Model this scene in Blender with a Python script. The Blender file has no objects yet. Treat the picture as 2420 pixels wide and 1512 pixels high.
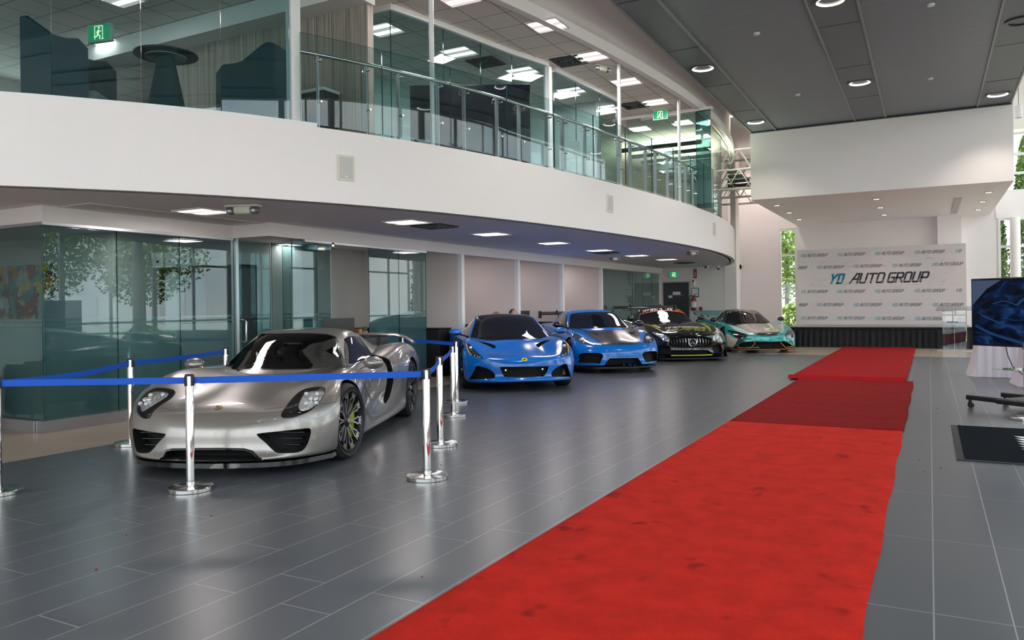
import bpy, bmesh, math, random
from mathutils import Vector, Matrix
from mathutils.bvhtree import BVHTree
from mathutils.geometry import delaunay_2d_cdt
random.seed(7)
SC=bpy.context.scene; COL=SC.collection; PI=math.pi
# ------------------------------------------------------------ camera
FPX=1840.0; CX=1210.0; CY=721.0; ROLL=.0134; HCAM=1.385; YAW=math.atan(987/1840)
_c=bpy.data.cameras.new('camera'); CAM=bpy.data.objects.new('camera',_c); COL.objects.link(CAM)
_c.sensor_width=36.0; _c.lens=36.0*FPX/2420.0; _c.shift_y=-35.0/2420.0; _c.clip_end=400; _c.clip_start=.05
_F=Vector((-math.sin(YAW),math.cos(YAW),0)); _R=Vector((math.cos(YAW),math.sin(YAW),0)); _U=Vector((0,0,1))
RC=_R*math.cos(ROLL)-_U*math.sin(ROLL); UC=_U*math.cos(ROLL)+_R*math.sin(ROLL)
CAM.matrix_world=Matrix(((RC.x,UC.x,-_F.x,0),(RC.y,UC.y,-_F.y,0),(RC.z,UC.z,-_F.z,HCAM),(0,0,0,1)))
SC.camera=CAM
EYE=Vector((0,0,HCAM))
# ------------------------------------------------------------ view + world
vs=SC.view_settings; vs.view_transform='Standard'; vs.look='None'; vs.gamma=1; vs.use_curve_mapping=False; vs.exposure=0.58
SC.cycles.max_bounces=10; SC.cycles.diffuse_bounces=4; SC.cycles.glossy_bounces=5; SC.cycles.transmission_bounces=6; SC.cycles.transparent_max_bounces=24
SC.cycles.caustics_reflective=False; SC.cycles.caustics_refractive=False; SC.cycles.sample_clamp_indirect=6; SC.cycles.use_denoising=True
W=bpy.data.worlds.new('World'); SC.world=W; W.use_nodes=True
def _world():
    nt=W.node_tree; N=nt.nodes; L=nt.links; N.clear()
    out=N.new('ShaderNodeOutputWorld'); bg=N.new('ShaderNodeBackground'); tc=N.new('ShaderNodeTexCoord'); sep=N.new('ShaderNodeSeparateXYZ')
    L.new(tc.outputs['Generated'],sep.inputs[0])
    cr=N.new('ShaderNodeValToRGB'); e=cr.color_ramp.elements; e[0].position=.0; e[0].color=(.80,.86,.92,1); e[1].position=.55; e[1].color=(.36,.50,.72,1)
    L.new(sep.outputs['Z'],cr.inputs[0])
    mp=N.new('ShaderNodeMapping'); mp.inputs['Scale'].default_value=(1.6,1.6,4.5); L.new(tc.outputs['Generated'],mp.inputs[0])
    nz=N.new('ShaderNodeTexNoise'); nz.inputs['Scale'].default_value=2.2; nz.inputs['Detail'].default_value=6; nz.inputs['Roughness'].default_value=.6; L.new(mp.outputs[0],nz.inputs[0])
    c2=N.new('ShaderNodeValToRGB'); e=c2.color_ramp.elements; e[0].position=.36; e[0].color=(0,0,0,1); e[1].position=.6; e[1].color=(1,1,1,1); L.new(nz.outputs[0],c2.inputs[0])
    mx=N.new('ShaderNodeMix'); mx.data_type='RGBA'; L.new(c2.outputs[0],mx.inputs[0]); L.new(cr.outputs[0],mx.inputs[6]); mx.inputs[7].default_value=(1.0,.95,.95,1)
    L.new(mx.outputs[2],bg.inputs[0]); bg.inputs[1].default_value=3.2; L.new(bg.outputs[0],out.inputs[0])
_world()
# sun from behind the building: lights the forecourt, never enters the room
_s=bpy.data.lights.new('sun','SUN'); _s.energy=9.0; _s.angle=math.radians(4); _s.color=(1,.95,.88); SUN=bpy.data.objects.new('sun',_s); COL.objects.link(SUN)
SUN.rotation_euler=Vector((.36,.05,-.93)).to_track_quat('-Z','Y').to_euler(); SUN.location=(8,-10,20)
# ------------------------------------------------------------ helpers
def tag(o,label=None,cat=None,group=None,kind=None):
    if label: o['label']=label
    if cat: o['category']=cat
    if group: o['group']=group
    if kind: o['kind']=kind
    return o
def empty(name,loc=(0,0,0),rz=0,label=None,cat=None,group=None):
    o=bpy.data.objects.new(name,None); COL.objects.link(o); o.location=loc; o.rotation_euler=(0,0,rz); o.empty_display_size=.1
    return tag(o,label,cat,group)
def ray(px,py): return _F+RC*((px-CX)/FPX)-UC*((py-CY)/FPX)
def onz(px,py,z=0.0):
    r=ray(px,py); return EYE+r*((z-HCAM)/r.z)
def ondepth(px,py,t): return EYE+ray(px,py)*t
def onX(px,py,X):
    r=ray(px,py); return EYE+r*(X/r.x)
def onY(px,py,Y):
    r=ray(px,py); return EYE+r*(Y/r.y)
def proj(p):
    d=Vector(p)-EYE; f=d.dot(_F); return (CX+FPX*d.dot(RC)/f, CY-FPX*d.dot(UC)/f)
class MB:
    def __init__(s): s.v=[]; s.f=[]; s.m=[]; s.mats=[]; s.cur=0
    def mat(s,m):
        if m not in s.mats: s.mats.append(m)
        s.cur=s.mats.index(m); return s
    def add(s,vs,fs,M=None):
        b=len(s.v)
        s.v+= [tuple(M@Vector(p)) for p in vs] if M is not None else [tuple(p) for p in vs]
        for f in fs: s.f.append(tuple(i+b for i in f)); s.m.append(s.cur)
        return s
    def box(s,a,b,M=None):
        x0,y0,z0=a; x1,y1,z1=b
        if x0>x1:x0,x1=x1,x0
        if y0>y1:y0,y1=y1,y0
        if z0>z1:z0,z1=z1,z0
        s.nb=getattr(s,'nb',0)+1; e=(s.nb%7)*.00022 # keep touching boxes from sharing exact faces
        if min(x1-x0,y1-y0,z1-z0)>.003: x0+=e;x1-=e;y0+=e;y1-=e;z0+=e;z1-=e
        return s.add([(x0,y0,z0),(x1,y0,z0),(x1,y1,z0),(x0,y1,z0),(x0,y0,z1),(x1,y0,z1),(x1,y1,z1),(x0,y1,z1)],
            [(0,3,2,1),(4,5,6,7),(0,1,5,4),(1,2,6,5),(2,3,7,6),(3,0,4,7)],M)
    def rbox(s,a,b,r=.01,M=None,n=3):
        bm=bmesh.new(); c=[(a[i]+b[i])/2 for i in range(3)]; d=[abs(b[i]-a[i]) for i in range(3)]
        bmesh.ops.create_cube(bm,size=1,matrix=Matrix.Translation(c)@Matrix.Diagonal((*d,1)))
        bmesh.ops.bevel(bm,geom=bm.edges[:],offset=min(r,min(d)*.49),segments=n,profile=.5,affect='EDGES')
        s.bm(bm,M); return s
    def bm(s,bm,M=None):
        bm.verts.index_update(); s.add([v.co[:] for v in bm.verts],[[v.index for v in f.verts] for f in bm.faces],M); bm.free(); return s
    def lathe(s,prof,n=32,M=None,cap=True):
        vs=[];fs=[]
        for (r,z) in prof:
            for k in range(n):
                a=2*PI*k/n; vs.append((r*math.cos(a),r*math.sin(a),z))
        for i in range(len(prof)-1):
            for k in range(n):
                k2=(k+1)%n; fs.append((i*n+k,i*n+k2,(i+1)*n+k2,(i+1)*n+k))
        if cap:
            if prof[0][0]>1e-5: fs.append(tuple(range(n-1,-1,-1)))
            if prof[-1][0]>1e-5: fs.append(tuple((len(prof)-1)*n+k for k in range(n)))
        return s.add(vs,fs,M)
    def cyl(s,a,b,r,n=20,r2=None):
        a=Vector(a); b=Vector(b); d=b-a; q=Vector((0,0,1)).rotation_difference(d.normalized()); M=Matrix.Translation(a)@q.to_matrix().to_4x4()
        return s.lathe([(r,0),(r if r2 is None else r2,d.length)],n,M)
    def tube(s,pts,r,n=8,closed=False):
        P=[Vector(p) for p in pts]; k=len(P); vs=[];fs=[]; up=Vector((0,0,1)); pn=None
        for i,p in enumerate(P):
            if closed: t=P[(i+1)%k]-P[i-1]
            else: t=P[min(i+1,k-1)]-P[max(i-1,0)]
            t.normalize()
            if pn is None:
                pn=t.cross(up if abs(t.z)<.9 else Vector((1,0,0))).normalized()
            pn=(pn-t*pn.dot(t)).normalized(); bn=t.cross(pn)
            rr=r[i] if isinstance(r,(list,tuple)) else r
            for j in range(n):
                a=2*PI*j/n; vs.append(p+pn*math.cos(a)*rr+bn*math.sin(a)*rr)
        for i in range(k if closed else k-1):
            i2=(i+1)%k
            for j in range(n):
                j2=(j+1)%n; fs.append((i*n+j,i*n+j2,i2*n+j2,i2*n+j))
        if not closed: fs.append(tuple(range(n-1,-1,-1))); fs.append(tuple((k-1)*n+j for j in range(n)))
        return s.add(vs,fs)
    def prism(s,pts,z0,z1,M=None):
        n=len(pts); vs=[(p[0],p[1],z0) for p in pts]+[(p[0],p[1],z1) for p in pts]
        fs=[(i,(i+1)%n,n+(i+1)%n,n+i) for i in range(n)]+[tuple(range(n-1,-1,-1)),tuple(range(n,2*n))]
        return s.add(vs,fs,M)
    def ell(s,c,r,seg=20,rings=12,M=None):
        bm=bmesh.new(); bmesh.ops.create_uvsphere(bm,u_segments=seg,v_segments=rings,radius=1,matrix=Matrix.Translation(c)@Matrix.Diagonal((*r,1)))
        return s.bm(bm,M)
    def build(s,name,mat=None,parent=None,angle=35,label=None,kind=None,fix=True):
        me=bpy.data.meshes.new(name); me.from_pydata([tuple(v) for v in s.v],[],s.f)
        ms=s.mats if s.mats else [mat]
        for m in ms: me.materials.append(m)
        if s.mats: me.polygons.foreach_set('material_index',s.m)
        if fix:
            bm=bmesh.new(); bm.from_mesh(me); bmesh.ops.recalc_face_normals(bm,faces=bm.faces); bm.to_mesh(me); bm.free()
        me.shade_smooth()
        try: me.set_sharp_from_angle(angle=math.radians(angle))
        except Exception: pass
        me.update(); o=bpy.data.objects.new(name,me); COL.objects.link(o)
        if parent: o.parent=parent
        if label: o['label']=label
        if kind: o['kind']=kind
        return o
def struct(name,mb,mat=None,angle=35): return mb.build(name,mat,None,angle,kind='structure')
def copy_tree(o,parent=None,label=None):
    c=o.copy(); COL.objects.link(c); c.parent=parent
    if label: c['label']=label
    for ch in list(o.children): copy_tree(ch,c)
    return c
def frame(o,x,z): # matrix from origin, x axis, z axis
    x=Vector(x).normalized(); z=Vector(z).normalized(); y=z.cross(x).normalized(); x=y.cross(z)
    return Matrix(((x.x,y.x,z.x,o[0]),(x.y,y.y,z.y,o[1]),(x.z,y.z,z.z,o[2]),(0,0,0,1)))
# ------------------------------------------------------------ materials
MAT={}
def mat(name,col,rough=.5,metal=0.,coat=0.,noise=0.,nscale=8.,bump=0.,bscale=60.,emit=None,es=1.,ior=1.45,coatr=.03,alpha=1.,spec=.5):
    if name in MAT: return MAT[name]
    m=bpy.data.materials.new(name); m.use_nodes=True; nt=m.node_tree; N=nt.nodes; L=nt.links; b=N['Principled BSDF']
    b.inputs['Base Color'].default_value=(*col,1); b.inputs['Roughness'].default_value=rough; b.inputs['Metallic'].default_value=metal
    b.inputs['Coat Weight'].default_value=coat; b.inputs['Coat Roughness'].default_value=coatr; b.inputs['IOR'].default_value=ior; b.inputs['Specular IOR Level'].default_value=spec
    if emit: b.inputs['Emission Color'].default_value=(*emit,1); b.inputs['Emission Strength'].default_value=es
    tc=N.new('ShaderNodeTexCoord')
    nz=N.new('ShaderNodeTexNoise'); nz.inputs['Scale'].default_value=nscale; nz.inputs['Detail'].default_value=3; L.new(tc.outputs['Object'],nz.inputs['Vector'])
    mr=N.new('ShaderNodeMapRange'); L.new(nz.outputs[0],mr.inputs[0]); mr.inputs[3].default_value=1-noise; mr.inputs[4].default_value=1+noise
    mx=N.new('ShaderNodeVectorMath'); mx.operation='SCALE'; mx.inputs[0].default_value=col; L.new(mr.outputs[0],mx.inputs['Scale']); L.new(mx.outputs[0],b.inputs['Base Color'])
    if bump:
        n2=N.new('ShaderNodeTexNoise'); n2.inputs['Scale'].default_value=bscale; n2.inputs['Detail'].default_value=4; L.new(tc.outputs['Object'],n2.inputs['Vector'])
        bp=N.new('ShaderNodeBump'); bp.inputs['Strength'].default_value=bump; bp.inputs['Distance'].default_value=.01; L.new(n2.outputs[0],bp.inputs['Height']); L.new(bp.outputs[0],b.inputs['Normal'])
    MAT[name]=m; return m
def schlick(nt,r0):
    N=nt.nodes; L=nt.links; lw=N.new('ShaderNodeLayerWeight'); lw.inputs[0].default_value=.5; p=N.new('ShaderNodeMath'); p.operation='POWER'; p.inputs[1].default_value=5.0; L.new(lw.outputs['Facing'],p.inputs[0])
    q=N.new('ShaderNodeMath'); q.operation='MULTIPLY_ADD'; q.inputs[1].default_value=1-r0; q.inputs[2].default_value=r0; L.new(p.outputs[0],q.inputs[0]); return q.outputs[0]
def glassmat(name,tint,ior=1.5,rough=0.,boost=1.0):
    m=bpy.data.materials.new(name); m.use_nodes=True; nt=m.node_tree; N=nt.nodes; L=nt.links; N.clear()
    o=N.new('ShaderNodeOutputMaterial'); mx=N.new('ShaderNodeMixShader'); t=N.new('ShaderNodeBsdfTransparent'); g=N.new('ShaderNodeBsdfGlossy')
    t.inputs[0].default_value=(*tint,1); g.inputs['Roughness'].default_value=rough
    f=schlick(nt,((ior-1)/(ior+1))**2); mu=N.new('ShaderNodeMath'); mu.operation='MULTIPLY'; mu.use_clamp=True; mu.inputs[1].default_value=boost; L.new(f,mu.inputs[0])
    L.new(mu.outputs[0],mx.inputs[0]); L.new(t.outputs[0],mx.inputs[1]); L.new(g.outputs[0],mx.inputs[2]); L.new(mx.outputs[0],o.inputs[0]); MAT[name]=m; return m
def frostmat(name,col,trans=.35):
    m=bpy.data.materials.new(name); m.use_nodes=True; nt=m.node_tree; N=nt.nodes; L=nt.links; N.clear()
    o=N.new('ShaderNodeOutputMaterial'); mx=N.new('ShaderNodeMixShader'); t=N.new('ShaderNodeBsdfTransparent'); d=N.new('ShaderNodeBsdfDiffuse'); tl=N.new('ShaderNodeBsdfTranslucent')
    g=N.new('ShaderNodeBsdfGlossy'); g.inputs['Roughness'].default_value=.08; fr=schlick(nt,.04)
    t.inputs[0].default_value=(*[c**.5 for c in col],1); d.inputs[0].default_value=(*col,1); tl.inputs[0].default_value=(*col,1)
    m1=N.new('ShaderNodeMixShader'); m1.inputs[0].default_value=.55; L.new(d.outputs[0],m1.inputs[1]); L.new(tl.outputs[0],m1.inputs[2])
    mx.inputs[0].default_value=1-trans; L.new(t.outputs[0],mx.inputs[1]); L.new(m1.outputs[0],mx.inputs[2])
    m2=N.new('ShaderNodeMixShader'); L.new(fr,m2.inputs[0]); L.new(mx.outputs[0],m2.inputs[1]); L.new(g.outputs[0],m2.inputs[2]); L.new(m2.outputs[0],o.inputs[0]); MAT[name]=m; return m
def tilemat(name,c1,c2,mortar,tw,tl,rough,rot=0.,msize=.0025,seed=0.):
    # staggered planks: strips of width tw (X), length tl (Y), random stagger per strip
    m=bpy.data.materials.new(name); m.use_nodes=True; nt=m.node_tree; N=nt.nodes; L=nt.links; b=N['Principled BSDF']
    tc=N.new('ShaderNodeTexCoord'); sp=N.new('ShaderNodeSeparateXYZ'); L.new(tc.outputs['Object'],sp.inputs[0])
    def M(op,a,bv=None,clamp=False):
        n=N.new('ShaderNodeMath'); n.operation=op
        for i,v in enumerate((a,bv)):
            if v is None: continue
            if isinstance(v,(int,float)): n.inputs[i].default_value=v
            else: L.new(v,n.inputs[i])
        return n.outputs[0]
    u=M('DIVIDE',sp.outputs['X'],tw); iu=M('FLOOR',u); fu=M('FRACT',u)
    wn=N.new('ShaderNodeTexWhiteNoise'); wn.noise_dimensions='1D'; L.new(M('ADD',iu,.37+seed),wn.inputs['W'])
    stag=M('DIVIDE',M('FLOOR',M('MULTIPLY',wn.outputs['Value'],4.)),4.)
    v=M('ADD',M('DIVIDE',sp.outputs['Y'],tl),stag); iv=M('FLOOR',v); fv=M('FRACT',v)
    du=M('MULTIPLY',M('MINIMUM',fu,M('SUBTRACT',1.,fu)),tw); dv=M('MULTIPLY',M('MINIMUM',fv,M('SUBTRACT',1.,fv)),tl)
    dd=M('MINIMUM',du,dv); line=M('LESS_THAN',dd,msize)
    cb=N.new('ShaderNodeCombineXYZ'); L.new(iu,cb.inputs[0]); L.new(iv,cb.inputs[1]); w2=N.new('ShaderNodeTexWhiteNoise'); w2.noise_dimensions='2D'; L.new(cb.outputs[0],w2.inputs['Vector'])
    nz=N.new('ShaderNodeTexNoise'); nz.inputs['Scale'].default_value=1.4; nz.inputs['Detail'].default_value=5; mpp=N.new('ShaderNodeMapping'); mpp.inputs['Scale'].default_value=(6,1.2,1); L.new(tc.outputs['Object'],mpp.inputs[0]); L.new(mpp.outputs[0],nz.inputs['Vector'])
    t=M('ADD',M('MULTIPLY',w2.outputs['Value'],.4),M('MULTIPLY',nz.outputs[0],.6))
    mx=N.new('ShaderNodeMix'); mx.data_type='RGBA'; L.new(t,mx.inputs[0]); mx.inputs[6].default_value=(*c1,1); mx.inputs[7].default_value=(*c2,1)
    m2=N.new('ShaderNodeMix'); m2.data_type='RGBA'; L.new(line,m2.inputs[0]); L.new(mx.outputs[2],m2.inputs[6]); m2.inputs[7].default_value=(*mortar,1)
    L.new(m2.outputs[2],b.inputs['Base Color'])
    mr=N.new('ShaderNodeMapRange'); L.new(nz.outputs[0],mr.inputs[0]); mr.inputs[3].default_value=rough*.96; mr.inputs[4].default_value=rough*1.04; L.new(mr.outputs[0],b.inputs['Roughness'])
    bp=N.new('ShaderNodeBump'); bp.inputs['Strength'].default_value=.25; bp.inputs['Distance'].default_value=.002; bp.invert=True; L.new(line,bp.inputs['Height']); L.new(bp.outputs[0],b.inputs['Normal'])
    MAT[name]=m; return m
def gridmat(name,col,line,g,axis=(0,1),lw=.006,rough=.8,off=(0,0),nb=.0):
    m=bpy.data.materials.new(name); m.use_nodes=True; nt=m.node_tree; N=nt.nodes; L=nt.links; b=N['Principled BSDF']; b.inputs['Roughness'].default_value=rough
    tc=N.new('ShaderNodeTexCoord'); sp=N.new('ShaderNodeSeparateXYZ'); L.new(tc.outputs['Object'],sp.inputs[0])
    def M(op,a,bv=None):
        n=N.new('ShaderNodeMath'); n.operation=op
        for i,v in enumerate((a,bv)):
            if v is None: continue
            if isinstance(v,(int,float)): n.inputs[i].default_value=v
            else: L.new(v,n.inputs[i])
        return n.outputs[0]
    ds=[]
    for k,ax in enumerate(axis):
        gg=g[k] if isinstance(g,(tuple,list)) else g
        f=M('FRACT',M('DIVIDE',M('ADD',sp.outputs[ax],off[k]),gg)); ds.append(M('MULTIPLY',M('MINIMUM',f,M('SUBTRACT',1.,f)),gg))
    d=ds[0] if len(ds)==1 else M('MINIMUM',ds[0],ds[1]); ln=M('LESS_THAN',d,lw)
    mx=N.new('ShaderNodeMix'); mx.data_type='RGBA'; L.new(ln,mx.inputs[0]); mx.inputs[6].default_value=(*col,1); mx.inputs[7].default_value=(*line,1); L.new(mx.outputs[2],b.inputs['Base Color'])
    nz=N.new('ShaderNodeTexNoise'); nz.inputs['Scale'].default_value=90; L.new(tc.outputs['Object'],nz.inputs['Vector'])
    bp=N.new('ShaderNodeBump'); bp.inputs['Strength'].default_value=.12+nb; bp.inputs['Distance'].default_value=.004; L.new(nz.outputs[0],bp.inputs['Height']); L.new(bp.outputs[0],b.inputs['Normal'])
    MAT[name]=m; return m
white=mat('white_paint',(.90,.845,.845),.55,bump=.04,noise=.015)
white2=mat('soffit_paint',(.62,.60,.62),.7,bump=.03,noise=.02)
wallm=mat('wall_paint',(.82,.78,.77),.6,bump=.04,noise=.02)
officew=mat('office_wall_paint',(.76,.69,.67),.7,bump=.03,noise=.02)
trimw=mat('white_trim',(.85,.85,.86),.4)
alu=mat('brushed_aluminium',(.62,.62,.64),.32,1.,noise=.04)
alud=mat('satin_aluminium_panel',(.50,.50,.53),.35,.85,noise=.03)
chrome=mat('chrome',(.86,.85,.84),.06,1.)
steel=mat('stainless_steel',(.72,.71,.70),.16,1.)
blackp=mat('black_plastic',(.012,.013,.015),.4)
blackg=mat('gloss_black',(.008,.008,.01),.08,coat=1.)
darkint=mat('dark_cavity',(.006,.006,.007),.85)
rubber=mat('tyre_rubber',(.017,.017,.018),.62,bump=.2,bscale=120)
glassg=glassmat('green_glass',(.68,.81,.815),boost=1.3)
glassl=glassmat('railing_glass',(.80,.885,.88))
glassc=glassmat('window_glass',(.93,.96,.95))
edgeg=mat('glass_edge',(.02,.09,.09),.1,spec=.8)
frost=frostmat('frosted_film',(.46,.60,.62),.30)
# ============================================================ SETTING
ZS=2.60; ZF=3.46; ZU=5.68; ZC=5.90; ZR=6.75
floor_m=tilemat('grey_floor_tile',(.088,.097,.112),(.098,.107,.122),(.30,.31,.32),.30,1.20,.29,msize=.0030)
tan_m=tilemat('tan_floor_tile',(.42,.34,.27),(.50,.42,.34),(.36,.30,.25),.60,1.20,.22,seed=3.)
ceil_u=gridmat('upper_ceiling_tile',(.84,.76,.71),(.16,.14,.13),.543,off=(.54,.27))
ceil_s=gridmat('soffit_ceiling_panel',(.90,.86,.90),(.95,.93,.95),(.543,2.2),lw=.004,off=(.25,.3))
metal_c=gridmat('metal_slat_ceiling',(.180,.193,.215),(.085,.09,.10),.30,axis=(1,),lw=.004,rough=.42)
strip_c=gridmat('metal_strip_panel',(.17,.175,.185),(.08,.08,.085),.0,axis=(1,),lw=.0) if False else mat('metal_strip_panel',(.130,.141,.160),.42,noise=.03)
struct('floor',MB().box((-7.5,-8,-.12),(5.2,21.35,0)),floor_m)
mb=MB(); mb.box((-15,-8,-.12),(-7.5,30,0)); mb.box((-7.5,21.35,-.12),(5.2,30,0)); struct('floor_tan_border',mb,tan_m)
# --- mezzanine edge curve
CURVE=[(-12.6,1.0),(-10.6,1.95),(-9.0,3.15),(-7.85,4.27),(-7.39,4.83),(-6.98,5.38),(-6.58,6.02),(-6.28,6.61),(-5.96,7.33),(-5.66,8.17),(-5.45,8.88),(-5.25,9.70),(-5.06,10.72),(-4.87,11.93),(-4.68,13.43),(-4.52,15.2),(-4.44,16.9),(-4.46,18.9),(-4.66,21.1),(-4.98,23.0),(-5.36,24.6),(-5.82,26.0),(-6.1,26.6)]
def cr_pts(P,n=6):
    out=[]; P=[Vector(p) for p in P]
    for i in range(len(P)-1):
        p0=P[max(i-1,0)];p1=P[i];p2=P[i+1];p3=P[min(i+2,len(P)-1)]
        for k in range(n):
            t=k/n; out.append(.5*((2*p1)+(p2-p0)*t+(2*p0-5*p1+4*p2-p3)*t*t+(3*p1-p0-3*p2+p3)*t**3))
    out.append(P[-1]); return out
EDGE=cr_pts(CURVE,6)
def offs(P,d): # positive = inward (to the left, away from hall)
    o=[]
    for i,p in enumerate(P):
        t=(P[min(i+1,len(P)-1)]-P[max(i-1,0)]).normalized(); o.append(p+Vector((-t.y,t.x))*d)
    return o
def strip(mb,P,Q,za,zb): # closed band between plan curves P (outer) and Q (inner), z from za to zb
    n=len(P); vs=[(p.x,p.y,za) for p in P]+[(p.x,p.y,zb) for p in P]+[(p.x,p.y,za) for p in Q]+[(p.x,p.y,zb) for p in Q]; fs=[]
    for i in range(n-1):
        fs+=[(i,i+1,n+i+1,n+i),(2*n+i+1,2*n+i,3*n+i,3*n+i+1),(n+i,n+i+1,3*n+i+1,3*n+i),(i+1,i,2*n+i,2*n+i+1)]
    fs+=[(0,n,3*n,2*n),(n-1,3*n-1,4*n-1,2*n-1)]
    return mb.add(vs,fs)
struct('trim_mezzanine_fascia',strip(MB(),EDGE,offs(EDGE,.14),ZS,ZF),white)
inner=offs(EDGE,.14)
def slab(name,P,X,z0,z1,m):
    n=len(P); vs=[(p.x,p.y,z0) for p in P]+[(X,p.y,z0) for p in P]+[(p.x,p.y,z1) for p in P]+[(X,p.y,z1) for p in P]; fs=[]
    for i in range(n-1): fs+=[(i,n+i,n+i+1,i+1),(2*n+i,2*n+i+1,3*n+i+1,3*n+i),(i,i+1,2*n+i+1,2*n+i)]
    fs+=[(0,2*n,3*n,n),(n-1,2*n-1,4*n-1,3*n-1)]
    return struct(name,MB().add(vs,fs),m)
slab('ceiling_soffit',offs(EDGE,.1),-15,ZS,ZS+.05,ceil_s)
slab('floor_mezzanine',inner,-15,ZF-.14,ZF-.06,mat('dark_carpet_floor',(.06,.06,.065),.9))
# curved groove line in the far soffit
g=[Vector((-7.0+1.35*math.cos(a),22.9+2.2*math.sin(a),0)) for a in [(-70+i*7)*PI/180 for i in range(20)]]
# --- lower bulkhead and office fronts
mb=MB(); mb.prism([(-15,5.29),(-8.89,5.29),(-8.89,8.06),(-8.21,8.06),(-8.21,26.48),(-8.36,26.48),(-8.36,8.2),(-9.05,8.2),(-9.05,5.45),(-15,5.45)],2.41,ZS-.001)
struct('trim_office_bulkhead',mb,wallm)
mb=MB(); mb.prism([(-15,5.28),(-8.88,5.28),(-8.88,8.05),(-9.0,8.05),(-9.0,5.38),(-15,5.38)],2.375,2.409); mb.box((-8.32,8.8,2.375),(-8.22,12.0,2.409)); struct('trim_glass_head',mb,alud)
struct('wall_office_back',MB().box((-10.85,8.56,0),(-10.7,26.6,ZS)),officew)
YA=7.60; XA=onY(350,700,8.1).x-.12
mb=MB(); mb.prism([(-15,YA+.02),(XA,YA+.02),(XA,8.55),(-10.86,8.55),(-10.86,8.7),(XA-.14,8.7),(XA-.14,YA+.16),(-15,YA+.16)],0,ZS-.003); struct('wall_office_partition',mb,officew)
# white-edged cubicle partitions facing the hall
POSTX=[(1090,'a'),(1223,'b'),(1328,'c'),(1420,'d')]
for i,(px,_) in enumerate(POSTX):
    Y=onX(px,700,-8.27).y; mb=MB(); mb.mat(officew); mb.box((-10.7,Y-.05,0),(-8.30,Y+.05,ZS)); mb.mat(trimw); mb.box((-8.31,Y-.055,0),(-8.22,Y+.055,2.41))
    struct('wall_cubicle_partition_%d'%(i+1),mb)
# --- door wall at the far end
YD=26.5; YB=29.3
DX0,DX1=onY(1565,700,YD).x,onY(1631,700,YD).x; DZ=onY(1600,665,YD).z
mb=MB(); mb.box((-15,YD,0),(DX0,YD+.15,ZS)); mb.box((DX1,YD,0),(-6.08,YD+.15,ZS)); mb.box((DX0,YD,DZ),(DX1,YD+.15,ZS)); struct('wall_service_door',mb,wallm)
mb=MB(); mb.box((-6.08,YD-.02,0),(-5.68,YD+.5,ZR)); struct('wall_pilaster',mb,white); struct('wall_pilaster_return',MB().box((-6.3,YD+.1,0),(-6.1,YB+.1,ZR)),white)
YB=29.3
W0,W1=onY(1843,700,YB).x,onY(1884,700,YB).x
wz=lambda px,py:onY(px,py,YB).z
mb=MB(); WX=onY(1697,400,YB).x; mb.box((-9.5,YB,0),(WX-.32,YB+.2,ZR)); mb.box((WX-.32,YB,0),(WX+.32,YB+.2,3.5)); mb.box((WX-.32,YB,5.9),(WX+.32,YB+.2,ZR)); mb.box((WX+.32,YB,0),(W0,YB+.2,ZR)); mb.box((W0,YB,wz(1860,541)),(W1,YB+.2,ZR)); mb.box((W0,YB,0),(W1,YB+.2,.35)); mb.box((W1,YB,0),(1.95,YB+.2,ZR)); struct('wall_back',mb,white)
struct('wall_mezzanine_end',MB().box((-15,26.75,ZS),(-8.2,26.9,ZR)),wallm); struct('floor_mezzanine_end',MB().box((-9.5,26.66,ZS),(-6.10,YB,ZS+.15)),wallm)
def window(name,o,u,w,z0,z1,vs_=(),hs_=(),fr=.06,dep=.08,glass=None,m=None):
    # window in a vertical plane: origin o (x,y), direction u, width w, vertical mullions at vs_, transoms at hs_
    u=Vector((*u,0)).normalized(); M=frame((o[0],o[1],0),u,(0,0,1)); mb=MB()
    mb.box((0,-dep/2,z0),(fr,dep/2,z1),M); mb.box((w-fr,-dep/2,z0),(w,dep/2,z1),M); mb.box((0,-dep/2,z0),(w,dep/2,z0+fr),M); mb.box((0,-dep/2,z1-fr),(w,dep/2,z1),M)
    for v in vs_: mb.box((v-fr/2,-dep/2,z0),(v+fr/2,dep/2,z1),M)
    for h in hs_: mb.box((0,-dep/2,h-fr/2),(w,dep/2,h+fr/2),M)
    f=mb.build(name,m or trimw,kind='structure')
    g=MB().box((fr/2,-.004,z0+fr/2),(w-fr/2,.004,z1-fr/2),M).build('pane',glass or glassc,f)
    return f
window('window_1',(W0,YB+.05),(1,0),W1-W0,.35,wz(1860,541),(),(wz(1860,603),))
window('window_31',(WX-.32,YB+.05),(1,0),.64,3.5,5.9,(),(4.0,4.55,5.1,5.5),fr=.06)
# back recess details under the box
mb=MB(); mb.box((onY(2216,600,29.0).x,28.95,0),(onY(2273,600,29.0).x,YB,ZR-2.6)); struct('wall_back_pilaster',mb,white)
# right of the box: windows in the far wall, then the side curtain wall
XR=4.6
window('window_2',(1.95,YB),(1,0),XR-1.95,.35,onY(2365,516,YB).z,(.86,1.75),(onY(2365,583,YB).z,),fr=.07)
struct('wall_back_right_band',MB().box((1.9,YB-.05,onY(2365,516,YB).z),(XR,YB+.15,4.75)),white)
window('window_3',(1.95,YB),(1,0),XR-1.95,4.75,ZR-.1,(1.2,),(5.35,5.95),fr=.08)
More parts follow.
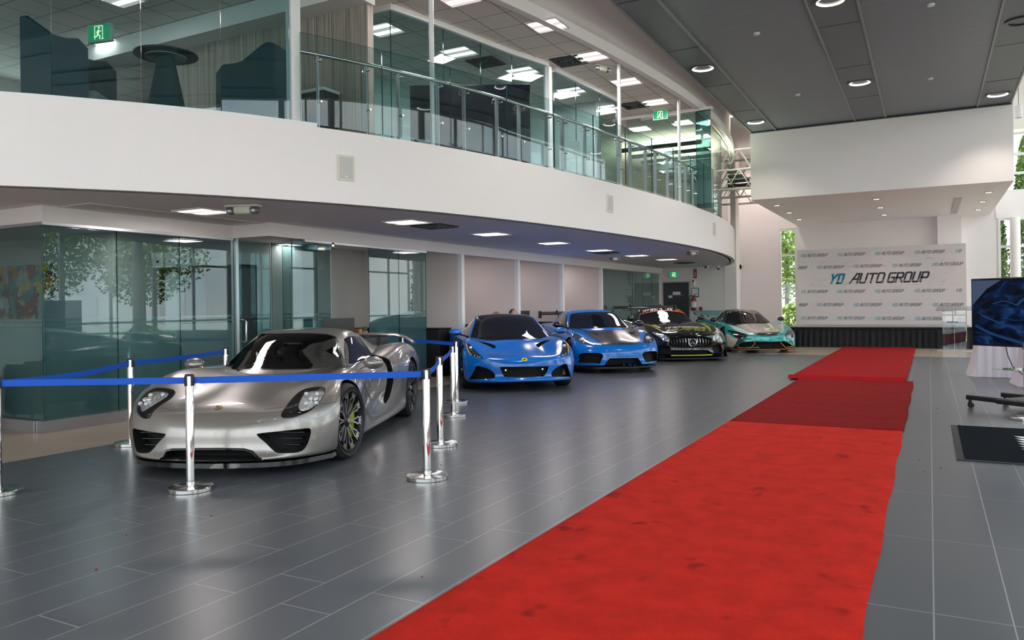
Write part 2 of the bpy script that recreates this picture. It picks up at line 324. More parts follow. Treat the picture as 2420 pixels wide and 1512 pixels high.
# side curtain wall (right of the camera)
n=0
for k in range(12):
    y0=-7.8+3.1*k; 
    if y0>YB-2.9: break
    window('window_%d'%(k+4),(XR,y0+3.1),(0,-1),3.1,.35,ZR-.1,(1.55,),(1.0,2.9,4.6),fr=.07)
struct('trim_side_sill',MB().box((XR-.1,-7.9,0),(XR+.12,YB,.35)),white)
mb=MB()
for k in range(9): mb.lathe([(.16,0),(.16,ZR)],28,Matrix.Translation((XR-.55,-6+4.4*k,0)))
struct('trim_side_columns',mb,white)
# wall behind the camera: glazed too
for k in range(5): window('window_%d'%(k+20),(-11.0+3.1*k,-8),(1,0),3.1,.35,ZR-.1,(1.55,),(1.0,2.9,4.6),fr=.07)
struct('wall_front_left',MB().box((-15,-8.1,0),(-11.0,-7.95,ZR)),white)
# left end wall, with a strip window at the upper floor
mb=MB(); mb.box((-15.15,-8,0),(-15,30,ZF+.9)); mb.box((-15.15,-8,5.3),(-15,30,ZR)); mb.box((-15.15,-8,0),(-15,2.2,ZR)); mb.box((-15.15,9.5,0),(-15,30,ZR)); struct('wall_left_end',mb,wallm)
window('window_30',(-15.05,2.2),(0,1),7.3,ZF+.9,5.3,(1.8,3.6,5.4),(),fr=.08)
# roof and high ceilings
struct('ceiling_roof',MB().box((-15.2,-8.2,ZR),(XR+.2,YB+.3,ZR+.2)),wallm)
CX0,CX1=-4.14,1.72
mb=MB(); mb.mat(metal_c); mb.box((CX0,-6,ZC),(CX1,21.25,ZC+.10)); mb.mat(strip_c)
for a,b in ((CX0+.03,-3.50),(-1.57,-1.18+.28),(1.06,CX1-.03)): mb.box((a,-6,ZC-.012),(b,21.25,ZC))
dk=mat('ceiling_joint',(.03,.032,.035),.6); mb.mat(dk)
for (a,b,ys) in ((CX0+.05,-3.52,(1.0,3.6,6.2,8.7,11.1,13.66,16.3,18.77)),(-1.55,-.93,(1.,3.5,6.,8.6,11.15,13.74,16.33,18.9)),(1.08,CX1-.05,(1.,3.5,6.,8.6,11.2,13.8,16.38,18.96))):
    for y in ys: mb.box((a,y-.008,ZC-.016),(b,y+.008,ZC-.010))
mb.mat(mat('ceiling_rail',(.25,.255,.265),.4))
for x in (-3.50,-1.59,-.90,1.04,CX0+.02,CX1-.02): mb.box((x-.018,-6,ZC-.03),(x+.018,21.25,ZC))
mb.mat(mat('ceiling_shadow_gap',(.015,.02,.03),.5)); mb.box((CX0,21.22,ZC-.04),(CX1,21.30,ZC+.02))
struct('ceiling_metal',mb)
# white box above the stage
struct('ceiling_stage_box',MB().box((-4.16,21.3,4.1),(1.75,YB,ZR)),white)
mb=MB(); mb.box((.62,24.0,4.085),(.80,28.3,4.1)); struct('trim_box_groove',mb,mat('groove_grey',(.55,.52,.5),.6))
# upper floor ceiling + curved beam
slab('ceiling_upper',offs(EDGE,.06),-15,ZU,ZU+.05,ceil_u)
mb=MB(); strip(mb,offs(EDGE,-.04),offs(EDGE,.08),ZU-.035,ZU+.15); struct('trim_curved_beam',mb,white)
mb=MB(); strip(mb,offs(EDGE,.07),offs(EDGE,.17),ZU+.06,ZR); struct('wall_above_beam',mb,mat('beam_wall_paint',(.72,.64,.63),.7))
# roof trusses seen in the gap left of the stage box
tm=mat('truss_paint',(.80,.78,.74),.6)
for y,lb in ((23.4,'nearest white roof truss in the gap left of the white box'),(25.2,'middle white roof truss in the gap left of the white box'),(27.0,'farthest white roof truss in the gap left of the white box')):
    mb=MB()
    for z in (ZC-.02,5.3,4.72): mb.tube([(-6.4,y,z),(-4.2,y,z)],.035 if z!=5.3 else .028,8)
    x=-6.3; k=0
    while x<-4.6:
        mb.tube([(x,y,4.72 if k%2 else 5.3),(x+.35,y,5.3 if k%2 else 4.72)],.018,6); mb.tube([(x,y,5.3 if k%2 else ZC),(x+.35,y,ZC if k%2 else 5.3)],.022,6); x+=.35; k+=1
    t=mb.build('roof_truss',tm); tag(t,lb,'truss','roof trusses in the gap')
# drum canopy and round column on the right
mb=MB(); mb.lathe([(.0,3.88),(1.75,3.88),(1.95,4.0),(1.75,4.7),(1.55,5.3)],64,Matrix.Translation((4.35,22.6,0))); struct('ceiling_round_canopy',mb,white)
p=ondepth(2401,700,24.6); mb=MB(); mb.lathe([(.145,0),(.145,3.95)],32,Matrix.Translation((p.x,p.y,0))); struct('trim_round_column',mb,white)
# ============================================================ glass rooms
def glass_run(mb,pts,z0,z1,th=.012,gap=.004):
    # pts: plan polyline; each segment one pane (box) with dark edges
    for a,b in zip(pts[:-1],pts[1:]):
        a=Vector(a);b=Vector(b); u=(b-a).normalized(); n=Vector((-u.y,u.x))*th/2; a2=a+u*gap; b2=b-u*gap
        P=[a2-n,b2-n,b2+n,a2+n]; vs=[(p.x,p.y,z0) for p in P]+[(p.x,p.y,z1) for p in P]
        mb.mat(mb.gm); mb.add(vs,[(0,1,5,4),(2,3,7,6)]); mb.mat(edgeg); mb.add(vs,[(1,2,6,5),(3,0,4,7),(0,3,2,1),(4,5,6,7)])
def pane(parent,a,b,z0,z1,gm=None,name='glass_panel',th=.012):
    mb=MB(); mb.gm=gm or glassg; glass_run(mb,[a,b],z0,z1,th); return mb.build(name,None,parent,fix=False)
def film(parent,a,b,bands,off=.009,side=1):
    a=Vector(a);b=Vector(b);u=(b-a).normalized(); n=Vector((-u.y,u.x))*off*side; mb=MB()
    for z0,z1 in bands: mb.add([(a.x+n.x,a.y+n.y,z0),(b.x+n.x,b.y+n.y,z0),(b.x+n.x,b.y+n.y,z1),(a.x+n.x,a.y+n.y,z1)],[(0,1,2,3)])
    return mb.build('frosted_film',frost,parent,fix=False)
BANDS=((.14,1.19),(1.215,1.245),(1.27,1.30))
# left meeting room
GX=-8.93
lr=empty('glass_partition',(GX,5.33,0),0,'green tinted glass office front with frosted lower half behind the silver car','glass partition')
def rel(e,o): # keep world coords: offset child by parent's location
    o.matrix_parent_inverse=Matrix.Translation(-Vector(e.location)) if e.rotation_euler[2]==0 else e.matrix_basis.inverted(); return o
ys=[5.318,onX(277,700,GX).y,onX(425,700,GX).y,onX(553,700,GX).y]
for a,b in zip(ys[:-1],ys[1:]):
    rel(lr,pane(lr,(GX,a),(GX,b),.13,2.385)); rel(lr,film(lr,(GX,a+.004),(GX,b-.004),BANDS,side=1))
rel(lr,MB().box((-9.02,5.26,0),(-8.87,ys[-1],.135)).build('base_curb',alud,lr))
rel(lr,MB().box((-8.98,ys[-1],0),(-8.88,ys[-1]+.05,2.41)).build('door_post',alu,lr))
ll=empty('glass_partition',(-10.8,5.30,0),0,'short glass office wall left of the corner, with the bright collage visible through it','glass partition')
for a,b in ((-14.9,-13.0),(-13.0,-11.0),(-11.0,-8.938)): rel(ll,pane(ll,(a,5.31),(b,5.31),.13,2.385)); rel(ll,film(ll,(a,5.31),(b-.004,5.31),BANDS,side=1))
rel(ll,MB().box((-14.9,5.24,0),(-9.03,5.38,.135)).build('base_curb',alud,ll))
# glass door right of the meeting room
d0=ys[-1]+.05
gd=empty('glass_door',(-8.93,d0,0),0,'frameless glass office door with long steel pull handle behind the silver car roof','door')
d1=onX(640,700,-8.93).y
rel(gd,pane(gd,(-8.93,d0+.03),(-8.93,d1),.02,2.38)); rel(gd,film(gd,(-8.93,d0+.04),(-8.93,d1-.01),BANDS[:1]+BANDS[1:],side=1))
hy=d0+.10; mb=MB(); mb.tube([(-8.93,hy,1.22),(-8.87,hy,1.22),(-8.85,hy,1.20),(-8.85,hy,.92),(-8.87,hy,.90),(-8.93,hy,.90)],.014,12); rel(gd,mb.build('door_handle',chrome,gd,label='polished steel pull handle'))
# return and slim glass fins right of the door
gf=empty('glass_partition',(-8.6,d1,0),0,'narrow return of overlapping green glass panes just right of the office door','glass partition')
y2=onX(752,700,-8.27).y
rel(gf,pane(gf,(-8.93,d1+.02),(-8.27,y2-.55),.02,2.40)); rel(gf,pane(gf,(-8.27,y2-.55),(-8.27,y2),.02,2.40)); rel(gf,film(gf,(-8.27,y2-.545),(-8.27,y2-.005),BANDS))
y3=onX(783,700,-8.27).y; rel(gf,pane(gf,(-8.27,y2),(-8.6,y2+.02),.02,2.40)); rel(gf,pane(gf,(-9.3,y3),(-8.27,y3),.02,2.40)); rel(gf,film(gf,(-9.3,y3),(-8.28,y3),BANDS,side=1))
rel(gf,MB().box((-8.31,y3-.03,2.34),(-8.22,y3+.03,2.40)).build('patch_fitting',alu,gf))
gm=empty('glass_partition',(-8.27,10.5,0),0,'pair of frosted green glass panes in front of the desk behind the silver car','glass partition')
ya,yb,yc=[onX(p,700,-8.27).y for p in (872,943,1007)]
for a,b in ((ya,yb),(yb,yc)): rel(gm,pane(gm,(-8.27,a),(-8.27,b),.02,2.39)); rel(gm,film(gm,(-8.27,a+.004),(-8.27,b-.004),BANDS,side=1))
gq=empty('glass_partition',(-8.27,20,0),0,'far glass office front left of the black service door','glass partition')
q=[onX(p,700,-8.27).y for p in (1421,1495,1519,1540,1557)]
for a,b in zip(q[:-1],q[1:]): rel(gq,pane(gq,(-8.27,a),(-8.27,b),.02,2.39)); rel(gq,film(gq,(-8.27,a+.004),(-8.27,b-.004),BANDS,side=1))
# ---------------- upstairs
def edge_px(px,z=ZF,off=0.):
    P=offs(EDGE,off) if off else EDGE; best=None
    for i in range(len(P)-1):
        a=proj((P[i].x,P[i].y,z))[0]; b=proj((P[i+1].x,P[i+1].y,z))[0]
        if (a-px)*(b-px)<=0 and P[i].y>1.5 and abs(a-b)<400:
            t=(px-a)/(b-a) if a!=b else 0; return P[i].lerp(P[i+1],t)
    return None
ug=empty('glass_partition',(-8,4,ZF),0,'tall curved glass front of the upper lounge with armchairs, at the top left','glass partition')
seams=[-260,-90,121,332,521,684]
pp=[edge_px(s,4.2,.06) for s in seams]; pp[0]=Vector((-10.3,2.1)) if pp[0] is None else pp[0]
pp=[p for p in pp if p is not None]
for a,b in zip(pp[:-1],pp[1:]): rel(ug,pane(ug,tuple(a),tuple(b),ZF+.02,ZU,glassg))
rel(ug,strip(MB(),[p for p in offs(EDGE,.0) if p.y<pp[-1].y+.25],[p for p in offs(EDGE,.12) if p.y<pp[-1].y+.25] if False else [offs(EDGE,.12)[i] for i,p in enumerate(offs(EDGE,.0)) if p.y<pp[-1].y+.25],ZF,ZF+.045).build('base_rail',trimw,ug))
pc=edge_px(693,4.2,.10); struct('trim_lounge_post',MB().box((pc.x-.06,pc.y-.05,ZF),(pc.x+.05,pc.y+.07,ZU)),trimw)
# side glass rooms upstairs (set back from the rail)
U0=onz(922,25,5.60); 
ur=empty('glass_partition',(U0.x,U0.y,ZF),0,'green glass room set back behind the balcony railing','glass partition')
c1=(U0.x,U0.y); wl=onz(703,76,5.60)
P=[(U0.x,U0.y)]+[tuple(onz(x,y,5.60).xy) for x,y in ((1047,69),(1135,103),(1209,131),(1290,157))]
for a,b in zip(P[:-1],P[1:]): rel(ur,pane(ur,a,b,ZF,5.60))
xm=onz(800,48,5.60)
rel(ur,pane(ur,(wl.x-1.2,U0.y),(xm.x,U0.y),ZF,5.60)); rel(ur,pane(ur,(xm.x,U0.y),(U0.x,U0.y),ZF,5.60))
mb=MB(); b0=Vector(P[0]); 
PP=[Vector((P[0][0]-2.6,P[0][1]+.0)),Vector(P[0])]
mb.box((wl.x-3.0,U0.y-.05,5.60),(U0.x+.05,U0.y+.07,ZU))
for a,b in zip(P[:-1],P[1:]):
    a=Vector(a);b=Vector(b);u=(b-a).normalized();n_=Vector((-u.y,u.x)); M=frame((a.x,a.y,0),(u.x,u.y,0),(0,0,1)); mb.box((0,-.06,5.60),((b-a).length+.02,.05,ZU),M)
P2=[tuple(onz(x,y,5.60).xy) for x,y in ((1308,170),(1360,195),(1417,222),(1456,243))]
for a,b in zip(P2[:-1],P2[1:]):
    rel(ur,pane(ur,a,b,ZF,5.60)); a=Vector(a);b=Vector(b);u=(b-a).normalized(); M=frame((a.x,a.y,0),(u.x,u.y,0),(0,0,1)); mb.box((0,-.06,5.60),((b-a).length+.02,.05,ZU),M)
struct('trim_upper_glass_head',mb,trimw)
struct('trim_upper_post',MB().box((P[-1][0]-.03,P[-1][1]-.02,ZF),(P[-1][0]+.07,P[-1][1]+.10,5.60)),trimw)
V0=onz(1476,282,5.62); V1=onz(1682,261,5.62); vy=(V0.y+V1.y)/2
uf=empty('glass_partition',(V0.x,vy,ZF),0,'far glass office upstairs, warmly lit, below the green exit sign','glass partition')
xs=[V0.x,onY(1514,270,vy).x,onY(1602,270,vy).x,V1.x]
for i,(a,b) in enumerate(zip(xs[:-1],xs[1:])): rel(uf,pane(uf,(a,vy),(b,vy),ZF,5.62 if i!=1 else 5.56))
cv=[p for p in offs(EDGE,.10) if p.y>vy+.05 and p.y<26.3]
cv=[Vector((V1.x,vy))]+cv[::4]
for a,b in zip(cv[:-1],cv[1:]): rel(uf,pane(uf,tuple(a),tuple(b),ZF,5.62))
rel(uf,MB().tube([(p.x,p.y,5.62) for p in cv],.012,6).build('top_channel',blackp,uf))
struct('trim_far_glass_head',MB().box((V0.x-.3,vy-.05,5.62),(V1.x+.05,vy+.06,ZU)),trimw)
# interior walls upstairs
mb=MB(); mb.box((-9.2,9.0,ZF),(-9.05,26.7,ZU)); struct('wall_upper_back',mb,mat('upper_wall_teal_grey',(.62,.68,.67),.7))
mb=MB(); mb.box((-9.1,15.4,ZF),(V0.x-.05,15.55,ZU)); struct('wall_upper_divider',mb,wallm)
# wood panel wall of lounge
def woodm():
    m=bpy.data.materials.new('grey_striped_wood'); m.use_nodes=True; N=m.node_tree.nodes; L=m.node_tree.links; b=N['Principled BSDF']; b.inputs['Roughness'].default_value=.55
    tc=N.new('ShaderNodeTexCoord'); mp=N.new('ShaderNodeMapping'); mp.inputs['Scale'].default_value=(45,45,.6); L.new(tc.outputs['Object'],mp.inputs[0])
    nz=N.new('ShaderNodeTexNoise'); nz.inputs['Scale'].default_value=1; nz.inputs['Detail'].default_value=5; L.new(mp.outputs[0],nz.inputs['Vector'])
    cr=N.new('ShaderNodeValToRGB'); e=cr.color_ramp.elements; e[0].position=.3; e[0].color=(.17,.13,.105,1); e[1].position=.72; e[1].color=(.50,.43,.38,1); L.new(nz.outputs[0],cr.inputs[0]); L.new(cr.outputs[0],b.inputs['Base Color']); return m
YW=8.25
mb=MB(); mb.box((-10.75,YW,ZF),(-6.55,YW+.12,5.47)); struct('wall_lounge_wood',mb,woodm())
mb=MB(); mb.box((-12.0,YW-.35,5.42),(-6.5,YW+.1,ZU)); struct('ceiling_lounge_bulkhead',mb,wallm)
# ============================================================ LIGHT FITTINGS
tube_e=mat('lamp_tube_glow',(1,1,1),.5,emit=(1.0,.86,.84),es=3.2)
troff_in=mat('troffer_reflector',(.30,.26,.25),.5,emit=(1.0,.80,.76),es=.50)
troff_fr=mat('troffer_frame',(.75,.72,.71),.5)
down_e=mat('downlight_glow',(1,1,1),.5,emit=(1.0,.90,.80),es=9.0)
down_in=mat('downlight_reflector',(.75,.72,.66),.25,.4,emit=(1.0,.90,.78),es=1.1)
def make_troffer():
    t=empty('ceiling_light',(0,0,0)); mb=MB(); s=.262
    mb.box((-s,-s,-.006),(s,-s+.018,.012)); mb.box((-s,s-.018,-.006),(s,s,.012)); mb.box((-s,-s,-.006),(-s+.018,s,.012)); mb.box((s-.018,-s,-.006),(s,s,.012)); mb.build('frame',troff_fr,t)
    mb=MB(); mb.box((-s+.01,-s+.01,.004),(s-.01,s-.01,.010)); mb.build('reflector',troff_in,t)
    for dx in (-.125,.115): MB().box((-s+.03,dx-.05,-.004),(s-.03,dx+.05,.003)).build('lens_strip',tube_e,t,label='glowing white lens strip')
    return t
TR=make_troffer(); first=[True]
def tlamp(x,y,z,e=14):
    l=bpy.data.lights.new('lamp','AREA'); l.energy=e*.7; l.color=(1,.90,.87); l.size=.46; o=bpy.data.objects.new('lamp',l); COL.objects.link(o); o.location=(x,y,z-.03)
def put(proto,flag,loc,rz,label,cat,group):
    if flag[0]: o=proto; flag[0]=False
    else: o=copy_tree(proto)
    o.location=loc; o.rotation_euler=(0,0,rz); return tag(o,label,cat,group)
sof=[(481,502,'square ceiling light under the balcony beside the white twin-lamp emergency fitting'),(962,527,'square ceiling light under the balcony with the nearest dark vent right of it'),(1161,555,'square ceiling light under the balcony, above the two standing frosted panes'),(1308,576,'square ceiling light under the balcony, fourth from the left'),(1417,593,'square ceiling light under the balcony with a dark vent in front of the bumper lamp'),(1505,605,'square ceiling light under the balcony, second from the far end'),(1576,614,'small far ceiling light under the balcony, last of the front row')]
for px,py,lb in sof:
    p=onz(px,py,ZS-.02); tlamp(p.x,p.y,ZS-.012,16); put(TR,first,(p.x,p.y,ZS-.012),0,lb,'ceiling light','square lights in the balcony soffit')
off=[(222,541,'ceiling light inside the left meeting room seen through its glass'),(1050,598,'office ceiling light right of the standing frosted panes'),(1170,611,'office ceiling light between the first two white partition ends'),(1293,622,'office ceiling light between the second and third white partition ends'),(676,581,'small office ceiling light just right of the glass door')]
for px,py,lb in off:
    p=onz(px,py,2.56); 
    if px==676: p=Vector((-9.6,p.y,0)) if p.x<-12 else p
    tlamp(p.x,p.y,2.575,7); put(TR,first,(p.x,p.y,2.575),0,lb,'ceiling light','square lights inside the ground floor offices')
upl=[(1082,-3,'upstairs ceiling light cut off by the top edge of the picture'),(1293,62,'largest whole square ceiling light upstairs, left of the curved beam'),(1397,135,'upstairs square ceiling light just above the steel twin-head fitting'),(1480,195,'upstairs square ceiling light crossed by the second white pole'),(1547,243,'upstairs square ceiling light directly above the exit sign'),(262,104,'ceiling light in the upper lounge behind the hanging exit sign'),(280,-2,'ceiling light in the upper lounge cut by the top edge')]
for px,py,lb in upl:
    p=onz(px,py,ZU-.02); tlamp(p.x,p.y,ZU-.012,30 if px>500 else 10); put(TR,first,(p.x,p.y,ZU-.012),0,lb,'ceiling light','square lights in the upper ceiling')
# ceilings inside upstairs glass rooms share the upper ceiling; lights seen through the glass
for px,py,lb in ((905,72,'ceiling light behind the glass corner of the upstairs office'),(1085,125,'ceiling light in the upstairs glass office between the first pole and the vent'),(1235,170,'ceiling light in the upstairs glass office left of the white post'),(1350,216,'ceiling light behind the second group of upstairs glass panes'),(1432,256,'farthest ceiling light behind the second group of upstairs panes')):
    p=onz(px,py,ZU-.02); tlamp(p.x,p.y,ZU-.012,30 if px>500 else 10); put(TR,first,(p.x,p.y,ZU-.012),0,lb,'ceiling light','square lights inside the upstairs glass offices')
tlamp(-9.4,23.2,2.575,14); put(TR,first,(-9.4,23.2,2.575),0,'added ceiling light inside the far glass office left of the black door','ceiling light','square lights inside the ground floor offices')  # ceiling light added to brighten the dark far office
# inner soffit over offices
struct('ceiling_offices',MB().box((-15,5.47,2.59),(-8.3,26.5,2.598)),mat('office_ceiling',(.80,.77,.77),.8,noise=.02))
def make_down():
    t=empty('downlight',(0,0,0)); MB().lathe([(.245,-.012),(.20,-.016),(.20,.0),(.245,.0)],40,cap=False).build('trim_ring',mat('dark_trim_ring',(.10,.10,.105),.4),t)
    MB().lathe([(.198,.0),(.150,.035)],40,cap=False).build('reflector',down_in,t); mb=MB(); mb.lathe([(.200,-.013),(.182,-.010)],40,cap=False); mb.build('glow_ring',down_e,t,label='bright rim of the lamp')
    MB().lathe([(.0,.030),(.150,.034)],32,cap=False).build('lamp_disc',down_e,t)
    return t
DN=make_down(); fd=[True]
dl=[(1962,2,'round downlight cut off by the top edge in the middle strip of the grey ceiling'),(1661,161,'round downlight in the left strip of the grey ceiling, level with the second pole'),(1786,288,'farthest left round downlight beside the roof truss gap'),(2032,195,'round downlight in the middle strip of the grey ceiling'),(2358,223,'round downlight above the right corner of the white box'),(2415,50,'unlit dark round downlight at the right edge of the picture')]
def spot(loc,e,col,size,blend=.6,rad=.12,rot=(0,0,0)):
    l=bpy.data.lights.new('lamp','SPOT'); l.energy=e; l.color=col; l.spot_size=math.radians(size); l.spot_blend=blend; l.shadow_soft_size=rad
    o=bpy.data.objects.new('lamp',l); COL.objects.link(o); o.location=loc; o.rotation_euler=rot; return o
for px,py,lb in dl:
    p=onz(px,py,ZC-.02); 
    if px==2415:
        o=put(DN,fd,(p.x,p.y,ZC-.02),0,lb,'downlight','round downlights in the grey metal ceiling')
        for c in o.children:
            if c.name.startswith(('reflector','glow','lamp')): c.data=c.data.copy(); c.data.materials[0]=mat('unlit_lamp',(.02,.02,.022),.3)
        continue
    put(DN,fd,(p.x,p.y,ZC-.02),0,lb,'downlight','round downlights in the grey metal ceiling')
    spot((p.x,p.y,ZC-.05),(95 if py<250 else 60),(1,.88,.76),110)
for x in (-3.8,-1.25,1.35):
    for y in (-.5,4.7,9.8):
        if (x,y)==(1.35,9.8): continue
        spot((x,y,ZC-.05),60,(1,.90,.80),110)
p=Vector((-5.2,28.1,0)); put(DN,fd,(p.x,p.y,ZR-.02),0,'added unseen downlight on the high roof beyond the roof trusses','downlight','added unseen downlights on the high roof'); spot((p.x,p.y,ZR-.06),110,(1,.92,.84),150)  # unseen downlight added to light the dark trusses
p=Vector((-5.0,22.6,0)); put(DN,fd,(p.x,p.y,ZR-.02),0,'added unseen downlight on the high roof just before the roof trusses','downlight','added unseen downlights on the high roof'); spot((p.x,p.y,ZR-.06),90,(1,.92,.84),150)  # second hidden downlight, added to brighten the truss gap
# recessed square spots under the white box
def make_spot():
    t=empty('recessed_spotlight',(0,0,0)); mb=MB(); s=.095
    for a,b in (((-s,-s),(s,-s+.02)),((-s,s-.02),(s,s)),((-s,-s),(-s+.02,s)),((s-.02,-s),(s,s))): mb.box((a[0],a[1],-.008),(b[0],b[1],.008))
    mb.build('frame',mat('spot_frame',(.45,.40,.36),.4),t); MB().lathe([(0,-.01),(.062,-.008),(.070,.002)],24).build('lamp_disc',mat('warm_spot_glow',(1,1,1),.5,emit=(1,.74,.52),es=3.0),t); return t
SP=make_spot(); fs_=[True]
names=['left','middle','right']
for i,(px,py) in enumerate([(1836,486),(1865,503),(1889,519),(2071,471),(2081,491),(2090,508),(2336,455),(2322,477),(2312,496)]):
    p=onz(px,py,4.085); put(SP,fs_,(p.x,p.y,4.092),0,'%s warm square spotlight in the %s row under the white box'%(['nearest','middle','farthest'][i%3],names[i//3]),'spotlight','square spotlights under the white box')
    spot((p.x,p.y,4.06),26,(1,.80,.66),95,.8,.05)
for px,py,lb in ((1828,477,'flat round cover near the front left corner under the white box'),(2343,444,'flat round cover near the front right corner under the white box')):
    p=onz(px,py,4.09); o=MB().lathe([(0,-.012),(.13,-.010),(.14,0)],28).build('ceiling_cover',white); o.location=(p.x,p.y,4.098); tag(o,lb,'cover')
# sprinkler / smoke caps on the grey ceiling
cap=MB().lathe([(0,-.03),(.05,-.028),(.055,0)],20); c0=cap.build('sprinkler_cap',mat('cap_white',(.7,.7,.7),.5)); fc=[True]
for px,py,lb in ((1788,81,'small pale cap on the grey ceiling, left field near the top'),(1885,225,'small pale cap on the grey ceiling near the far left downlight'),(2200,13,'small dark cap on the grey ceiling at the top edge'),(2199,187,'small pale cap on the grey ceiling, right field')):
    p=onz(px,py,ZC-.02); put(c0,fc,(p.x,p.y,ZC),0,lb,'ceiling cap','caps on the grey ceiling')
# vents in the soffit and the upper ceiling
def make_vent(n='ceiling_vent'):
    t=empty(n,(0,0,0)); MB().box((-.27,-.27,-.004),(.27,.27,.004)).build('backing',mat('vent_dark',(.02,.022,.025),.7),t); 
    mb=MB(); 
    for k in range(4):
        s=.25-.06*k; w=.012
        for a,b in (((-s,-s),(s,-s+w)),((-s,s-w),(s,s)),((-s,-s),(-s+w,s)),((s-w,-s),(s,s))): mb.box((a[0],a[1],-.016-.006*k),(b[0],b[1],-.004))
    mb.build('louvre_rings',mat('vent_grey',(.10,.11,.12),.5),t); return t
VN=make_vent(); fv=[True]
for px,py,z,lb in ((1027,535,ZS-.01,'dark square vent right of the second balcony ceiling light'),(1432,597,ZS-.01,'dark vent right of the fifth light under the balcony'),(1690,589,0,''),(1618,621,ZS-.01,'farthest dark vent under the balcony beside the last light'),(1150,615,2.575,'dark vent inside the offices right of the first white partition end'),(1010,600,2.575,'dark vent behind the standing frosted panes'),(735,30,ZU-.01,'dark louvred vent upstairs right of the lounge post'),(1148,148,ZU-.01,'dark vent above the upstairs glass office'),(1345,145,ZU-.01,'flat dark ceiling tile left of the upstairs light above the twin-head fitting'),(1500,249,ZU-.01,'flat dark ceiling tile left of the light above the exit sign')):
    if not z: continue
    p=onz(px,py,z); put(VN,fv,(p.x,p.y,z),0,lb,'vent','square ceiling vents')
# emergency twin lamps
cream=mat('cream_plastic',(.62,.62,.55),.45); lensm=mat('lamp_lens',(.55,.57,.6),.12,.6)
def make_emerg():
    t=empty('emergency_light',(0,0,0)); mb=MB(); mb.rbox((-.21,-.07,-.035),(.21,.07,0),.02); mb.rbox((-.11,-.06,-.115),(.11,.06,-.01),.035); mb.build('housing',cream,t)
    for s in (-1,1):
        h=MB().ell((s*.145,-.01,-.07),(.062,.062,.048)).build('lamp_head',mat('smoked_lens',(.10,.11,.12),.15,coat=.5),t); MB().ell((s*.145,-.045,-.078),(.034,.034,.03)).build('bulb',lensm,h,label='chrome reflector bulb')
    return t
EM=make_emerg(); fe=[True]
for px,py,z,rz,lb,sc in ((575,483,ZS-.005,.35,'large cream twin-lamp emergency light under the balcony near the first ceiling light',1.0),(1452,606,ZS-.005,1.2,'small emergency lamp under the balcony above the far glass office',.8),(1635,592,ZS-.005,1.3,'emergency lamp near the curved balcony tip, above the exit door',.95),(1672,627,ZS-.005,1.3,'farthest emergency lamp beside the white camera',.85),(1423,155,ZU-.005,1.1,'steel twin-head emergency lamp on the upstairs ceiling',.9)):
    p=onz(px,py,z); o=put(EM,fe,(p.x,p.y,z),rz,lb,'emergency light','twin-lamp emergency lights'); o.scale=(sc,sc,sc)
p=onz(1697,628,ZS); t=empty('security_camera',(p.x,p.y,ZS),0,'white security camera hanging under the far balcony tip','camera'); MB().cyl((0,0,0),(0,0,-.05),.04,16).build('mount',trimw,t); MB().tube([(-.05,.05,-.07),(.03,-.08,-.10)],.045,16).build('body',trimw,t); MB().ell((.035,-.09,-.102),(.036,.02,.036)).build('lens',blackg,t)
# fascia speakers
def on_edge(px,z,off=-.01):
    p=edge_px(px,z,0); i=min(range(len(EDGE)-1),key=lambda k:(EDGE[k]-p).length); tg=(EDGE[i+1]-EDGE[i]).normalized(); n=Vector((tg.y,-tg.x)); return p+n*.004,tg,n
fsp=[True]
def make_speaker():
    t=empty('wall_speaker',(0,0,0)); MB().rbox((-.11,-.010,-.15),(.11,.004,.15),.012).build('bezel',mat('speaker_bezel',(.74,.70,.62),.5),t); MB().rbox((-.085,-.014,-.125),(.085,-.008,.125),.004).build('grille',mat('speaker_grille',(.62,.60,.58),.7,bump=.3,bscale=500),t)
    MB().box((-.012,-.0155,-.112),(.012,-.013,-.092)).build('badge',trimw,t); return t
SPK=make_speaker()
for px,py,lb in ((817,397,'rectangular speaker set in the white balcony front, nearest and largest'),(1441,481,'middle in-wall speaker in the white balcony front'),(1688,541,'farthest narrow in-wall speaker near the balcony tip')):
    p,tg,n=on_edge(px,3.0); d0=(Vector((p.x,p.y,0))-EYE).dot(_F); z=EYE.z+ray(px,py).z*d0
    put(SPK,fsp,(p.x,p.y,z),math.atan2(tg.y,tg.x)+0 if n.dot(Vector((tg.y,-tg.x)))>0 else 0,lb,'speaker','speakers in the balcony front')
# ============================================================ RAILING
postm=mat('grey_post_paint',(.42,.43,.46),.35,.3)
pol=[(1023,'tall thin white pole at the left end of the balcony'),(1466,'middle tall white pole on the balcony'),(1607,'far tall white pole beside the exit sign')]
for px,lb in pol:
    p=edge_px(px,ZF,.16); o=MB().cyl((0,0,0),(0,0,ZU-ZF),.032,20).build('support_pole',trimw); o.location=(p.x,p.y,ZF); tag(o,lb,'pole','white poles along the balcony edge')
postpx=[752,866,942,1035,1097,1175,1227,1292,1330,1383,1416,1462,1490,1526,1549,1578,1598,1620,1637,1655,1668]
def make_post():
    t=empty('railing_post',(0,0,0)); mb=MB(); mb.box((-.007,-.03,0),(.007,.03,.86)); mb.build('upright',postm,t)
    for z in (.32,.80): MB().cyl((0,-.03,z),(0,-.105,z),.013,12).build('glass_clamp',steel,t)
    MB().tube([(0,.03,.80),(0,.07,.80),(0,.085,.83),(0,.06,.865),(0,.0,.87)],.007,8).build('rail_bracket',steel,t); return t
PO=make_post(); fp=[True]
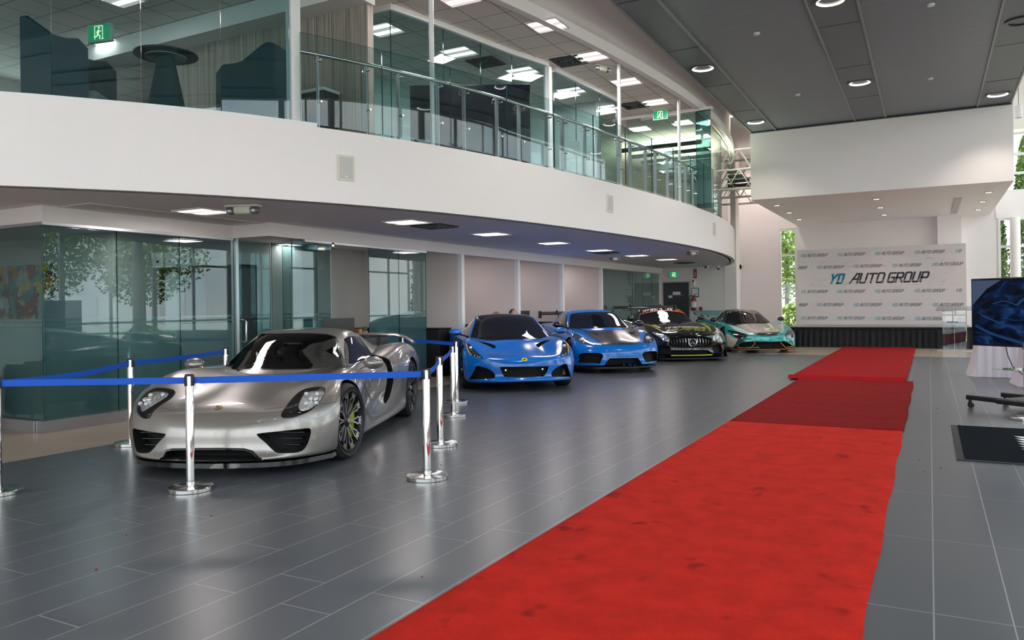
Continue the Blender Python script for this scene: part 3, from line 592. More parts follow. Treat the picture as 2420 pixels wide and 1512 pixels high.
for i,px in enumerate(postpx):
    p=edge_px(px,ZF,.12); j=min(range(len(EDGE)-1),key=lambda k:(EDGE[k]-p).length); tg=(EDGE[j+1]-EDGE[j]).normalized()
    put(PO,fp,(p.x,p.y,ZF-.01),math.atan2(tg.y,tg.x),'one of the grey upright posts of the balcony railing','railing post','balcony railing posts')
def edge_span(pa,pb,off,z0=ZF,n=8):
    a=edge_px(pa,z0,off); b=edge_px(pb,z0,off); P=offs(EDGE,off)
    ia=next(i for i in range(len(P)) if P[i].y>a.y and P[i].x>-9) ; ib=next(i for i in range(len(P)) if P[i].y>=b.y)
    return [a]+P[ia:ib]+[b]
seams=[711,905,1067,1200,1310,1404,1480,1542,1593,1634,1664,1688]
for k,(a,b) in enumerate(zip(seams[:-1],seams[1:])):
    pts=edge_span(a+.6,b-.6,.02); q=offs(pts,.012); mb=MB(); n_=len(pts); z0,z1=ZF+.03,ZF+1.06
    vs_=[(p.x,p.y,z0) for p in pts]+[(p.x,p.y,z1) for p in pts]+[(p.x,p.y,z0) for p in q]+[(p.x,p.y,z1) for p in q]
    mb.mat(glassl); fs=[]
    for i in range(n_-1): fs+=[(i,i+1,n_+i+1,n_+i),(2*n_+i+1,2*n_+i,3*n_+i,3*n_+i+1)]
    mb.add(vs_,fs); mb.mat(edgeg); fs=[]
    for i in range(n_-1): fs+=[(n_+i,n_+i+1,3*n_+i+1,3*n_+i),(i+1,i,2*n_+i,2*n_+i+1)]
    fs+=[(0,n_,3*n_,2*n_),(n_-1,3*n_-1,4*n_-1,2*n_-1)]; mb.add(vs_,fs)
    o=mb.build('railing_glass',None,None,fix=False); tag(o,'clear glass railing sheet along the balcony edge, number of seams from the lounge post: '+str(k) if False else ['nearest glass railing sheet beside the lounge post','second glass railing sheet, crossed by the first white pole','third glass railing sheet from the lounge post','fourth glass railing sheet, left of the white office post','fifth glass railing sheet, at the white office post','sixth glass railing sheet, left of the switch plate','seventh glass railing sheet, at the middle white pole','eighth glass railing sheet, left of the exit sign','ninth glass railing sheet, below the exit sign','tenth glass railing sheet, right of the far white pole','last narrow glass railing sheet at the balcony tip'][k],'railing glass','glass sheets of the balcony railing')
pts=edge_span(694,1672,.10); o=MB().tube([(p.x,p.y,ZF+.87) for p in pts],.024,14).build('handrail',steel); tag(o,'long curved stainless steel handrail of the balcony','handrail')
# ============================================================ EXIT SIGNS
gre=mat('exit_green',(.0,.22,.09),.5,emit=(.0,.30,.12),es=.55); wsym=mat('exit_symbol',(.8,.85,.6),.5,emit=(.75,.8,.5),es=.9); frm=mat('exit_frame',(.60,.66,.66),.4)
def make_exit():
    t=empty('exit_sign',(0,0,0)); MB().rbox((-.17,-.025,-.105),(.17,.025,.105),.01).build('frame',frm,t); MB().box((-.152,-.029,-.088),(.152,-.024,.088)).build('face',gre,t)
    mb=MB(); y0,y1=-.033,-.028
    def st(a,b,w): 
        a=Vector(a);b=Vector(b);d=(b-a).normalized();n=Vector((-d.y,d.x))*w/2; P=[a-n,b-n,b+n,a+n]; mb.add([(p.x,y0,p.y) for p in P]+[(p.x,y1,p.y) for p in P],[(0,1,2,3),(4,7,6,5),(0,4,5,1),(1,5,6,2),(2,6,7,3),(3,7,4,0)])
    for a,b in (((-.055,-.075),(-.055,.075)),((-.055,.075),(.055,.075)),((.055,.075),(.055,-.075)),((.03,-.075),(.075,-.075))): st(a,b,.008)
    st((.0,.03),(-.012,-.02),.026); st((0,.025),(.035,.01),.011); st((0,.025),(-.03,.0),.011); st((-.012,-.02),(.02,-.04),.014); st((.02,-.04),(.01,-.075),.012); st((-.012,-.02),(-.035,-.045),.014); st((-.035,-.045),(-.065,-.045),.011)
    mb.lathe([(0,0),(.012,0)],16,Matrix.Translation((.008,-.034,.052))@Matrix.Rotation(PI/2,4,'X'),cap=True)
    mb.build('running_figure',wsym,t); return t
EX=make_exit(); fx=[True]
put(EX,fx,(onY(1593,649,YD-.04).x,YD-.04,onY(1593,649,YD-.04).z),0,'green running-figure exit sign on the wall above the black service door','exit sign','green exit signs')
p=onY(1561,272,vy-.25); o=put(EX,fx,(p.x,p.y,p.z),.0,'green exit sign hanging from the upstairs ceiling beside the far white pole','exit sign','green exit signs')
p=ondepth(238,79,8.9); o=put(EX,fx,(p.x,p.y,p.z),.2,'green exit sign hanging in the upper lounge behind glass','exit sign','green exit signs'); MB().cyl((0,0,.1),(0,0,ZU-p.z),.006,8).build('hanger',steel,o)
# ============================================================ DOOR + WALL ITEMS
dm=mat('black_door',(.018,.02,.026),.35)
dr=empty('door_1',((DX0+DX1)/2,YD,0)); dr['kind']='structure'
w=(DX1-DX0)/2; MB().box((-w+.03,.02,0),(w-.03,.07,DZ-.03)).build('door_leaf',dm,dr); MB().box((-w,-.015,0),(-w+.04,.08,DZ),).box((w-.04,-.015,0),(w,.08,DZ)).box((-w,-.015,DZ-.04),(w,.08,DZ)).build('door_frame',mat('door_frame_grey',(.45,.45,.48),.4),dr)
MB().tube([(-w+.10,.0,1.05),(-w+.22,.0,1.05)],.012,8).build('door_handle',steel,dr)
sg=lambda px,py:onY(px,py,YD)
def sign_plate(name,x0,y0,x1,y1,m,lb,cat,th=.008,extra=None,Y=None):
    Y=Y or YD; a=onY(x0,y1,Y); b=onY(x1,y0,Y); o=MB().box((-(b.x-a.x)/2,-th,-(b.z-a.z)/2),((b.x-a.x)/2,0,(b.z-a.z)/2)).build(name,m); o.location=((a.x+b.x)/2,Y,(a.z+b.z)/2); tag(o,lb,cat); return o,(b.x-a.x),(b.z-a.z)
paper=mat('white_paper',(.75,.75,.74),.7)
o,_,_=sign_plate('paper_notice',1590,689,1608,697,paper,'white paper notice taped high on the black service door','notice',Y=YD+.018)
o,_,_=sign_plate('paper_notice',1580,698,1589,704,paper,'smaller paper notice left of the larger one on the black door','notice',Y=YD+.018)
def txt(s,size,m,parent=None,name='lettering',M=None,align='CENTER',depth=.001,shear=0.,bold=.0,label=None):
    c=bpy.data.curves.new('t','FONT'); c.body=s; c.size=size; c.align_x=align; c.align_y='CENTER'; c.extrude=depth; c.shear=shear; c.offset=bold; c.resolution_u=3
    t=bpy.data.objects.new('t',c); COL.objects.link(t); dg=bpy.context.evaluated_depsgraph_get(); me=bpy.data.meshes.new_from_object(t.evaluated_get(dg)); bpy.data.objects.remove(t); bpy.data.curves.remove(c)
    me.materials.clear(); me.materials.append(m)
    if M is not None: me.transform(M)
    me.name=name; o=bpy.data.objects.new(name,me); COL.objects.link(o)
    if parent: o.parent=parent
    if label: o['label']=label
    return o
WALLROT=Matrix.Rotation(PI/2,4,'X')
o,w_,h_=sign_plate('door_plate',1600,693,1618,701,mat('dark_sign',(.03,.035,.045),.3),'dark blue door plate overlapping the paper notice','sign',.006,Y=YD+.016); txt('Stairs',.05,mat('grey_letters',(.25,.27,.3),.5),o,M=Matrix.Translation((0,-.008,0))@WALLROT)
redm=mat('safety_red',(.32,.02,.03),.45); o,w_,h_=sign_plate('fire_extinguisher_sign',1638.5,635,1646.5,657,redm,'tall red sign with a white down arrow on the far wall','sign')
mb=MB(); mb.box((-.025,-.011,-.02),(.025,-.009,.05)); mb.add([(-.045,-.011,-h_*.20),(.045,-.011,-h_*.20),(0,-.011,-h_*.42)],[(0,1,2)]); mb.box((-.012,-.011,-h_*.25),(.012,-.009,h_*.2)); mb.build('arrow',trimw,o); txt('FIRE',.05,trimw,o,M=Matrix.Translation((0,-.011,h_*.38))@WALLROT)
a=sg(1641,668); t=empty('wall_camera',(a.x,YD,a.z),0,'white bullet camera under the red arrow sign','camera'); MB().rbox((-.045,-.10,-.12),(.045,0,.09),.02).build('body',trimw,t); MB().ell((-.01,-.105,.06),(.032,.02,.035)).build('lens',blackg,t)
o,w_,h_=sign_plate('framed_notice',1634.5,680,1651.5,702,mat('dark_frame',(.03,.06,.09),.4),'dark framed notice above the fire extinguisher','framed notice',.02); MB().box((-w_*.42,-.023,-h_*.43),(w_*.42,-.019,h_*.43)).build('paper',paper,o)
a=sg(1641,718); t=empty('fire_extinguisher',(a.x,YD-.10,a.z-.22),0,'red fire extinguisher with white label on the far wall','fire extinguisher')
MB().lathe([(.0,0),(.085,0),(.09,.02),(.09,.36),(.07,.42),(.03,.45),(.03,.47)],24).build('cylinder',mat('extinguisher_red',(.30,.02,.03),.3,coat=.5),t); MB().lathe([(.0915,.10),(.0915,.30)],24,cap=False).build('label_sleeve',paper,t)
MB().box((-.02,-.02,.47),(.02,.02,.50)).tube([(0,0,.50),(.07,-.02,.56),(.13,-.03,.55)],.01,6).tube([(0,0,.50),(.06,-.02,.50),(.12,-.03,.47)],.01,6).build('valve_handle',blackp,t); MB().tube([(-.02,0,.49),(-.09,-.02,.52),(-.13,-.02,.42),(-.12,-.02,.25),(-.11,-.02,.12)],.014,8).build('hose',blackp,t)
o,_,_=sign_plate('alarm_pull_station',1653,725,1660,733,redm,'small dark red alarm box right of the extinguisher','alarm box',.05)
o,_,_=sign_plate('wall_switch',1569,654,1573,662,trimw,'small pale control box left of the exit sign','switch',.02)
sw=mat('switch_white',(.72,.70,.68),.5)
def switch(px,py,X,lb,w=.075,h=.12,z=None):
    p=onX(px,py,X); o=MB().rbox((0,-w/2,-h/2),(.008,w/2,h/2),.004).build('light_switch',sw); MB().box((.008,-w*.22,-h*.3),(.012,w*.22,h*.3)).build('rocker',trimw,o); o.location=(X,p.y,p.z); tag(o,lb,'light switch','light switches on the office back wall'); return o
for px,py,lb in ((1075,741,'light switch left of the first white partition end'),(1305,732,'light switch left of the third white partition end'),(869,745,'light switch at the left edge of the standing frosted panes')): switch(px,py,-10.69,lb)
sign_plate('light_switch',1447,678,1454,688,sw,'light switch seen through the far green glass','light switch',.01)
# ============================================================ STANCHIONS
beltm=mat('blue_webbing',(.0,.095,.60),.6,bump=.15,bscale=300)
HS=.885
def make_stanchion():
    t=empty('belt_stanchion',(0,0,0))
    MB().lathe([(0,0),(.165,0),(.168,.003),(.168,.027),(.164,.031),(.06,.034),(.045,.038),(0,.038)],56).build('base',mat('polished_base_steel',(.80,.79,.78),.16,1.),t)
    MB().lathe([(.031,.036),(.031,HS-.005),(.029,HS),(0,HS)],36).build('post',chrome,t)
    mb=MB(); mb.lathe([(.034,.05),(.034,.075)],30,cap=False); mb.build('collar',steel,t)
    h=MB(); h.lathe([(.0325,HS-.012),(.0325,HS-.002),(.030,HS+.002)],30,cap=False); 
    for a in (0,PI/2,PI,-PI/2):
        M=Matrix.Rotation(a,4,'Z'); h.rbox((.028,-.012,HS-.085),(.040,.012,HS-.008),.003,M)
    h.build('belt_cassette',mat('cassette_black',(.018,.02,.028),.4),t); return t
ST=make_stanchion(); fst=[True]
stc={}
for k,(bp,lb) in {'front':((451,1157),'polished stanchion in front of the silver car\'s bumper'),'right':((1010,1130),'polished stanchion nearest right of the silver car'),'left':((-5,1165),'stanchion cut by the left edge of the picture'),
  'back':((311,1050),'stanchion behind the silver car\'s left headlight, before the glass'),'r2':((1041,1052),'second polished stanchion in the row right of the silver car'),'r3':((1071,983),'third stanchion in the row, in front of the bright blue car'),'r4':((1079,951),'farthest stanchion of the row, closest to the bright blue car')}.items():
    p=onz(*bp); stc[k]=p; put(ST,fst,(p.x,p.y,0),0,lb,'stanchion','polished belt stanchions around the silver car')
for k,(px,py,D,lb) in {'b1':(533,822,8.55,'stanchion head behind the silver car windscreen, against the glass'),'b2':(951,796,10.9,'stanchion head behind the rear wing of the silver car')}.items():
    p=ondepth(px,py,D); x,y=p.x,p.y
    # depth such that the top is at HS
    D=(HS-HCAM)/ray(px,py).z; p=EYE+ray(px,py)*D; stc[k]=Vector((p.x,p.y,0)); put(ST,fst,(p.x,p.y,0),0,lb,'stanchion','polished belt stanchions around the silver car')
def belt(a,b,lb,sag=.0,z0=HS-.045,z1=HS-.045,w=.05,twist=0.,offa=.036):
    A=Vector(stc[a]);B=Vector(stc[b]); A=Vector((A.x,A.y,z0));B=Vector((B.x,B.y,z1)); d=(B-A).normalized(); A+=d*offa; B-=d*offa; n=24; s=Vector((-d.y,d.x,0)).normalized(); vs=[];fs=[]
    for i in range(n+1):
        t=i/n; p=A.lerp(B,t); p.z-=sag*4*t*(1-t); tw=twist*math.sin(PI*t); up=(Vector((0,0,1))*math.cos(tw)+s*math.sin(tw)); wob=s*.0025*math.sin(t*17+1)*(1 if sag else .3)
        for q in (p-up*w/2+wob+s*.0012,p+up*w/2+wob+s*.0012,p+up*w/2+wob-s*.0012,p-up*w/2+wob-s*.0012): vs.append(q)
    for i in range(n):
        for j in range(4): j2=(j+1)%4; fs.append((4*i+j,4*i+j2,4*i+4+j2,4*i+4+j))
    fs+= [(3,2,1,0),(4*n,4*n+1,4*n+2,4*n+3)]
    o=MB().add([v-A for v in vs],fs).build('barrier_belt',beltm); o.location=A; tag(o,lb,'belt','blue barrier belts'); return o
belt('left','front','blue belt from the left edge to the front stanchion'); belt('front','right','blue belt crossing in front of the silver car')
belt('left','back','blue belt running back from the left edge, slack and wrinkled',.03); belt('back','b1','blue belt along the green glass behind the silver car',.01)
belt('right','r2','short blue belt between the first and second stanchions on the right',.02); belt('r2','r3','short blue belt between the second and third stanchions on the right',.02)
belt('r4','b2','far blue belt behind the rear wing of the silver car',.0)
# ============================================================ CARPETS
def carpetm(name,c1,c2,c3,streak=1.,bs=.5):
    m=bpy.data.materials.new(name); m.use_nodes=True; N=m.node_tree.nodes; L=m.node_tree.links; b=N['Principled BSDF']; b.inputs['Roughness'].default_value=.95; b.inputs['Specular IOR Level'].default_value=.15
    b.inputs['Sheen Weight'].default_value=.04; b.inputs['Sheen Tint'].default_value=(1,.25,.2,1)
    tc=N.new('ShaderNodeTexCoord'); mp=N.new('ShaderNodeMapping'); mp.inputs['Scale'].default_value=(1,streak,1); L.new(tc.outputs['Object'],mp.inputs[0])
    def nz(sc,d,src=mp):
        n=N.new('ShaderNodeTexNoise'); n.inputs['Scale'].default_value=sc; n.inputs['Detail'].default_value=d; n.inputs['Roughness'].default_value=.65; L.new(src.outputs[0] if src is mp else src.outputs['Object'],n.inputs['Vector']); return n
    a=nz(5,6); c=N.new('ShaderNodeValToRGB'); e=c.color_ramp.elements; e[0].position=.32; e[0].color=(*c2,1); e[1].position=.62; e[1].color=(*c1,1); L.new(a.outputs[0],c.inputs[0])
    d=nz(3.3,2); c2_=N.new('ShaderNodeValToRGB'); e=c2_.color_ramp.elements; e[0].position=.64; e[0].color=(0,0,0,1); e[1].position=.72; e[1].color=(1,1,1,1); L.new(d.outputs[0],c2_.inputs[0])
    mx=N.new('ShaderNodeMix'); mx.data_type='RGBA'; L.new(c2_.outputs[0],mx.inputs[0]); L.new(c.outputs[0],mx.inputs[6]); mx.inputs[7].default_value=(*c3,1)
    f=nz(160,3); mu=N.new('ShaderNodeMapRange'); L.new(f.outputs[0],mu.inputs[0]); mu.inputs[1].default_value=.3; mu.inputs[2].default_value=.7; mu.inputs[3].default_value=.78; mu.inputs[4].default_value=1.2
    vm=N.new('ShaderNodeVectorMath'); vm.operation='SCALE'; L.new(mx.outputs[2],vm.inputs[0]); L.new(mu.outputs[0],vm.inputs['Scale']); L.new(vm.outputs[0],b.inputs['Base Color'])
    bp=N.new('ShaderNodeBump'); bp.inputs['Strength'].default_value=bs; bp.inputs['Distance'].default_value=.012; L.new(f.outputs[0],bp.inputs['Height'])
    bp2=N.new('ShaderNodeBump'); bp2.inputs['Strength'].default_value=.5; bp2.inputs['Distance'].default_value=.02; L.new(a.outputs[0],bp2.inputs['Height']); L.new(bp.outputs[0],bp2.inputs['Normal']); L.new(bp2.outputs[0],b.inputs['Normal']); return m
def carpet(name,x0,x1,y0,y1,z,m,lb,th=.012,fold=False,wave=.0,seed=1,nx=26,dy=.03):
    R=random.Random(seed); ny=int((y1-y0)/dy); vs=[];fs=[]
    jl=[R.uniform(-.0025,.0025)+.006*math.sin(k*.13+seed) for k in range(ny+1)]; jr=[R.uniform(-.004,.004)+.007*math.sin(k*.11+2*seed) for k in range(ny+1)]
    for j in range(ny+1):
        y=y0+(y1-y0)*j/ny
        for i in range(nx+1):
            t=i/nx; x=x0+jl[j]*(1-t)+(x1+jr[j]-x0)*t; zz=z+th
            if i in (0,nx): zz=z+.001
            elif i in (1,nx-1): x=x0+.008 if i==1 else x1-.008+jr[j]
            zz+=wave*(math.sin(y*7+x*2)+math.sin(y*11.3-x*1.1))*.5 if 1<i<nx-1 else 0
            if fold:
                d=(y-(y0+.13)); zz+=.05*math.exp(-(d/.07)**2)*(1 if 0<i<nx else 1)
            if j==0 : zz=max(z+.001, zz-th)
            if j==ny: zz=z+.001
            vs.append((x,y,zz))
    for j in range(ny):
        for i in range(nx): a=j*(nx+1)+i; fs.append((a,a+1,a+nx+2,a+nx+1))
    o=MB().add(vs,fs).build(name,m,None,60); return tag(o,lb,'carpet','red carpet runners')
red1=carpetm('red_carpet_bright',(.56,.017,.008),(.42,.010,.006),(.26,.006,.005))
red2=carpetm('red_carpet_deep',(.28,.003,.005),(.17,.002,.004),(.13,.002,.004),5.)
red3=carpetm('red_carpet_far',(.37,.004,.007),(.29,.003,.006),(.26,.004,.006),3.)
carpet('red_carpet',-2.07,-.26,.9,9.35,0,red1,'bright red carpet runner in the foreground',seed=3)
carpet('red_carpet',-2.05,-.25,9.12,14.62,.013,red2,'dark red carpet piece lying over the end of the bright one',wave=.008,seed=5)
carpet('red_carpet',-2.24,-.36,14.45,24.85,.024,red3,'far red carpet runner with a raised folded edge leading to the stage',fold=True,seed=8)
# fluff bits
fl=mat('red_fluff',(.35,.02,.02),.9); R=random.Random(5); mb=MB()
for i in range(46):
    y=R.uniform(2.2,12); x=R.choice([R.uniform(-5.5,-2.2),R.uniform(-.2,1.4)]); r=R.uniform(.003,.007); mb.ell((x,y,r*.6),(r,r*1.4,r*.6),6,4)
tag(mb.build('carpet_fluff',fl),'tiny scattered red carpet fluff on the grey floor','fluff',kind='stuff')
# entrance mat
mm=mat('mat_black',(.010,.013,.018),1.,bump=.5,bscale=300,spec=.05); t=empty('entrance_mat',(.9,8.75,0),0,'black rubber-edged entrance mat with white lettering at the right edge','floor mat')
MB().rbox((-.71,-1.05,0),(.9,1.05,.009),.004).build('rubber_edge',mat('mat_rubber',(.03,.033,.036),.6),t); MB().rbox((-.65,-1.01,.006),(.9,1.01,.014),.003).build('pile',mm,t)
mb=MB()
for k in range(6):
    y=-.42+k*.15; mb.add([(-.12+.05*k*0,y,.0155),(.62,y,.0155),(.62,y+.105,.0155),(-.12-.06,y+.105,.0155)],[(0,1,2,3)])
mb.build('white_lettering',trimw,t,fix=False)
# ============================================================ STAGE + BACKDROP
t=empty('stage',(-1.35,26.4,0),0,'low stage with black pleated skirt behind the red carpet','stage')
MB().rbox((-2.45,-1.35,.56),(2.35,1.45,.62),.01).build('deck',mat('stage_deck_grey',(.30,.30,.31),.35),t)
mb=MB(); 
for x in (-2.3,0,2.2):
    for y in (-1.2,1.3): mb.box((x-.03,y-.03,0),(x+.03,y+.03,.56))
mb.build('support_legs',blackp,t)
def skirt(P,z0,z1,amp,per,flare,seed=1,closed=False):
    R=random.Random(seed); pts=[]; L=0; vs=[];fs=[]
    Q=[Vector(p) for p in P]; seg=[(Q[i+1]-Q[i]).length for i in range(len(Q)-1)]; tot=sum(seg); n=int(tot/.018); cols=[]
    ph=0
    for k in range(n+1):
        s=tot*k/n; a=0; i=0
        while i<len(seg)-1 and a+seg[i]<s: a+=seg[i]; i+=1
        t_=(s-a)/seg[i]; p=Q[i].lerp(Q[i+1],min(1,t_)); d=(Q[i+1]-Q[i]).normalized(); nn=Vector((d.y,-d.x)); ph+=2*PI*.018/per*R.uniform(.5,1.5); cols.append((p,nn,ph))
    m=9
    for j in range(m+1):
        v=j/m; z=z1+(z0-z1)*v
        for p,nn,ph in cols:
            off=amp*(.35+.65*v)*(math.sin(ph)+.35*math.sin(2.3*ph+1.3*v))+flare*v*v; q=p+nn*off; vs.append((q.x,q.y,z+.0))
    N_=len(cols)
    for j in range(m):
        for k in range(N_-1): a=j*N_+k; fs.append((a,a+1,a+N_+1,a+N_))
    return MB().add(vs,fs)
skm=mat('black_satin',(.008,.009,.012),.5,noise=.1,spec=.3)
skirt([(-2.47,1.3),(-2.47,-1.38),(2.37,-1.38),(2.37,1.3)],.004,.60,.022,.17,.10).build('pleated_skirt',skm,t,80)
MB().rbox((-2.5,-1.41,.545),(2.4,-1.36,.60),.01).build('skirt_band',skm,t)
YBD=26.3
bw=mat('backdrop_fabric',(.76,.71,.73),.75,noise=.01); dk1=mat('print_dark_slate',(.035,.045,.06),.7); dk2=mat('print_grey',(.20,.20,.24),.7); tq1=mat('print_teal',(.0,.24,.36),.7); tq2=mat('print_light_teal',(.16,.45,.52),.7); scr=mat('pen_grey',(.50,.47,.48),.8)
GL={'Y':[[(0,1),(.28,.52),(.9,1)],[(.28,.52),(.2,0)]] ,'D':[[(.08,.0),(.12,1),(.8,1),(.88,.85),(.85,.15),(.72,0),(0,0)]],'A':[[(-.08,0),(.55,1),(.9,1),(.86,0)],[(.3,.42),(.86,.42)]],
 'U':[[(.05,1),(.05,.12),(.15,0),(.7,0),(.8,.12),(.85,1)]],'T':[[(0,.97),(.95,.97)],[(.45,.97),(.42,0)]],'O':[[(.1,0),(.05,.12),(.05,.88),(.15,1),(.72,1),(.85,.88),(.85,.12),(.75,0),(.1,0)]],
 'G':[[(.9,.97),(.15,.97),(.05,.85),(.05,.12),(.15,0),(.8,0),(.85,.1),(.85,.5),(.45,.5)]],'R':[[(.02,0),(.05,.97),(.75,.97),(.85,.87),(.85,.58),(.75,.48),(.05,.48)],[(.45,.48),(.88,0)]],'P':[[(.02,0),(.05,.97),(.75,.97),(.87,.85),(.85,.55),(.75,.42),(.05,.42)]],
 'M':[[(0,0),(.05,1),(.45,.5),(.85,1),(.85,0)]],'S':[[(.85,1),(.1,1),(.03,.9),(.03,.6),(.1,.5),(.78,.5),(.85,.4),(.85,.1),(.78,0),(0,0)]],'E':[[(.85,1),(.03,1),(.03,0),(.85,0)],[(.03,.5),(.7,.5)]],
 'I':[[(.4,1),(.4,0)]],'L':[[(.03,1),(.03,0),(.85,0)]],'F':[[(.85,1),(.03,1),(.03,0)],[(.03,.5),(.7,.5)]],'N':[[(.03,0),(.03,1),(.85,0),(.85,1)]]}
WK=[0]
def word(mb,s,x,z,h,w,shear,lw,y,adv=1.16,zmin=-9,xmax=9e9,xmin=-9e9,f=None):
    for ch in s:
        if ch==' ': x+=w*.55; continue
        for st in GL[ch]:
            P=[Vector((x+p[0]*w+shear*h*p[1],z+p[1]*h)) for p in st]
            for a,b in zip(P[:-1],P[1:]):
                d=(b-a); 
                if d.length<1e-6: continue
                u=d.normalized(); n=Vector((-u.y,u.x))*lw/2; e=u*lw*.42
                Q=[a-e-n,b+e-n,b+e+n,a-e+n]; WK[0]+=1; yq=y-.00035*(WK[0]%5)
                if max(q.x for q in Q)>xmax or min(q.x for q in Q)<xmin: continue
                if f: mb.add([f(q.x,q.y) for q in Q],[(0,1,2,3)])
                else: mb.add([(q.x,yq,q.y) for q in Q],[(0,1,2,3)])
        x+=w*adv
    return x
BX0,BX1=-3.72,.95; BZ0,BZ1=.64,3.02
t=empty('backdrop_banner',((BX0+BX1)/2,YBD,BZ0),0,'wide white banner printed with rows of teal and grey lettering, standing on the stage','banner'); ox,oz=(BX0+BX1)/2,BZ0
MB().box((BX0-ox,0,0),(BX1-ox,.035,BZ1-BZ0)).build('banner_panel',bw,t)
mb=MB(); 
for x in (-1.8,0,1.8): mb.tube([(x,.05,2.2),(x,.05,0),(x,.45,-.02)],.015,8)
mb.build('rear_frame',alu,t)
mbp=MB(); yy=-.004
def bpx(px,py): p=onY(px,py,YBD); return p.x-ox,p.z-oz
def small(px,py,cut=None):
    x,z=bpx(px,py); h=.080; w=.062
    xm=(BX1-ox-.02); 
    if cut!='tail':
        mbp.mat(tq2); e=word(mbp,'YD',x,z,h,w,.32,.017,yy,xmax=xm); mbp.mat(dk2); word(mbp,'AUTO GROUP',e+.035,z,h,w*.90,.32,.014,yy,xmax=xm)
    else: mbp.mat(dk2); word(mbp,'ROUP',BX0-ox+.03,z,h,w*.92,.32,.016,yy)
s_=lambda u,v:(1820+u/3.978,520+v/3.978)
for row in ([(290,348),(630,338),(985,328),(1355,316),(1745,303)],[(438,458),(782,447),(1145,440),(1523,430)],[(290,686),(630,684),(985,680),(1357,678),(1748,674)],[(436,808),(783,808),(1146,808),(1525,808)],[(290,932),(630,933),(987,936),(1358,938),(1750,940)]):
    for u,v in row: small(*s_(u,v))
for v in (460,808): small(*s_(268,v),cut='tail')
x,z=bpx(*s_(556,603)); x2,z2=bpx(*s_(700,512)); H=.33
def bigword(wd,u0,u1,lw,m):
    xa,za=bpx(*s_(u0,603)); xb,_=bpx(*s_(u1,512)); hh=H-lw; w=(xb-xa-.28*hh-lw*.9)/(len(wd)*1.14-.27); mbp.mat(m); word(mbp,wd,xa+lw*.5,z+lw*.5,hh,w,.28,lw,yy-.001,adv=1.14)
bigword('YD',556,706,.060,tq1); bigword('AUTO',748,1090,.050,dk1); bigword('GROUP',1092,1505,.050,dk1)
mbp.mat(bw)
for zz,hh in ((.055,.010),(.095,.007)): mbp.add([(x-.1,yy-.0055,z+zz),(x+3.1,yy-.0055,z+zz),(x+3.1,yy-.0055,z+zz+hh),(x-.1,yy-.0055,z+zz+hh)],[(0,1,2,3)])
R=random.Random(11); mbp.mat(scr)
for k in range(95):
    cx=R.uniform(-2.0,2.05); cz=R.uniform(1.05,2.0)
    if -1.55<cx<1.35 and 1.30<cz<1.72: continue
    P=[]; a=R.uniform(-.5,.9); 
    for i in range(9): P.append(Vector((cx+i*.018*math.cos(a)+R.uniform(-.008,.008),cz+i*.018*math.sin(a)+R.uniform(-.022,.022))))
    for p,q in zip(P[:-1],P[1:]):
        d=(q-p).normalized(); n=Vector((-d.y,d.x))*.0022; mbp.add([(p.x-n.x,yy,p.y-n.y),(q.x-n.x,yy,q.y-n.y),(q.x+n.x,yy,q.y+n.y),(p.x+n.x,yy,p.y+n.y)],[(0,1,2,3)])
mbp.build('printed_logos',None,t,fix=False)
# lectern
acr=glassmat('clear_acrylic',(.93,.95,.96),1.5,boost=1.6); g=onz(2257,829); t=empty('acrylic_lectern',(g.x,g.y,0),-.12,'clear acrylic lectern standing in front of the stage','lectern')
mb=MB(); mb.rbox((-.40,-.22,0),(.40,.22,.018),.005); mb.build('base_plate',mat('acrylic_base_tint',(.75,.68,.62),.15),t)
MB().box((-.27,-.16,.018),(-.255,.16,1.12)).build('side_panel',acr,t,fix=False); MB().box((.255,-.16,.018),(.27,.16,1.12)).build('side_panel',acr,t,fix=False); MB().box((-.27,-.175,.018),(.27,-.16,1.10)).build('front_panel',acr,t,fix=False)
MB().box((-.27,-.15,.74),(.27,.16,.752)).build('shelf',acr,t,fix=False); mb=MB(); M=Matrix.Translation((0,0,1.14))@Matrix.Rotation(.22,4,'X'); mb.box((-.42,-.22,-.008),(.42,.24,.008),M); mb.build('reading_top',glassmat('acrylic_top',(.80,.80,.82),1.6,boost=2),t)
MB().box((-.252,.0,.018),(-.25,.01,1.1)).box((.0,-.158,.018),(.012,-.150,1.1)).build('edge_highlights',mat('acrylic_highlight',(.7,.72,.75),.2),t)  # pale strips modelled as highlights on the clear panels
o=MB().rbox((-.14,-.03,0),(.14,.03,.04),.015).build('blue_pen_case',mat('case_blue',(.0,.20,.36),.5)); o.location=(g.x-.05,g.y-.03,.753); tag(o,'small blue pencil case on the shelf of the clear lectern','case')
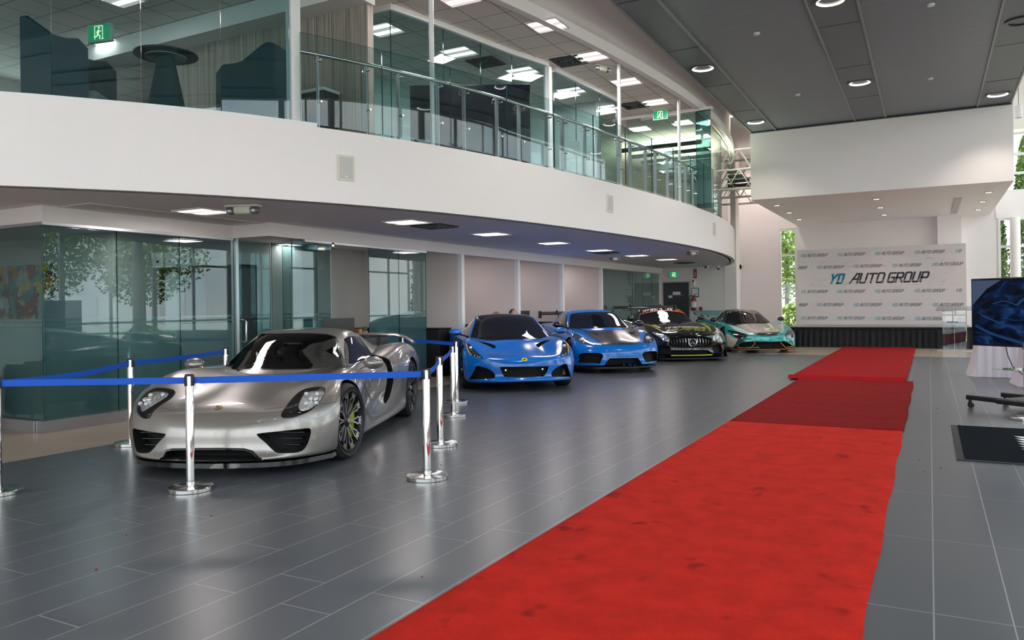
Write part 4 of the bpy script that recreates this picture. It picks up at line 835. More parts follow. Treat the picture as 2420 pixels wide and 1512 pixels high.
# ============================================================ TV ON STAND
A=ondepth(2297,659,10.2); B=ondepth(2305,815.5,10.2); dv=Vector((ondepth(2421,654,9.55)-A)); dv.z=0; u=dv.normalized(); Wt=1.52; zt=A.z; zb=B.z
M=frame((A.x,A.y,0),u,(0,0,1)); t=empty('television',(A.x,A.y,0),math.atan2(u.y,u.x),'large flat television showing a dark blue engine bay, at the right edge','television')
def scrm():
    m=bpy.data.materials.new('screen_picture'); m.use_nodes=True; N=m.node_tree.nodes; L=m.node_tree.links; b=N['Principled BSDF']; b.inputs['Base Color'].default_value=(.003,.004,.008,1); b.inputs['Roughness'].default_value=.12
    tc=N.new('ShaderNodeTexCoord'); mp=N.new('ShaderNodeMapping'); mp.inputs['Rotation'].default_value=(0,-.5,0); mp.inputs['Scale'].default_value=(2.2,1,4.5); L.new(tc.outputs['Object'],mp.inputs[0])
    nz=N.new('ShaderNodeTexNoise'); nz.inputs['Scale'].default_value=1.3; nz.inputs['Detail'].default_value=7; nz.inputs['Distortion'].default_value=2.2; L.new(mp.outputs[0],nz.inputs['Vector'])
    cr=N.new('ShaderNodeValToRGB'); e=cr.color_ramp.elements; e[0].position=.42; e[0].color=(.0,.001,.004,1); e[1].position=.75; e[1].color=(.02,.10,.28,1); e2=cr.color_ramp.elements.new(.55); e2.color=(.001,.012,.07,1); L.new(nz.outputs[0],cr.inputs[0])
    L.new(cr.outputs[0],b.inputs['Emission Color']); b.inputs['Emission Strength'].default_value=.35; return m
MB().rbox((0,-.02,zb),(Wt,.045,zt),.008).build('bezel',blackp,t); MB().box((.014,-.024,zb+.022),(Wt-.014,-.019,zt-.014)).build('screen',scrm(),t)
# drawn engine-bay shapes on the screen
sb=mat('screen_blue_shape',(.0,.0,.0),.3,emit=(.01,.06,.20),es=.35); sl=mat('screen_grey_shape',(.0,.0,.0),.3,emit=(.06,.09,.16),es=.5); h=zt-zb
MB().add([(.02,-.026,zb+h*.97),(.02,-.026,zb+h*.60),(.22,-.026,zb+h*.84),(.42,-.026,zb+h*.97)],[(0,1,2,3)]).build('screen_shape',sl,t,fix=False)
for P,r in (([(.30,.62),(.45,.66),(.62,.60)],.012),([(.62,.60),(.70,.68),(.86,.70),(1.0,.62)],.03),([(.66,.52),(.78,.48),(1.0,.46),(1.2,.5)],.04),([(.14,.46),(.40,.34),(.80,.18)],.016),([(.06,.30),(.3,.18),(.7,.06)],.03)):
    Q=cr_pts([Vector((x,zb+z*h)) for x,z in P],6); mb=MB(); V=[]
    for i,a in enumerate(Q):
        d=(Q[min(i+1,len(Q)-1)]-Q[max(i-1,0)]).normalized(); n=Vector((-d.y,d.x))*r*.6; V+=[(a.x-n.x,-.0265,a.y-n.y),(a.x+n.x,-.0265,a.y+n.y)]
    mb.add(V,[(2*i,2*i+2,2*i+3,2*i+1) for i in range(len(Q)-1)]); mb.build('screen_shape',sb,t,fix=False)
ts=empty('television_stand',(A.x,A.y,0),math.atan2(u.y,u.x),'black wheeled television stand with glass shelf','stand')
mb=MB()
for x in (.66,.86): mb.cyl((x,.09,.12),(x,.09,zt-.1),.025,16)
mb.box((.55,.05,zb+.2),(.97,.09,zb+.26)); mb.box((.55,.05,zt-.3),(.97,.09,zt-.24)); mb.build('uprights',blackp,ts)
mb=MB(); mb.rbox((.12,-.30,.10),(.70,-.24,.16),.008); mb.rbox((.80,-.30,.10),(1.38,-.24,.16),.008); mb.rbox((.55,-.34,.095),(.98,.38,.155),.01); mb.rbox((.15,.30,.10),(.6,.36,.16),.008); mb.rbox((.9,.30,.10),(1.35,.36,.16),.008); mb.build('base_frame',blackp,ts)
for x,y in ((.16,-.27),(1.34,-.27),(.19,.33),(1.31,.33)):
    c=MB().cyl((x,y,.065),(x,y,.10),.018,12).box((x-.02,y-.012,.04),(x+.03,y+.012,.07)).build('caster_fork',blackp,ts); MB().cyl((x+.01,y-.018,.034),(x+.01,y+.018,.034),.034,20).build('wheel',rubber,c)
MB().box((.42,-.22,.505),(1.12,.16,.512)).build('glass_shelf',glassmat('shelf_glass',(.6,.75,.72)),ts,fix=False)
o=MB().tube([(.40,.06,zb+.02),(.42,.08,zb-.12),(.47,.09,zb-.25),(.60,.09,zb-.34)],.006,6).build('power_cable',blackp); o.parent=None; o.matrix_world=Matrix.Translation((A.x,A.y,0))@Matrix.Rotation(math.atan2(u.y,u.x),4,'Z'); tag(o,'thin black cable hanging below the television','cable')
g=onz(2428,992); put(ST,[False],(g.x,g.y,0),0,'stanchion base under the television at the right edge','stanchion','polished belt stanchions around the silver car')
# ============================================================ WHITE TABLES
cl=mat('white_tablecloth',(.66,.61,.68),.8,bump=.1,bscale=12)
def table(cx,cy,w,d,rz,lb,seed):
    t=empty('folding_table',(cx,cy,0),rz,'table hidden under the '+lb,'table'); MB().rbox((-w/2,-d/2,.70),(w/2,d/2,.735),.01).build('tabletop',trimw,t)
    for x in (-w/2+.1,w/2-.1):
        for y in (-d/2+.08,d/2-.08): MB().cyl((x,y,0),(x,y,.70),.015,10).build('leg',steel,t)
    mb=skirt([(-w/2-.01,d/2+.01),(-w/2-.01,-d/2-.01),(w/2+.01,-d/2-.01),(w/2+.01,d/2+.01),(-w/2-.01,d/2+.01)],.004,.742,.020,.16,.14,seed); mb.box((-w/2-.012,-d/2-.012,.737),(w/2+.012,d/2+.012,.743)); c=mb.build('tablecloth',cl,None,80); c.location=(cx,cy,0); c.rotation_euler=(0,0,rz); tag(c,lb,'tablecloth','white draped tablecloths')
table(1.62,16.55,1.75,.75,0,'white floor-length cloth farthest behind the television',2)
table(1.98,14.85,1.3,.7,.1,'white floor-length cloth right behind the television stand',4)
# ============================================================ LEFT: ARMCHAIR, MEETING ROOM
orm=mat('orange_leather',(.42,.115,.022),.42,bump=.06,bscale=40)
def armchair(loc,rz,m,lb,s=1.):
    t=empty('tub_armchair',loc,rz,lb,'armchair'); mb=MB(); n=28; vs=[];fs=[]; 
    prof=[(.44,.16),(.455,.2),(.455,.72),(.42,.78),(.36,.78),(.32,.72),(.32,.40)]
    for i in range(n+1):
        a=-.30*PI+i/n*1.6*PI
        for r,z in prof: vs.append((r*math.cos(a),r*math.sin(a),z))
    k=len(prof)
    for i in range(n):
        for j in range(k-1): fs.append((i*k+j,(i+1)*k+j,(i+1)*k+j+1,i*k+j+1))
    fs+= [tuple(range(k)),tuple(n*k+j for j in range(k-1,-1,-1))]
    mb.add(vs,fs); mb.build('shell',m,t,50); MB().lathe([(0,.14),(.40,.14),(.42,.18),(.33,.40),(.30,.44),(0,.46)],32).build('seat_cushion',m,t)
    for x,y in ((.25,.25),(.25,-.25),(-.25,.25),(-.25,-.25)): MB().cyl((x,y,0),(x,y,.15),.02,10).build('leg',blackp,t)
    t.scale=(s,s,s); return t
e=onz(22,985,.16); armchair((e.x-.40,4.75,0),-2.2,orm,'rounded orange leather armchair cut by the left edge',.95)
# collage picture (plain abstract stand-in)
def collage():
    m=bpy.data.materials.new('abstract_collage'); m.use_nodes=True; N=m.node_tree.nodes; L=m.node_tree.links; b=N['Principled BSDF']; b.inputs['Roughness'].default_value=.6
    tc=N.new('ShaderNodeTexCoord'); v=N.new('ShaderNodeTexVoronoi'); v.inputs['Scale'].default_value=5.5; v.distance='MANHATTAN'; nz=N.new('ShaderNodeTexNoise'); nz.inputs['Scale'].default_value=4; nz.inputs['Detail'].default_value=6; nz.inputs['Distortion'].default_value=1.5
    L.new(tc.outputs['Object'],nz.inputs['Vector']); ad=N.new('ShaderNodeVectorMath'); ad.operation='MULTIPLY_ADD'; L.new(nz.outputs['Color'],ad.inputs[0]); ad.inputs[1].default_value=(.35,.35,.35); L.new(tc.outputs['Object'],ad.inputs[2]); L.new(ad.outputs[0],v.inputs['Vector'])
    sp=N.new('ShaderNodeSeparateColor'); L.new(v.outputs['Color'],sp.inputs[0]); cr=N.new('ShaderNodeValToRGB'); cr.color_ramp.interpolation='CONSTANT'
    cols=[(.02,.02,.03),(.55,.52,.50),(.30,.05,.04),(.70,.52,.06),(.05,.30,.36),(.65,.62,.62),(.10,.07,.08),(.75,.25,.06)]; el=cr.color_ramp.elements; el[0].color=(*cols[0],1); el[1].position=.13; el[1].color=(*cols[1],1)
    for i,c in enumerate(cols[2:]): x=el.new(.26+.12*i); x.color=(*c,1)
    L.new(sp.outputs[0],cr.inputs[0]); n2=N.new('ShaderNodeTexNoise'); n2.inputs['Scale'].default_value=14; n2.inputs['Detail'].default_value=8; L.new(tc.outputs['Object'],n2.inputs['Vector']); mx=N.new('ShaderNodeMix'); mx.data_type='RGBA'; mx.blend_type='OVERLAY'; mx.inputs[0].default_value=.8; L.new(cr.outputs[0],mx.inputs[6]); L.new(n2.outputs[0],mx.inputs[7]); L.new(mx.outputs[2],b.inputs['Base Color']); return m
a=onY(137,757,YA); c=onY(137,622,YA); o=MB().box((-2.3,-.03,0),(0,.0,c.z-a.z)).build('collage_picture',collage()); o.location=(a.x,YA,a.z); tag(o,'bright abstract collage picture on the meeting room wall, seen through the glass','picture')
mb=MB(); 
gl=mat('scrawl_cream',(.65,.60,.35),.6)
ax=-.52
for P in ([(0,0),(.10,.20)],[(.0,.16),(.12,.02)],[(.14,.0),(.15,.14),(.20,.04),(.22,.15)],[(.34,.14),(.26,.16),(.24,.04),(.32,.0),(.36,.08),(.30,.08)],[(0,-.06),(.34,-.05)],[(.12,.26),(.16,.32),(.20,.27),(.24,.34),(.27,.26)]):
    mb.tube([(ax+x,-.034,.12+z) for x,z in P],.006,6)
o2=mb.build('scrawled_lettering',gl,o)
# desk, shelf unit with archive boxes and coats
greym=mat('desk_grey',(.42,.42,.44),.5)
a=onY(193,698,7.35); b=onY(137,755,7.35)
t=empty('meeting_desk',(-10.9,6.5,0),0,'dark-edged desk inside the left meeting room','desk'); MB().rbox((-1.0,-.35,.72),(1.0,.35,.76),.01).build('desktop',blackp,t)
for x in (-.92,.92): MB().box((x-.03,-.33,0),(x+.03,.35,.72)).build('leg',blackp,t)
o=MB().rbox((-.35,-.25,0),(.35,.25,a.z-0.0),.01).build('filing_cabinet',greym); o.location=(a.x-.34,7.34,0); tag(o,'pale grey cabinet right of the collage picture in the meeting room','cabinet')
SY=8.08; xa=onY(357,700,SY).x; xb=onY(552,700,SY).x; zt_=onY(400,631,SY).z
t=empty('open_wardrobe',((xa+xb)/2,SY+.15,0),0,'black open wardrobe unit behind the meeting room glass','wardrobe'); hw=(xb-xa)/2
MB().box((-hw,-.0,zt_-.03),(hw,.3,zt_)).build('top_board',blackp,t); MB().box((-hw,.27,0),(hw,.3,zt_)).build('back_board',mat('wardrobe_black',(.012,.013,.016),.5),t)
for x in (-hw,hw-.03,-.015): MB().box((x,0,0),(x+.03,.3,zt_)).build('side_board',blackp,t)
bx=mat('archive_box_white',(.60,.60,.58),.7)
for i,(p0,p1) in enumerate(((356,384),(387,415),(418,446),(450,484))):
    a=onY(p0,612,SY); b=onY(p1,612,SY); z1=onY(p0,597,SY).z; w=(b.x-a.x)
    t=empty('archive_box',((a.x+b.x)/2,SY+.15,zt_),0,['leftmost white archive box on top of the black wardrobe','second white archive box on the wardrobe, with a green mark','third white archive box on the wardrobe','rightmost white archive box on the wardrobe'][i],'box','white archive boxes on the wardrobe')
    H_=z1-zt_; MB().rbox((-w/2+.008,-.13,0),(w/2-.008,.14,H_*.72),.004).build('box_body',bx,t); MB().rbox((-w/2,-.14,H_*.62),(w/2,.15,H_),.004).build('lid',bx,t); MB().ell((0,-.132,H_*.40),(w*.14,.006,H_*.09)).build('hand_hole',blackp,t)
def coat(px,c,lb,seed):
    a=onY(px,640,SY+.1); R=random.Random(seed); t=empty('hanging_coat',(a.x,SY+.12,zt_-.06),0,lb,'coat','coats hanging in the wardrobe'); mb=MB(); vs=[];fs=[]; n=20; prof=[(.02,.0,.02),(.05,-.02,.04),(.17,-.08,.07),(.19,-.3,.08),(.18,-.7,.09),(.20,-1.0,.10)]
    for w,z,d in prof:
        for k in range(n): an=2*PI*k/n; f=1+.12*math.sin(5*an+z*4+seed); vs.append((w*math.cos(an)*f,d*math.sin(an)*f,z))
    for j in range(len(prof)-1):
        for k in range(n): k2=(k+1)%n; fs.append((j*n+k,j*n+k2,(j+1)*n+k2,(j+1)*n+k))
    fs.append(tuple(range(n))); mb.add(vs,fs); mb.build('coat_body',c,t,60); MB().tube([(0,0,0),(0,0,.04),(.02,0,.06),(.0,0,.08)],.004,6).build('hanger_hook',steel,t)
coat(408,mat('coat_white',(.55,.55,.56),.8),'white shirt hanging in the black wardrobe',1); coat(462,mat('coat_grey_blue',(.09,.13,.16),.8),'grey-blue coat hanging at the right of the wardrobe',4)
# ============================================================ OFFICES behind the second bulkhead
blk=mat('credenza_black',(.014,.013,.014),.45)
segs=[(9.6,onX(1090,700,-8.27).y-.2)]+[(onX(POSTX[i][0],700,-8.27).y+.15,onX(POSTX[i+1][0],700,-8.27).y-.15) for i in range(3)]
lbs=['black low credenza behind the standing frosted panes','black low credenza between the first two white partition ends','black low credenza between the second and third white partition ends','black low credenza between the third and fourth white partition ends']
for i,(ya_,yb_) in enumerate(segs):
    t=empty('credenza',(-9.5,yb_-.12,0),0,lbs[i],'credenza','black credenzas along the office partitions'); MB().rbox((-1.12,-.22,.0),(1.05,.20,.93),.01).build('cabinet_body',blk,t); MB().rbox((-1.14,-.235,.93),(1.07,.20,.955),.006).build('worktop',blk,t)
    ym=(ya_+yb_)/2-.35; t=empty('office_desk',(-9.75,ym,0),0,'black desk in front of the '+lbs[i].replace('black low ',''),'desk'); MB().rbox((-.75,-.38,.70),(.75,.38,.73),.008).build('desktop',blk,t)
    for x in (-.7,.66): MB().box((x,-.34,0),(x+.04,.34,.70)).build('leg',blk,t)
def monitor(x,y,z,w,h,rz,lb):
    t=empty('computer_monitor',(x,y,z),rz,lb,'monitor'); MB().rbox((-w/2,-.012,.12),(w/2,.012,.12+h),.006).build('screen_back',blackp,t); MB().cyl((0,.01,.01),(0,.01,.16),.018,12).build('neck',blackp,t); MB().rbox((-.1,-.08,0),(.1,.08,.01),.004).build('foot',blackp,t)
p=ondepth(801,763,11.9); o=empty('side_table',(p.x,p.y,0),0,'low black table under the monitor behind the silver car','table'); MB().rbox((-.3,-.3,.68),(.3,.3,.72),.01).build('tabletop',blk,o); MB().lathe([(0,0),(.2,0),(.2,.02),(.03,.03),(.03,.68),(0,.68)],20).build('pedestal',blk,o)
monitor(p.x,p.y,.721,.50,.38,1.1,'black monitor right of the glass fins above the silver car roof')
p=onX(1237,739,-9.1); monitor(-9.1,p.y,.731,.34,p.z-.85+.05,.9,'small dark monitor edge above the bright blue car roof, right of the person')
p=onz(855,792,.955); t=empty('credenza',(p.x,p.y,0),0,'low dark cabinet carrying the succulent behind the rear wing','credenza'); MB().rbox((-.55,-.10,0),(.14,.45,.93),.01).build('cabinet_body',blk,t); MB().rbox((-.56,-.11,.93),(.15,.46,.955),.005).build('worktop',blk,t)
q=onz(846,790,.957); o=MB().rbox((-.06,-.04,0),(.06,.04,.085),.008).build('wooden_box',mat('box_wood_orange',(.42,.17,.05),.5)); o.location=(q.x,q.y,.956); tag(o,'small orange wooden box on the cabinet beside the succulent','box')
PQ=onz(863,791,.957)
def plant(x,y,z,lb,sc=1.,col=(.06,.14,.05)):
    t=empty('potted_succulent',(x,y,z),0,lb,'plant'); MB().lathe([(0,0),(.045,0),(.06,.09),(.052,.085),(0,.08)],20).build('pot',mat('terracotta_pot',(.35,.16,.10),.7),t); mb=MB(); R=random.Random(3)
    for k in range(22):
        a=R.uniform(0,2*PI); e=R.uniform(.3,1.35); l=R.uniform(.09,.15); d=Vector((math.cos(a)*math.cos(e),math.sin(a)*math.cos(e),math.sin(e))); b=Vector((0,0,.085)); mb.tube([b,b+d*l*.5,b+d*l+Vector((0,0,.01))],[.008,.010,.001],6)
    mb.build('leaves',mat('succulent_green',col,.5),t); t.scale=(sc,sc,sc)
plant(PQ.x,PQ.y,.956,'spiky succulent in a terracotta pot on the credenza',.7); PQ=onz(1103,768,1.0); plant(max(PQ.x,-10.3),segs[1][1]-.12,.956,'small green plant beside the first white partition end',1.2,(.03,.22,.04))
def office_chair(x,y,rz,lb):
    t=empty('office_chair',(x,y,0),rz,lb,'office chair'); MB().rbox((-.24,-.23,.44),(.24,.23,.50),.03).build('seat',blackp,t)
    fm=MB(); fm.tube([(-.2,.24,.55),(-.2,.27,.95),(-.16,.29,1.04),(.16,.29,1.04),(.2,.27,.95),(.2,.24,.55)],.016,8,closed=True); fm.build('back_frame',blackp,t); MB().box((-.19,.255,.56),(.19,.262,1.02)).build('mesh_back',mat('mesh_fabric',(.05,.06,.085),.8),t)
    MB().cyl((0,0,.10),(0,0,.44),.025,12).build('gas_column',steel,t)
    for k in range(5):
        a=2*PI*k/5; l=MB().tube([(0,0,.11),(math.cos(a)*.28,math.sin(a)*.28,.07)],.02,8).build('star_leg',steel,t); MB().ell((math.cos(a)*.29,math.sin(a)*.29,.03),(.028,.028,.03),10,8).build('caster',rubber,l)
p=onz(1018,862); office_chair(p.x,p.y,2.3,'black mesh office chair behind the far stanchion row')
# seated persons, only heads visible above the bright blue car
def seated(x,y,rz,hair,skin,shirt,lb,long_hair=False,top=1.30):
    t=empty('person',(x,y,0),rz,lb,'person'); dz=top-1.30
    J=[((0,0,.50),.15),((0,.01,.72),.14),((0,.02,.92),.15),((0,.02,1.0),.07),((0,.0,1.07),.055)]; E=[(0,1),(1,2),(2,3),(3,4)]
    for s in (-1,1): b=len(J); J+=[((s*.18,.02,.95),.06),((s*.24,-.10,.74),.045),((s*.17,-.32,.76),.035),((s*.11,.0,.48),.10),((s*.12,-.42,.48),.07),((s*.12,-.44,.10),.05),((s*.12,-.54,.05),.04)]; E+=[(2,b),(b,b+1),(b+1,b+2),(0,b+3),(b+3,b+4),(b+4,b+5),(b+5,b+6)]
    me=bpy.data.meshes.new('body'); me.from_pydata([(p[0][0],p[0][1],p[0][2]+dz) for p in J],E,[]); o=bpy.data.objects.new('body',me); COL.objects.link(o); o.parent=t
    me.materials.append(shirt); sk=o.modifiers.new('s','SKIN'); sv=me.skin_vertices[0].data
    for i,p in enumerate(J): sv[i].radius=(p[1],p[1]*.8)
    sv[0].use_root=True; o.modifiers.new('b','SUBSURF').levels=1; o.modifiers['b'].render_levels=2
    h=MB(); h.ell((0,-.01,1.185+dz),(.075,.092,.115),20,14); h.ell((0,-.10,1.17+dz),(.014,.02,.022),8,6)
    for s in (-1,1): h.ell((s*.077,.0,1.18+dz),(.012,.022,.03),8,6)
    hd=h.build('head',skin,t); MB().ell((0,.012,1.21+dz),(.084,.098,.10),20,14).build('hair',hair,hd)
    f=MB(); 
    for s in (-1,1): f.ell((s*.03,-.092,1.19+dz),(.013,.008,.008),8,6)
    f.ell((0,-.095,1.12+dz),(.022,.008,.006),8,6); f.build('face_features',mat('feature_dark',(.05,.03,.03),.5),hd)
    for s in (-1,1): 
        hb=MB(); hb.ell((s*.17,-.36,.765+dz),(.035,.05,.018),10,8)
        for q in range(4): hb.tube([(s*.17+(q-1.5)*.018,-.39,.765+dz),(s*.17+(q-1.5)*.02,-.44-.01*(q in (1,2)),.755+dz)],.008,6)
        hb.tube([(s*.17-s*.03,-.35,.765+dz),(s*.17-s*.055,-.385,.755+dz)],.009,6); hb.build('hand',skin,t)
skinm=mat('skin',(.48,.27,.20),.55)
p=onY(1212,731,15.0); seated(p.x,p.y,.9,mat('hair_black',(.01,.008,.008),.5),skinm,mat('shirt_black',(.02,.02,.025),.8),'seated person with short black hair, head visible above the bright blue car',top=p.z+.0)
p=onY(1174,737,14.9); seated(p.x,p.y,2.6,mat('hair_light_brown',(.28,.15,.09),.6),skinm,mat('shirt_grey',(.15,.15,.17),.8),'seated person with light brown hair, just the top of the head visible',top=p.z+.0)
# ============================================================ UPPER LOUNGE FURNITURE
teal=mat('lounge_fabric_teal',(.028,.075,.095),.85,bump=.1,bscale=200); seatg=mat('lounge_seat_grey',(.30,.36,.37),.8)
def lounge_chair(px,D,rz,lb,h=1.15,w=.78):
    b=ondepth(px,200,D); t=empty('high_back_lounge_chair',(b.x,b.y,ZF-.06),rz,lb,'armchair'); mb=MB(); n=22; vs=[];fs=[]
    U=[(-w/2,-.36),(-w/2,.10),(-w/2+.04,.30),(-w/2+.14,.38),(w/2-.14,.38),(w/2-.04,.30),(w/2,.10),(w/2,-.36)]; U=[tuple(p) for p in cr_pts(U,4)]
    def zz(p): return h*(.80+.20*max(0,min(1,(p[1]+.05)/.35)))-(.10 if p[1]<-.34 else 0)
    m_=len(U); outer=[]; 
    for r,dz in ((0,.22),(0,1),(.035,1),(.07,.97),(.07,.25)):
        for i,p in enumerate(U):
            c=Vector(p); nrm=Vector((-p[0],-p[1]+.05)).normalized(); q=c+nrm*r; vs.append((q.x,q.y,(zz(p) if dz>.9 else dz)-(.02 if r in (0,.07) and dz>.9 else 0)))
    for j in range(4):
        for i in range(m_-1): fs.append((j*m_+i,j*m_+i+1,(j+1)*m_+i+1,(j+1)*m_+i))
    fs+=[tuple(j*m_ for j in range(5)),tuple(j*m_+m_-1 for j in range(4,-1,-1))]
    mb.add(vs,fs); mb.build('shell',teal,t,50); MB().rbox((-w/2+.08,-.42,.26),(w/2-.08,.30,.44),.06).build('seat_cushion',seatg,t); MB().rbox((-w/2+.10,.16,.42),(w/2-.10,.30,h-.12),.05).build('back_cushion',seatg,t)
    for x,y in ((-w/2+.1,-.3),(w/2-.1,-.3),(-w/2+.1,.28),(w/2-.1,.28)): MB().cyl((x,y,0),(x*.95,y*.95,.26),.015,8).build('leg',steel,t)
lounge_chair(165,8.9,2.20,'dark teal high-back lounge chair at the left of the upper lounge',1.22,.85); lounge_chair(608,9.9,-1.25,'dark teal high-back lounge chair at the right of the upper lounge',1.26,.72); 
b=ondepth(392,130,9.3); t=empty('round_pedestal_table',(b.x,b.y,ZF-.06),0,'round dark pedestal table between the lounge chairs','table'); ht=b.z-ZF+.06
MB().lathe([(0,ht-.03),(.20,ht-.03),(.36,ht-.012),(.365,ht),(.36,ht+.006),(0,ht+.006)],48).build('tabletop',mat('table_dark',(.03,.045,.06),.35),t); MB().lathe([(.205,ht-.036),(.235,ht-.036),(.235,ht-.022),(.205,ht-.022)],40).build('mounting_ring',mat('ring_grey',(.35,.42,.47),.4),t)
MB().lathe([(0,0),(.30,0),(.285,.02),(.095,ht-.04),(0,ht-.03)],40).build('cone_pedestal',teal,t)
# low counter behind the lounge
t=empty('lounge_counter',(-8.2,YW-.35,ZF-.06),0,'white-topped counter along the striped wood wall of the lounge','counter'); MB().box((-1.9,-.02,.86),(1.2,.30,.90)).build('worktop',trimw,t); MB().box((-1.88,.02,0),(1.18,.28,.86)).build('counter_body',mat('counter_dark',(.05,.055,.065),.5),t)
# wall plate on upper glass
p=onz(1362,350,4.5) if False else ondepth(1362,350,12.6); o=MB().rbox((-.06,-.012,-.12),(.06,.012,.12),.008).build('push_plate',trimw); o.location=p; o.rotation_euler=(0,0,.9); tag(o,'white push plate on the upstairs glass, between the fifth and sixth railing sheets','plate')
# dark screen wall in the upstairs office and brown door
p=ondepth(1120,280,11.2); o=MB().rbox((-.9,-.03,-.55),(.9,.03,.62),.01).build('wall_display',mat('display_dark',(.008,.01,.02),.2)); o.location=(p.x-.3,p.y+.4,p.z); o.rotation_euler=(0,0,.5); tag(o,'large dark wall display inside the upstairs glass office','display')
# suspended dark baffles in far upstairs office, with an added uplight
dkb=mat('baffle_dark',(.02,.035,.035),.5)
for k in range(9):
    y=vy+1.6+k*.95; o=MB().box((-1.05,-.03,-.05),(1.05,.03,.05)).build('ceiling_baffle',dkb); o.location=(-5.85-.03*k,y,ZU-.42); tag(o,['nearest dark ceiling baffle','second','third','fourth','fifth','sixth','seventh','eighth','farthest'][k]+(' dark suspended baffle in the warm far upstairs office' if k else ' in the warm far upstairs office'),'ceiling baffle','suspended baffles in the far upstairs office')
pu=bpy.data.lights.new('lamp','AREA'); pu.energy=230; pu.size=1.6; pu.color=(1,.86,.62); o=bpy.data.objects.new('lamp',pu); COL.objects.link(o); o.location=(-6.0,vy+4,ZU-.75); o.rotation_euler=(PI,0,0)  # bare lamp added, aimed up for the warm ceiling glow
struct('wall_far_upper_office',MB().box((-9.0,24.6,ZF),(-6.3,24.75,ZU)),mat('warm_wall',(.62,.56,.42),.7))
# ============================================================ SMALL THINGS ON THE RIGHT
p=ondepth(2407,265,19.0); t=empty('pendant_lamp',(p.x,p.y,p.z),0,'white cylinder pendant lamp right of the white box','pendant lamp'); MB().lathe([(0,.16),(.085,.16),(.085,-.14),(.07,-.14),(.07,.0),(0,.0)],28).build('shade',trimw,t); MB().cyl((0,0,.16),(0,0,ZR-p.z),.006,8).build('cord',blackp,t)
# ============================================================ OUTSIDE
struct('ground_outside',MB().box((-60,-60,-.35),(60,90,-.14)),mat('outside_concrete',(.52,.50,.48),.9,noise=.1)); 
lawn=struct('ground_lawn',MB().box((XR+3.5,-30,-.14),(XR+7,60,-.05)).box((-30,YB+2.2,-.14),(30,YB+8,-.05)),mat('lawn_green',(.10,.17,.03),.95,noise=.3,nscale=20))
def tree(x,y,kind,h,r,lb,seed,cat='tree',group=None):
    R=random.Random(seed); t=empty({'cedar':'cedar_tree','leafy':'leafy_tree','shrub':'shrub'}[kind],(x,y,-.14),0,lb,cat,group)
    mb=MB(); cm={'cedar':(.10,.17,.03),'leafy':(.17,.26,.05),'shrub':(.20,.28,.07)}[kind]
    n={'cedar':9000,'leafy':7500,'shrub':1400}[kind]
    for k in range(n):
        a=R.uniform(0,2*PI)
        if kind=='cedar':
            v=R.random()**.9; z=.1+v*h; rr=r*(1-v)**.5*(.62+.4*R.random())*(1+.12*math.sin(9*a+v*20)); s=R.uniform(.04,.10)
        elif kind=='leafy':
            u_=R.uniform(-1,1); rr0=R.random()**.35; z=h*.62+u_*h*.38*rr0; rr=r*math.sqrt(max(0,1-u_*u_))*rr0*(1+.25*math.sin(4*a+u_*5)); s=R.uniform(.05,.12)
        else: u_=R.uniform(0,1); z=u_*h; rr=r*math.sqrt(max(0,1-u_*u_)); s=R.uniform(.06,.12)
        c=Vector((rr*math.cos(a),rr*math.sin(a),z)); d=Vector((R.uniform(-1,1),R.uniform(-1,1),R.uniform(-1,1))).normalized(); e=d.orthogonal().normalized(); f=d.cross(e)
        mb.add([c-e*s,c+f*s*.6,c+e*s,c-f*s*.6],[(0,1,2,3)])
    mb.build('foliage',mat('foliage_'+kind,cm,.8,noise=.35,nscale=3),t,fix=False)
    if kind!='shrub': MB().cyl((0,0,0),(0,0,h*.6),.12,10,.05).build('trunk',mat('bark',(.10,.07,.05),.9),t)
cx=[2.0,2.95,3.9,4.85,5.8]
for i,x in enumerate(cx): tree(x+.1*i,YB+3.4+(.4 if i%2 else 0),'cedar',6.6+.6*(i%3),.60,['leftmost tall narrow cedar outside the right back window','second narrow cedar outside the right back window','third narrow cedar outside the right back window','fourth narrow cedar outside, behind the round column','last narrow cedar outside at the right edge'][i],20+i,'tree','cedars outside the back window')
tree(-5.2,YB+4.5,'leafy',6.5,2.3,'leafy green tree outside the narrow left back window',41); tree(-9.9,YB+6.5,'leafy',6.5,2.2,'leafy tree outside, seen past the far upstairs glass',42); tree(-4.4,YB+2.2,'shrub',1.5,1.1,'shrub outside below the narrow left back window',43,'shrub')
for i,(x,y,h_,r_) in enumerate([(XR+6,3.0,7,2.4),(XR+9,10,8,2.8),(XR+6.5,17,7.5,2.5),(XR+10,24,7,2.5),(XR+8,-6,7,2.4)]): tree(x,y,'leafy',h_,r_,['broad tree outside the side windows, reflected in the office glass','taller tree outside the side windows, second in the row','third broad tree outside the side windows','fourth tree outside the side windows near the far end','tree outside behind the camera position'][i],60+i,'tree','trees outside the side windows')
for i,y in enumerate((1,5.5,8,12,15,20)): tree(XR+4.6,y,'shrub',.9,.8,['first low shrub outside the side windows','second low shrub outside the side windows','third low shrub outside the side windows','fourth low shrub outside the side windows','fifth low shrub outside the side windows','sixth low shrub outside the side windows'][i],80+i,'shrub','low shrubs outside the side windows')
t=empty('white_building',(XR+30,2,-.14),0,'plain white warehouse across the road, seen only as a reflection','building'); MB().box((-6,-14,0),(6,14,5.2)).build('walls',mat('warehouse_white',(.62,.62,.62),.8),t); MB().box((-6.2,-14.2,5.2),(6.2,14.2,5.5)).build('roof_edge',mat('roof_edge_grey',(.3,.3,.32),.7),t)
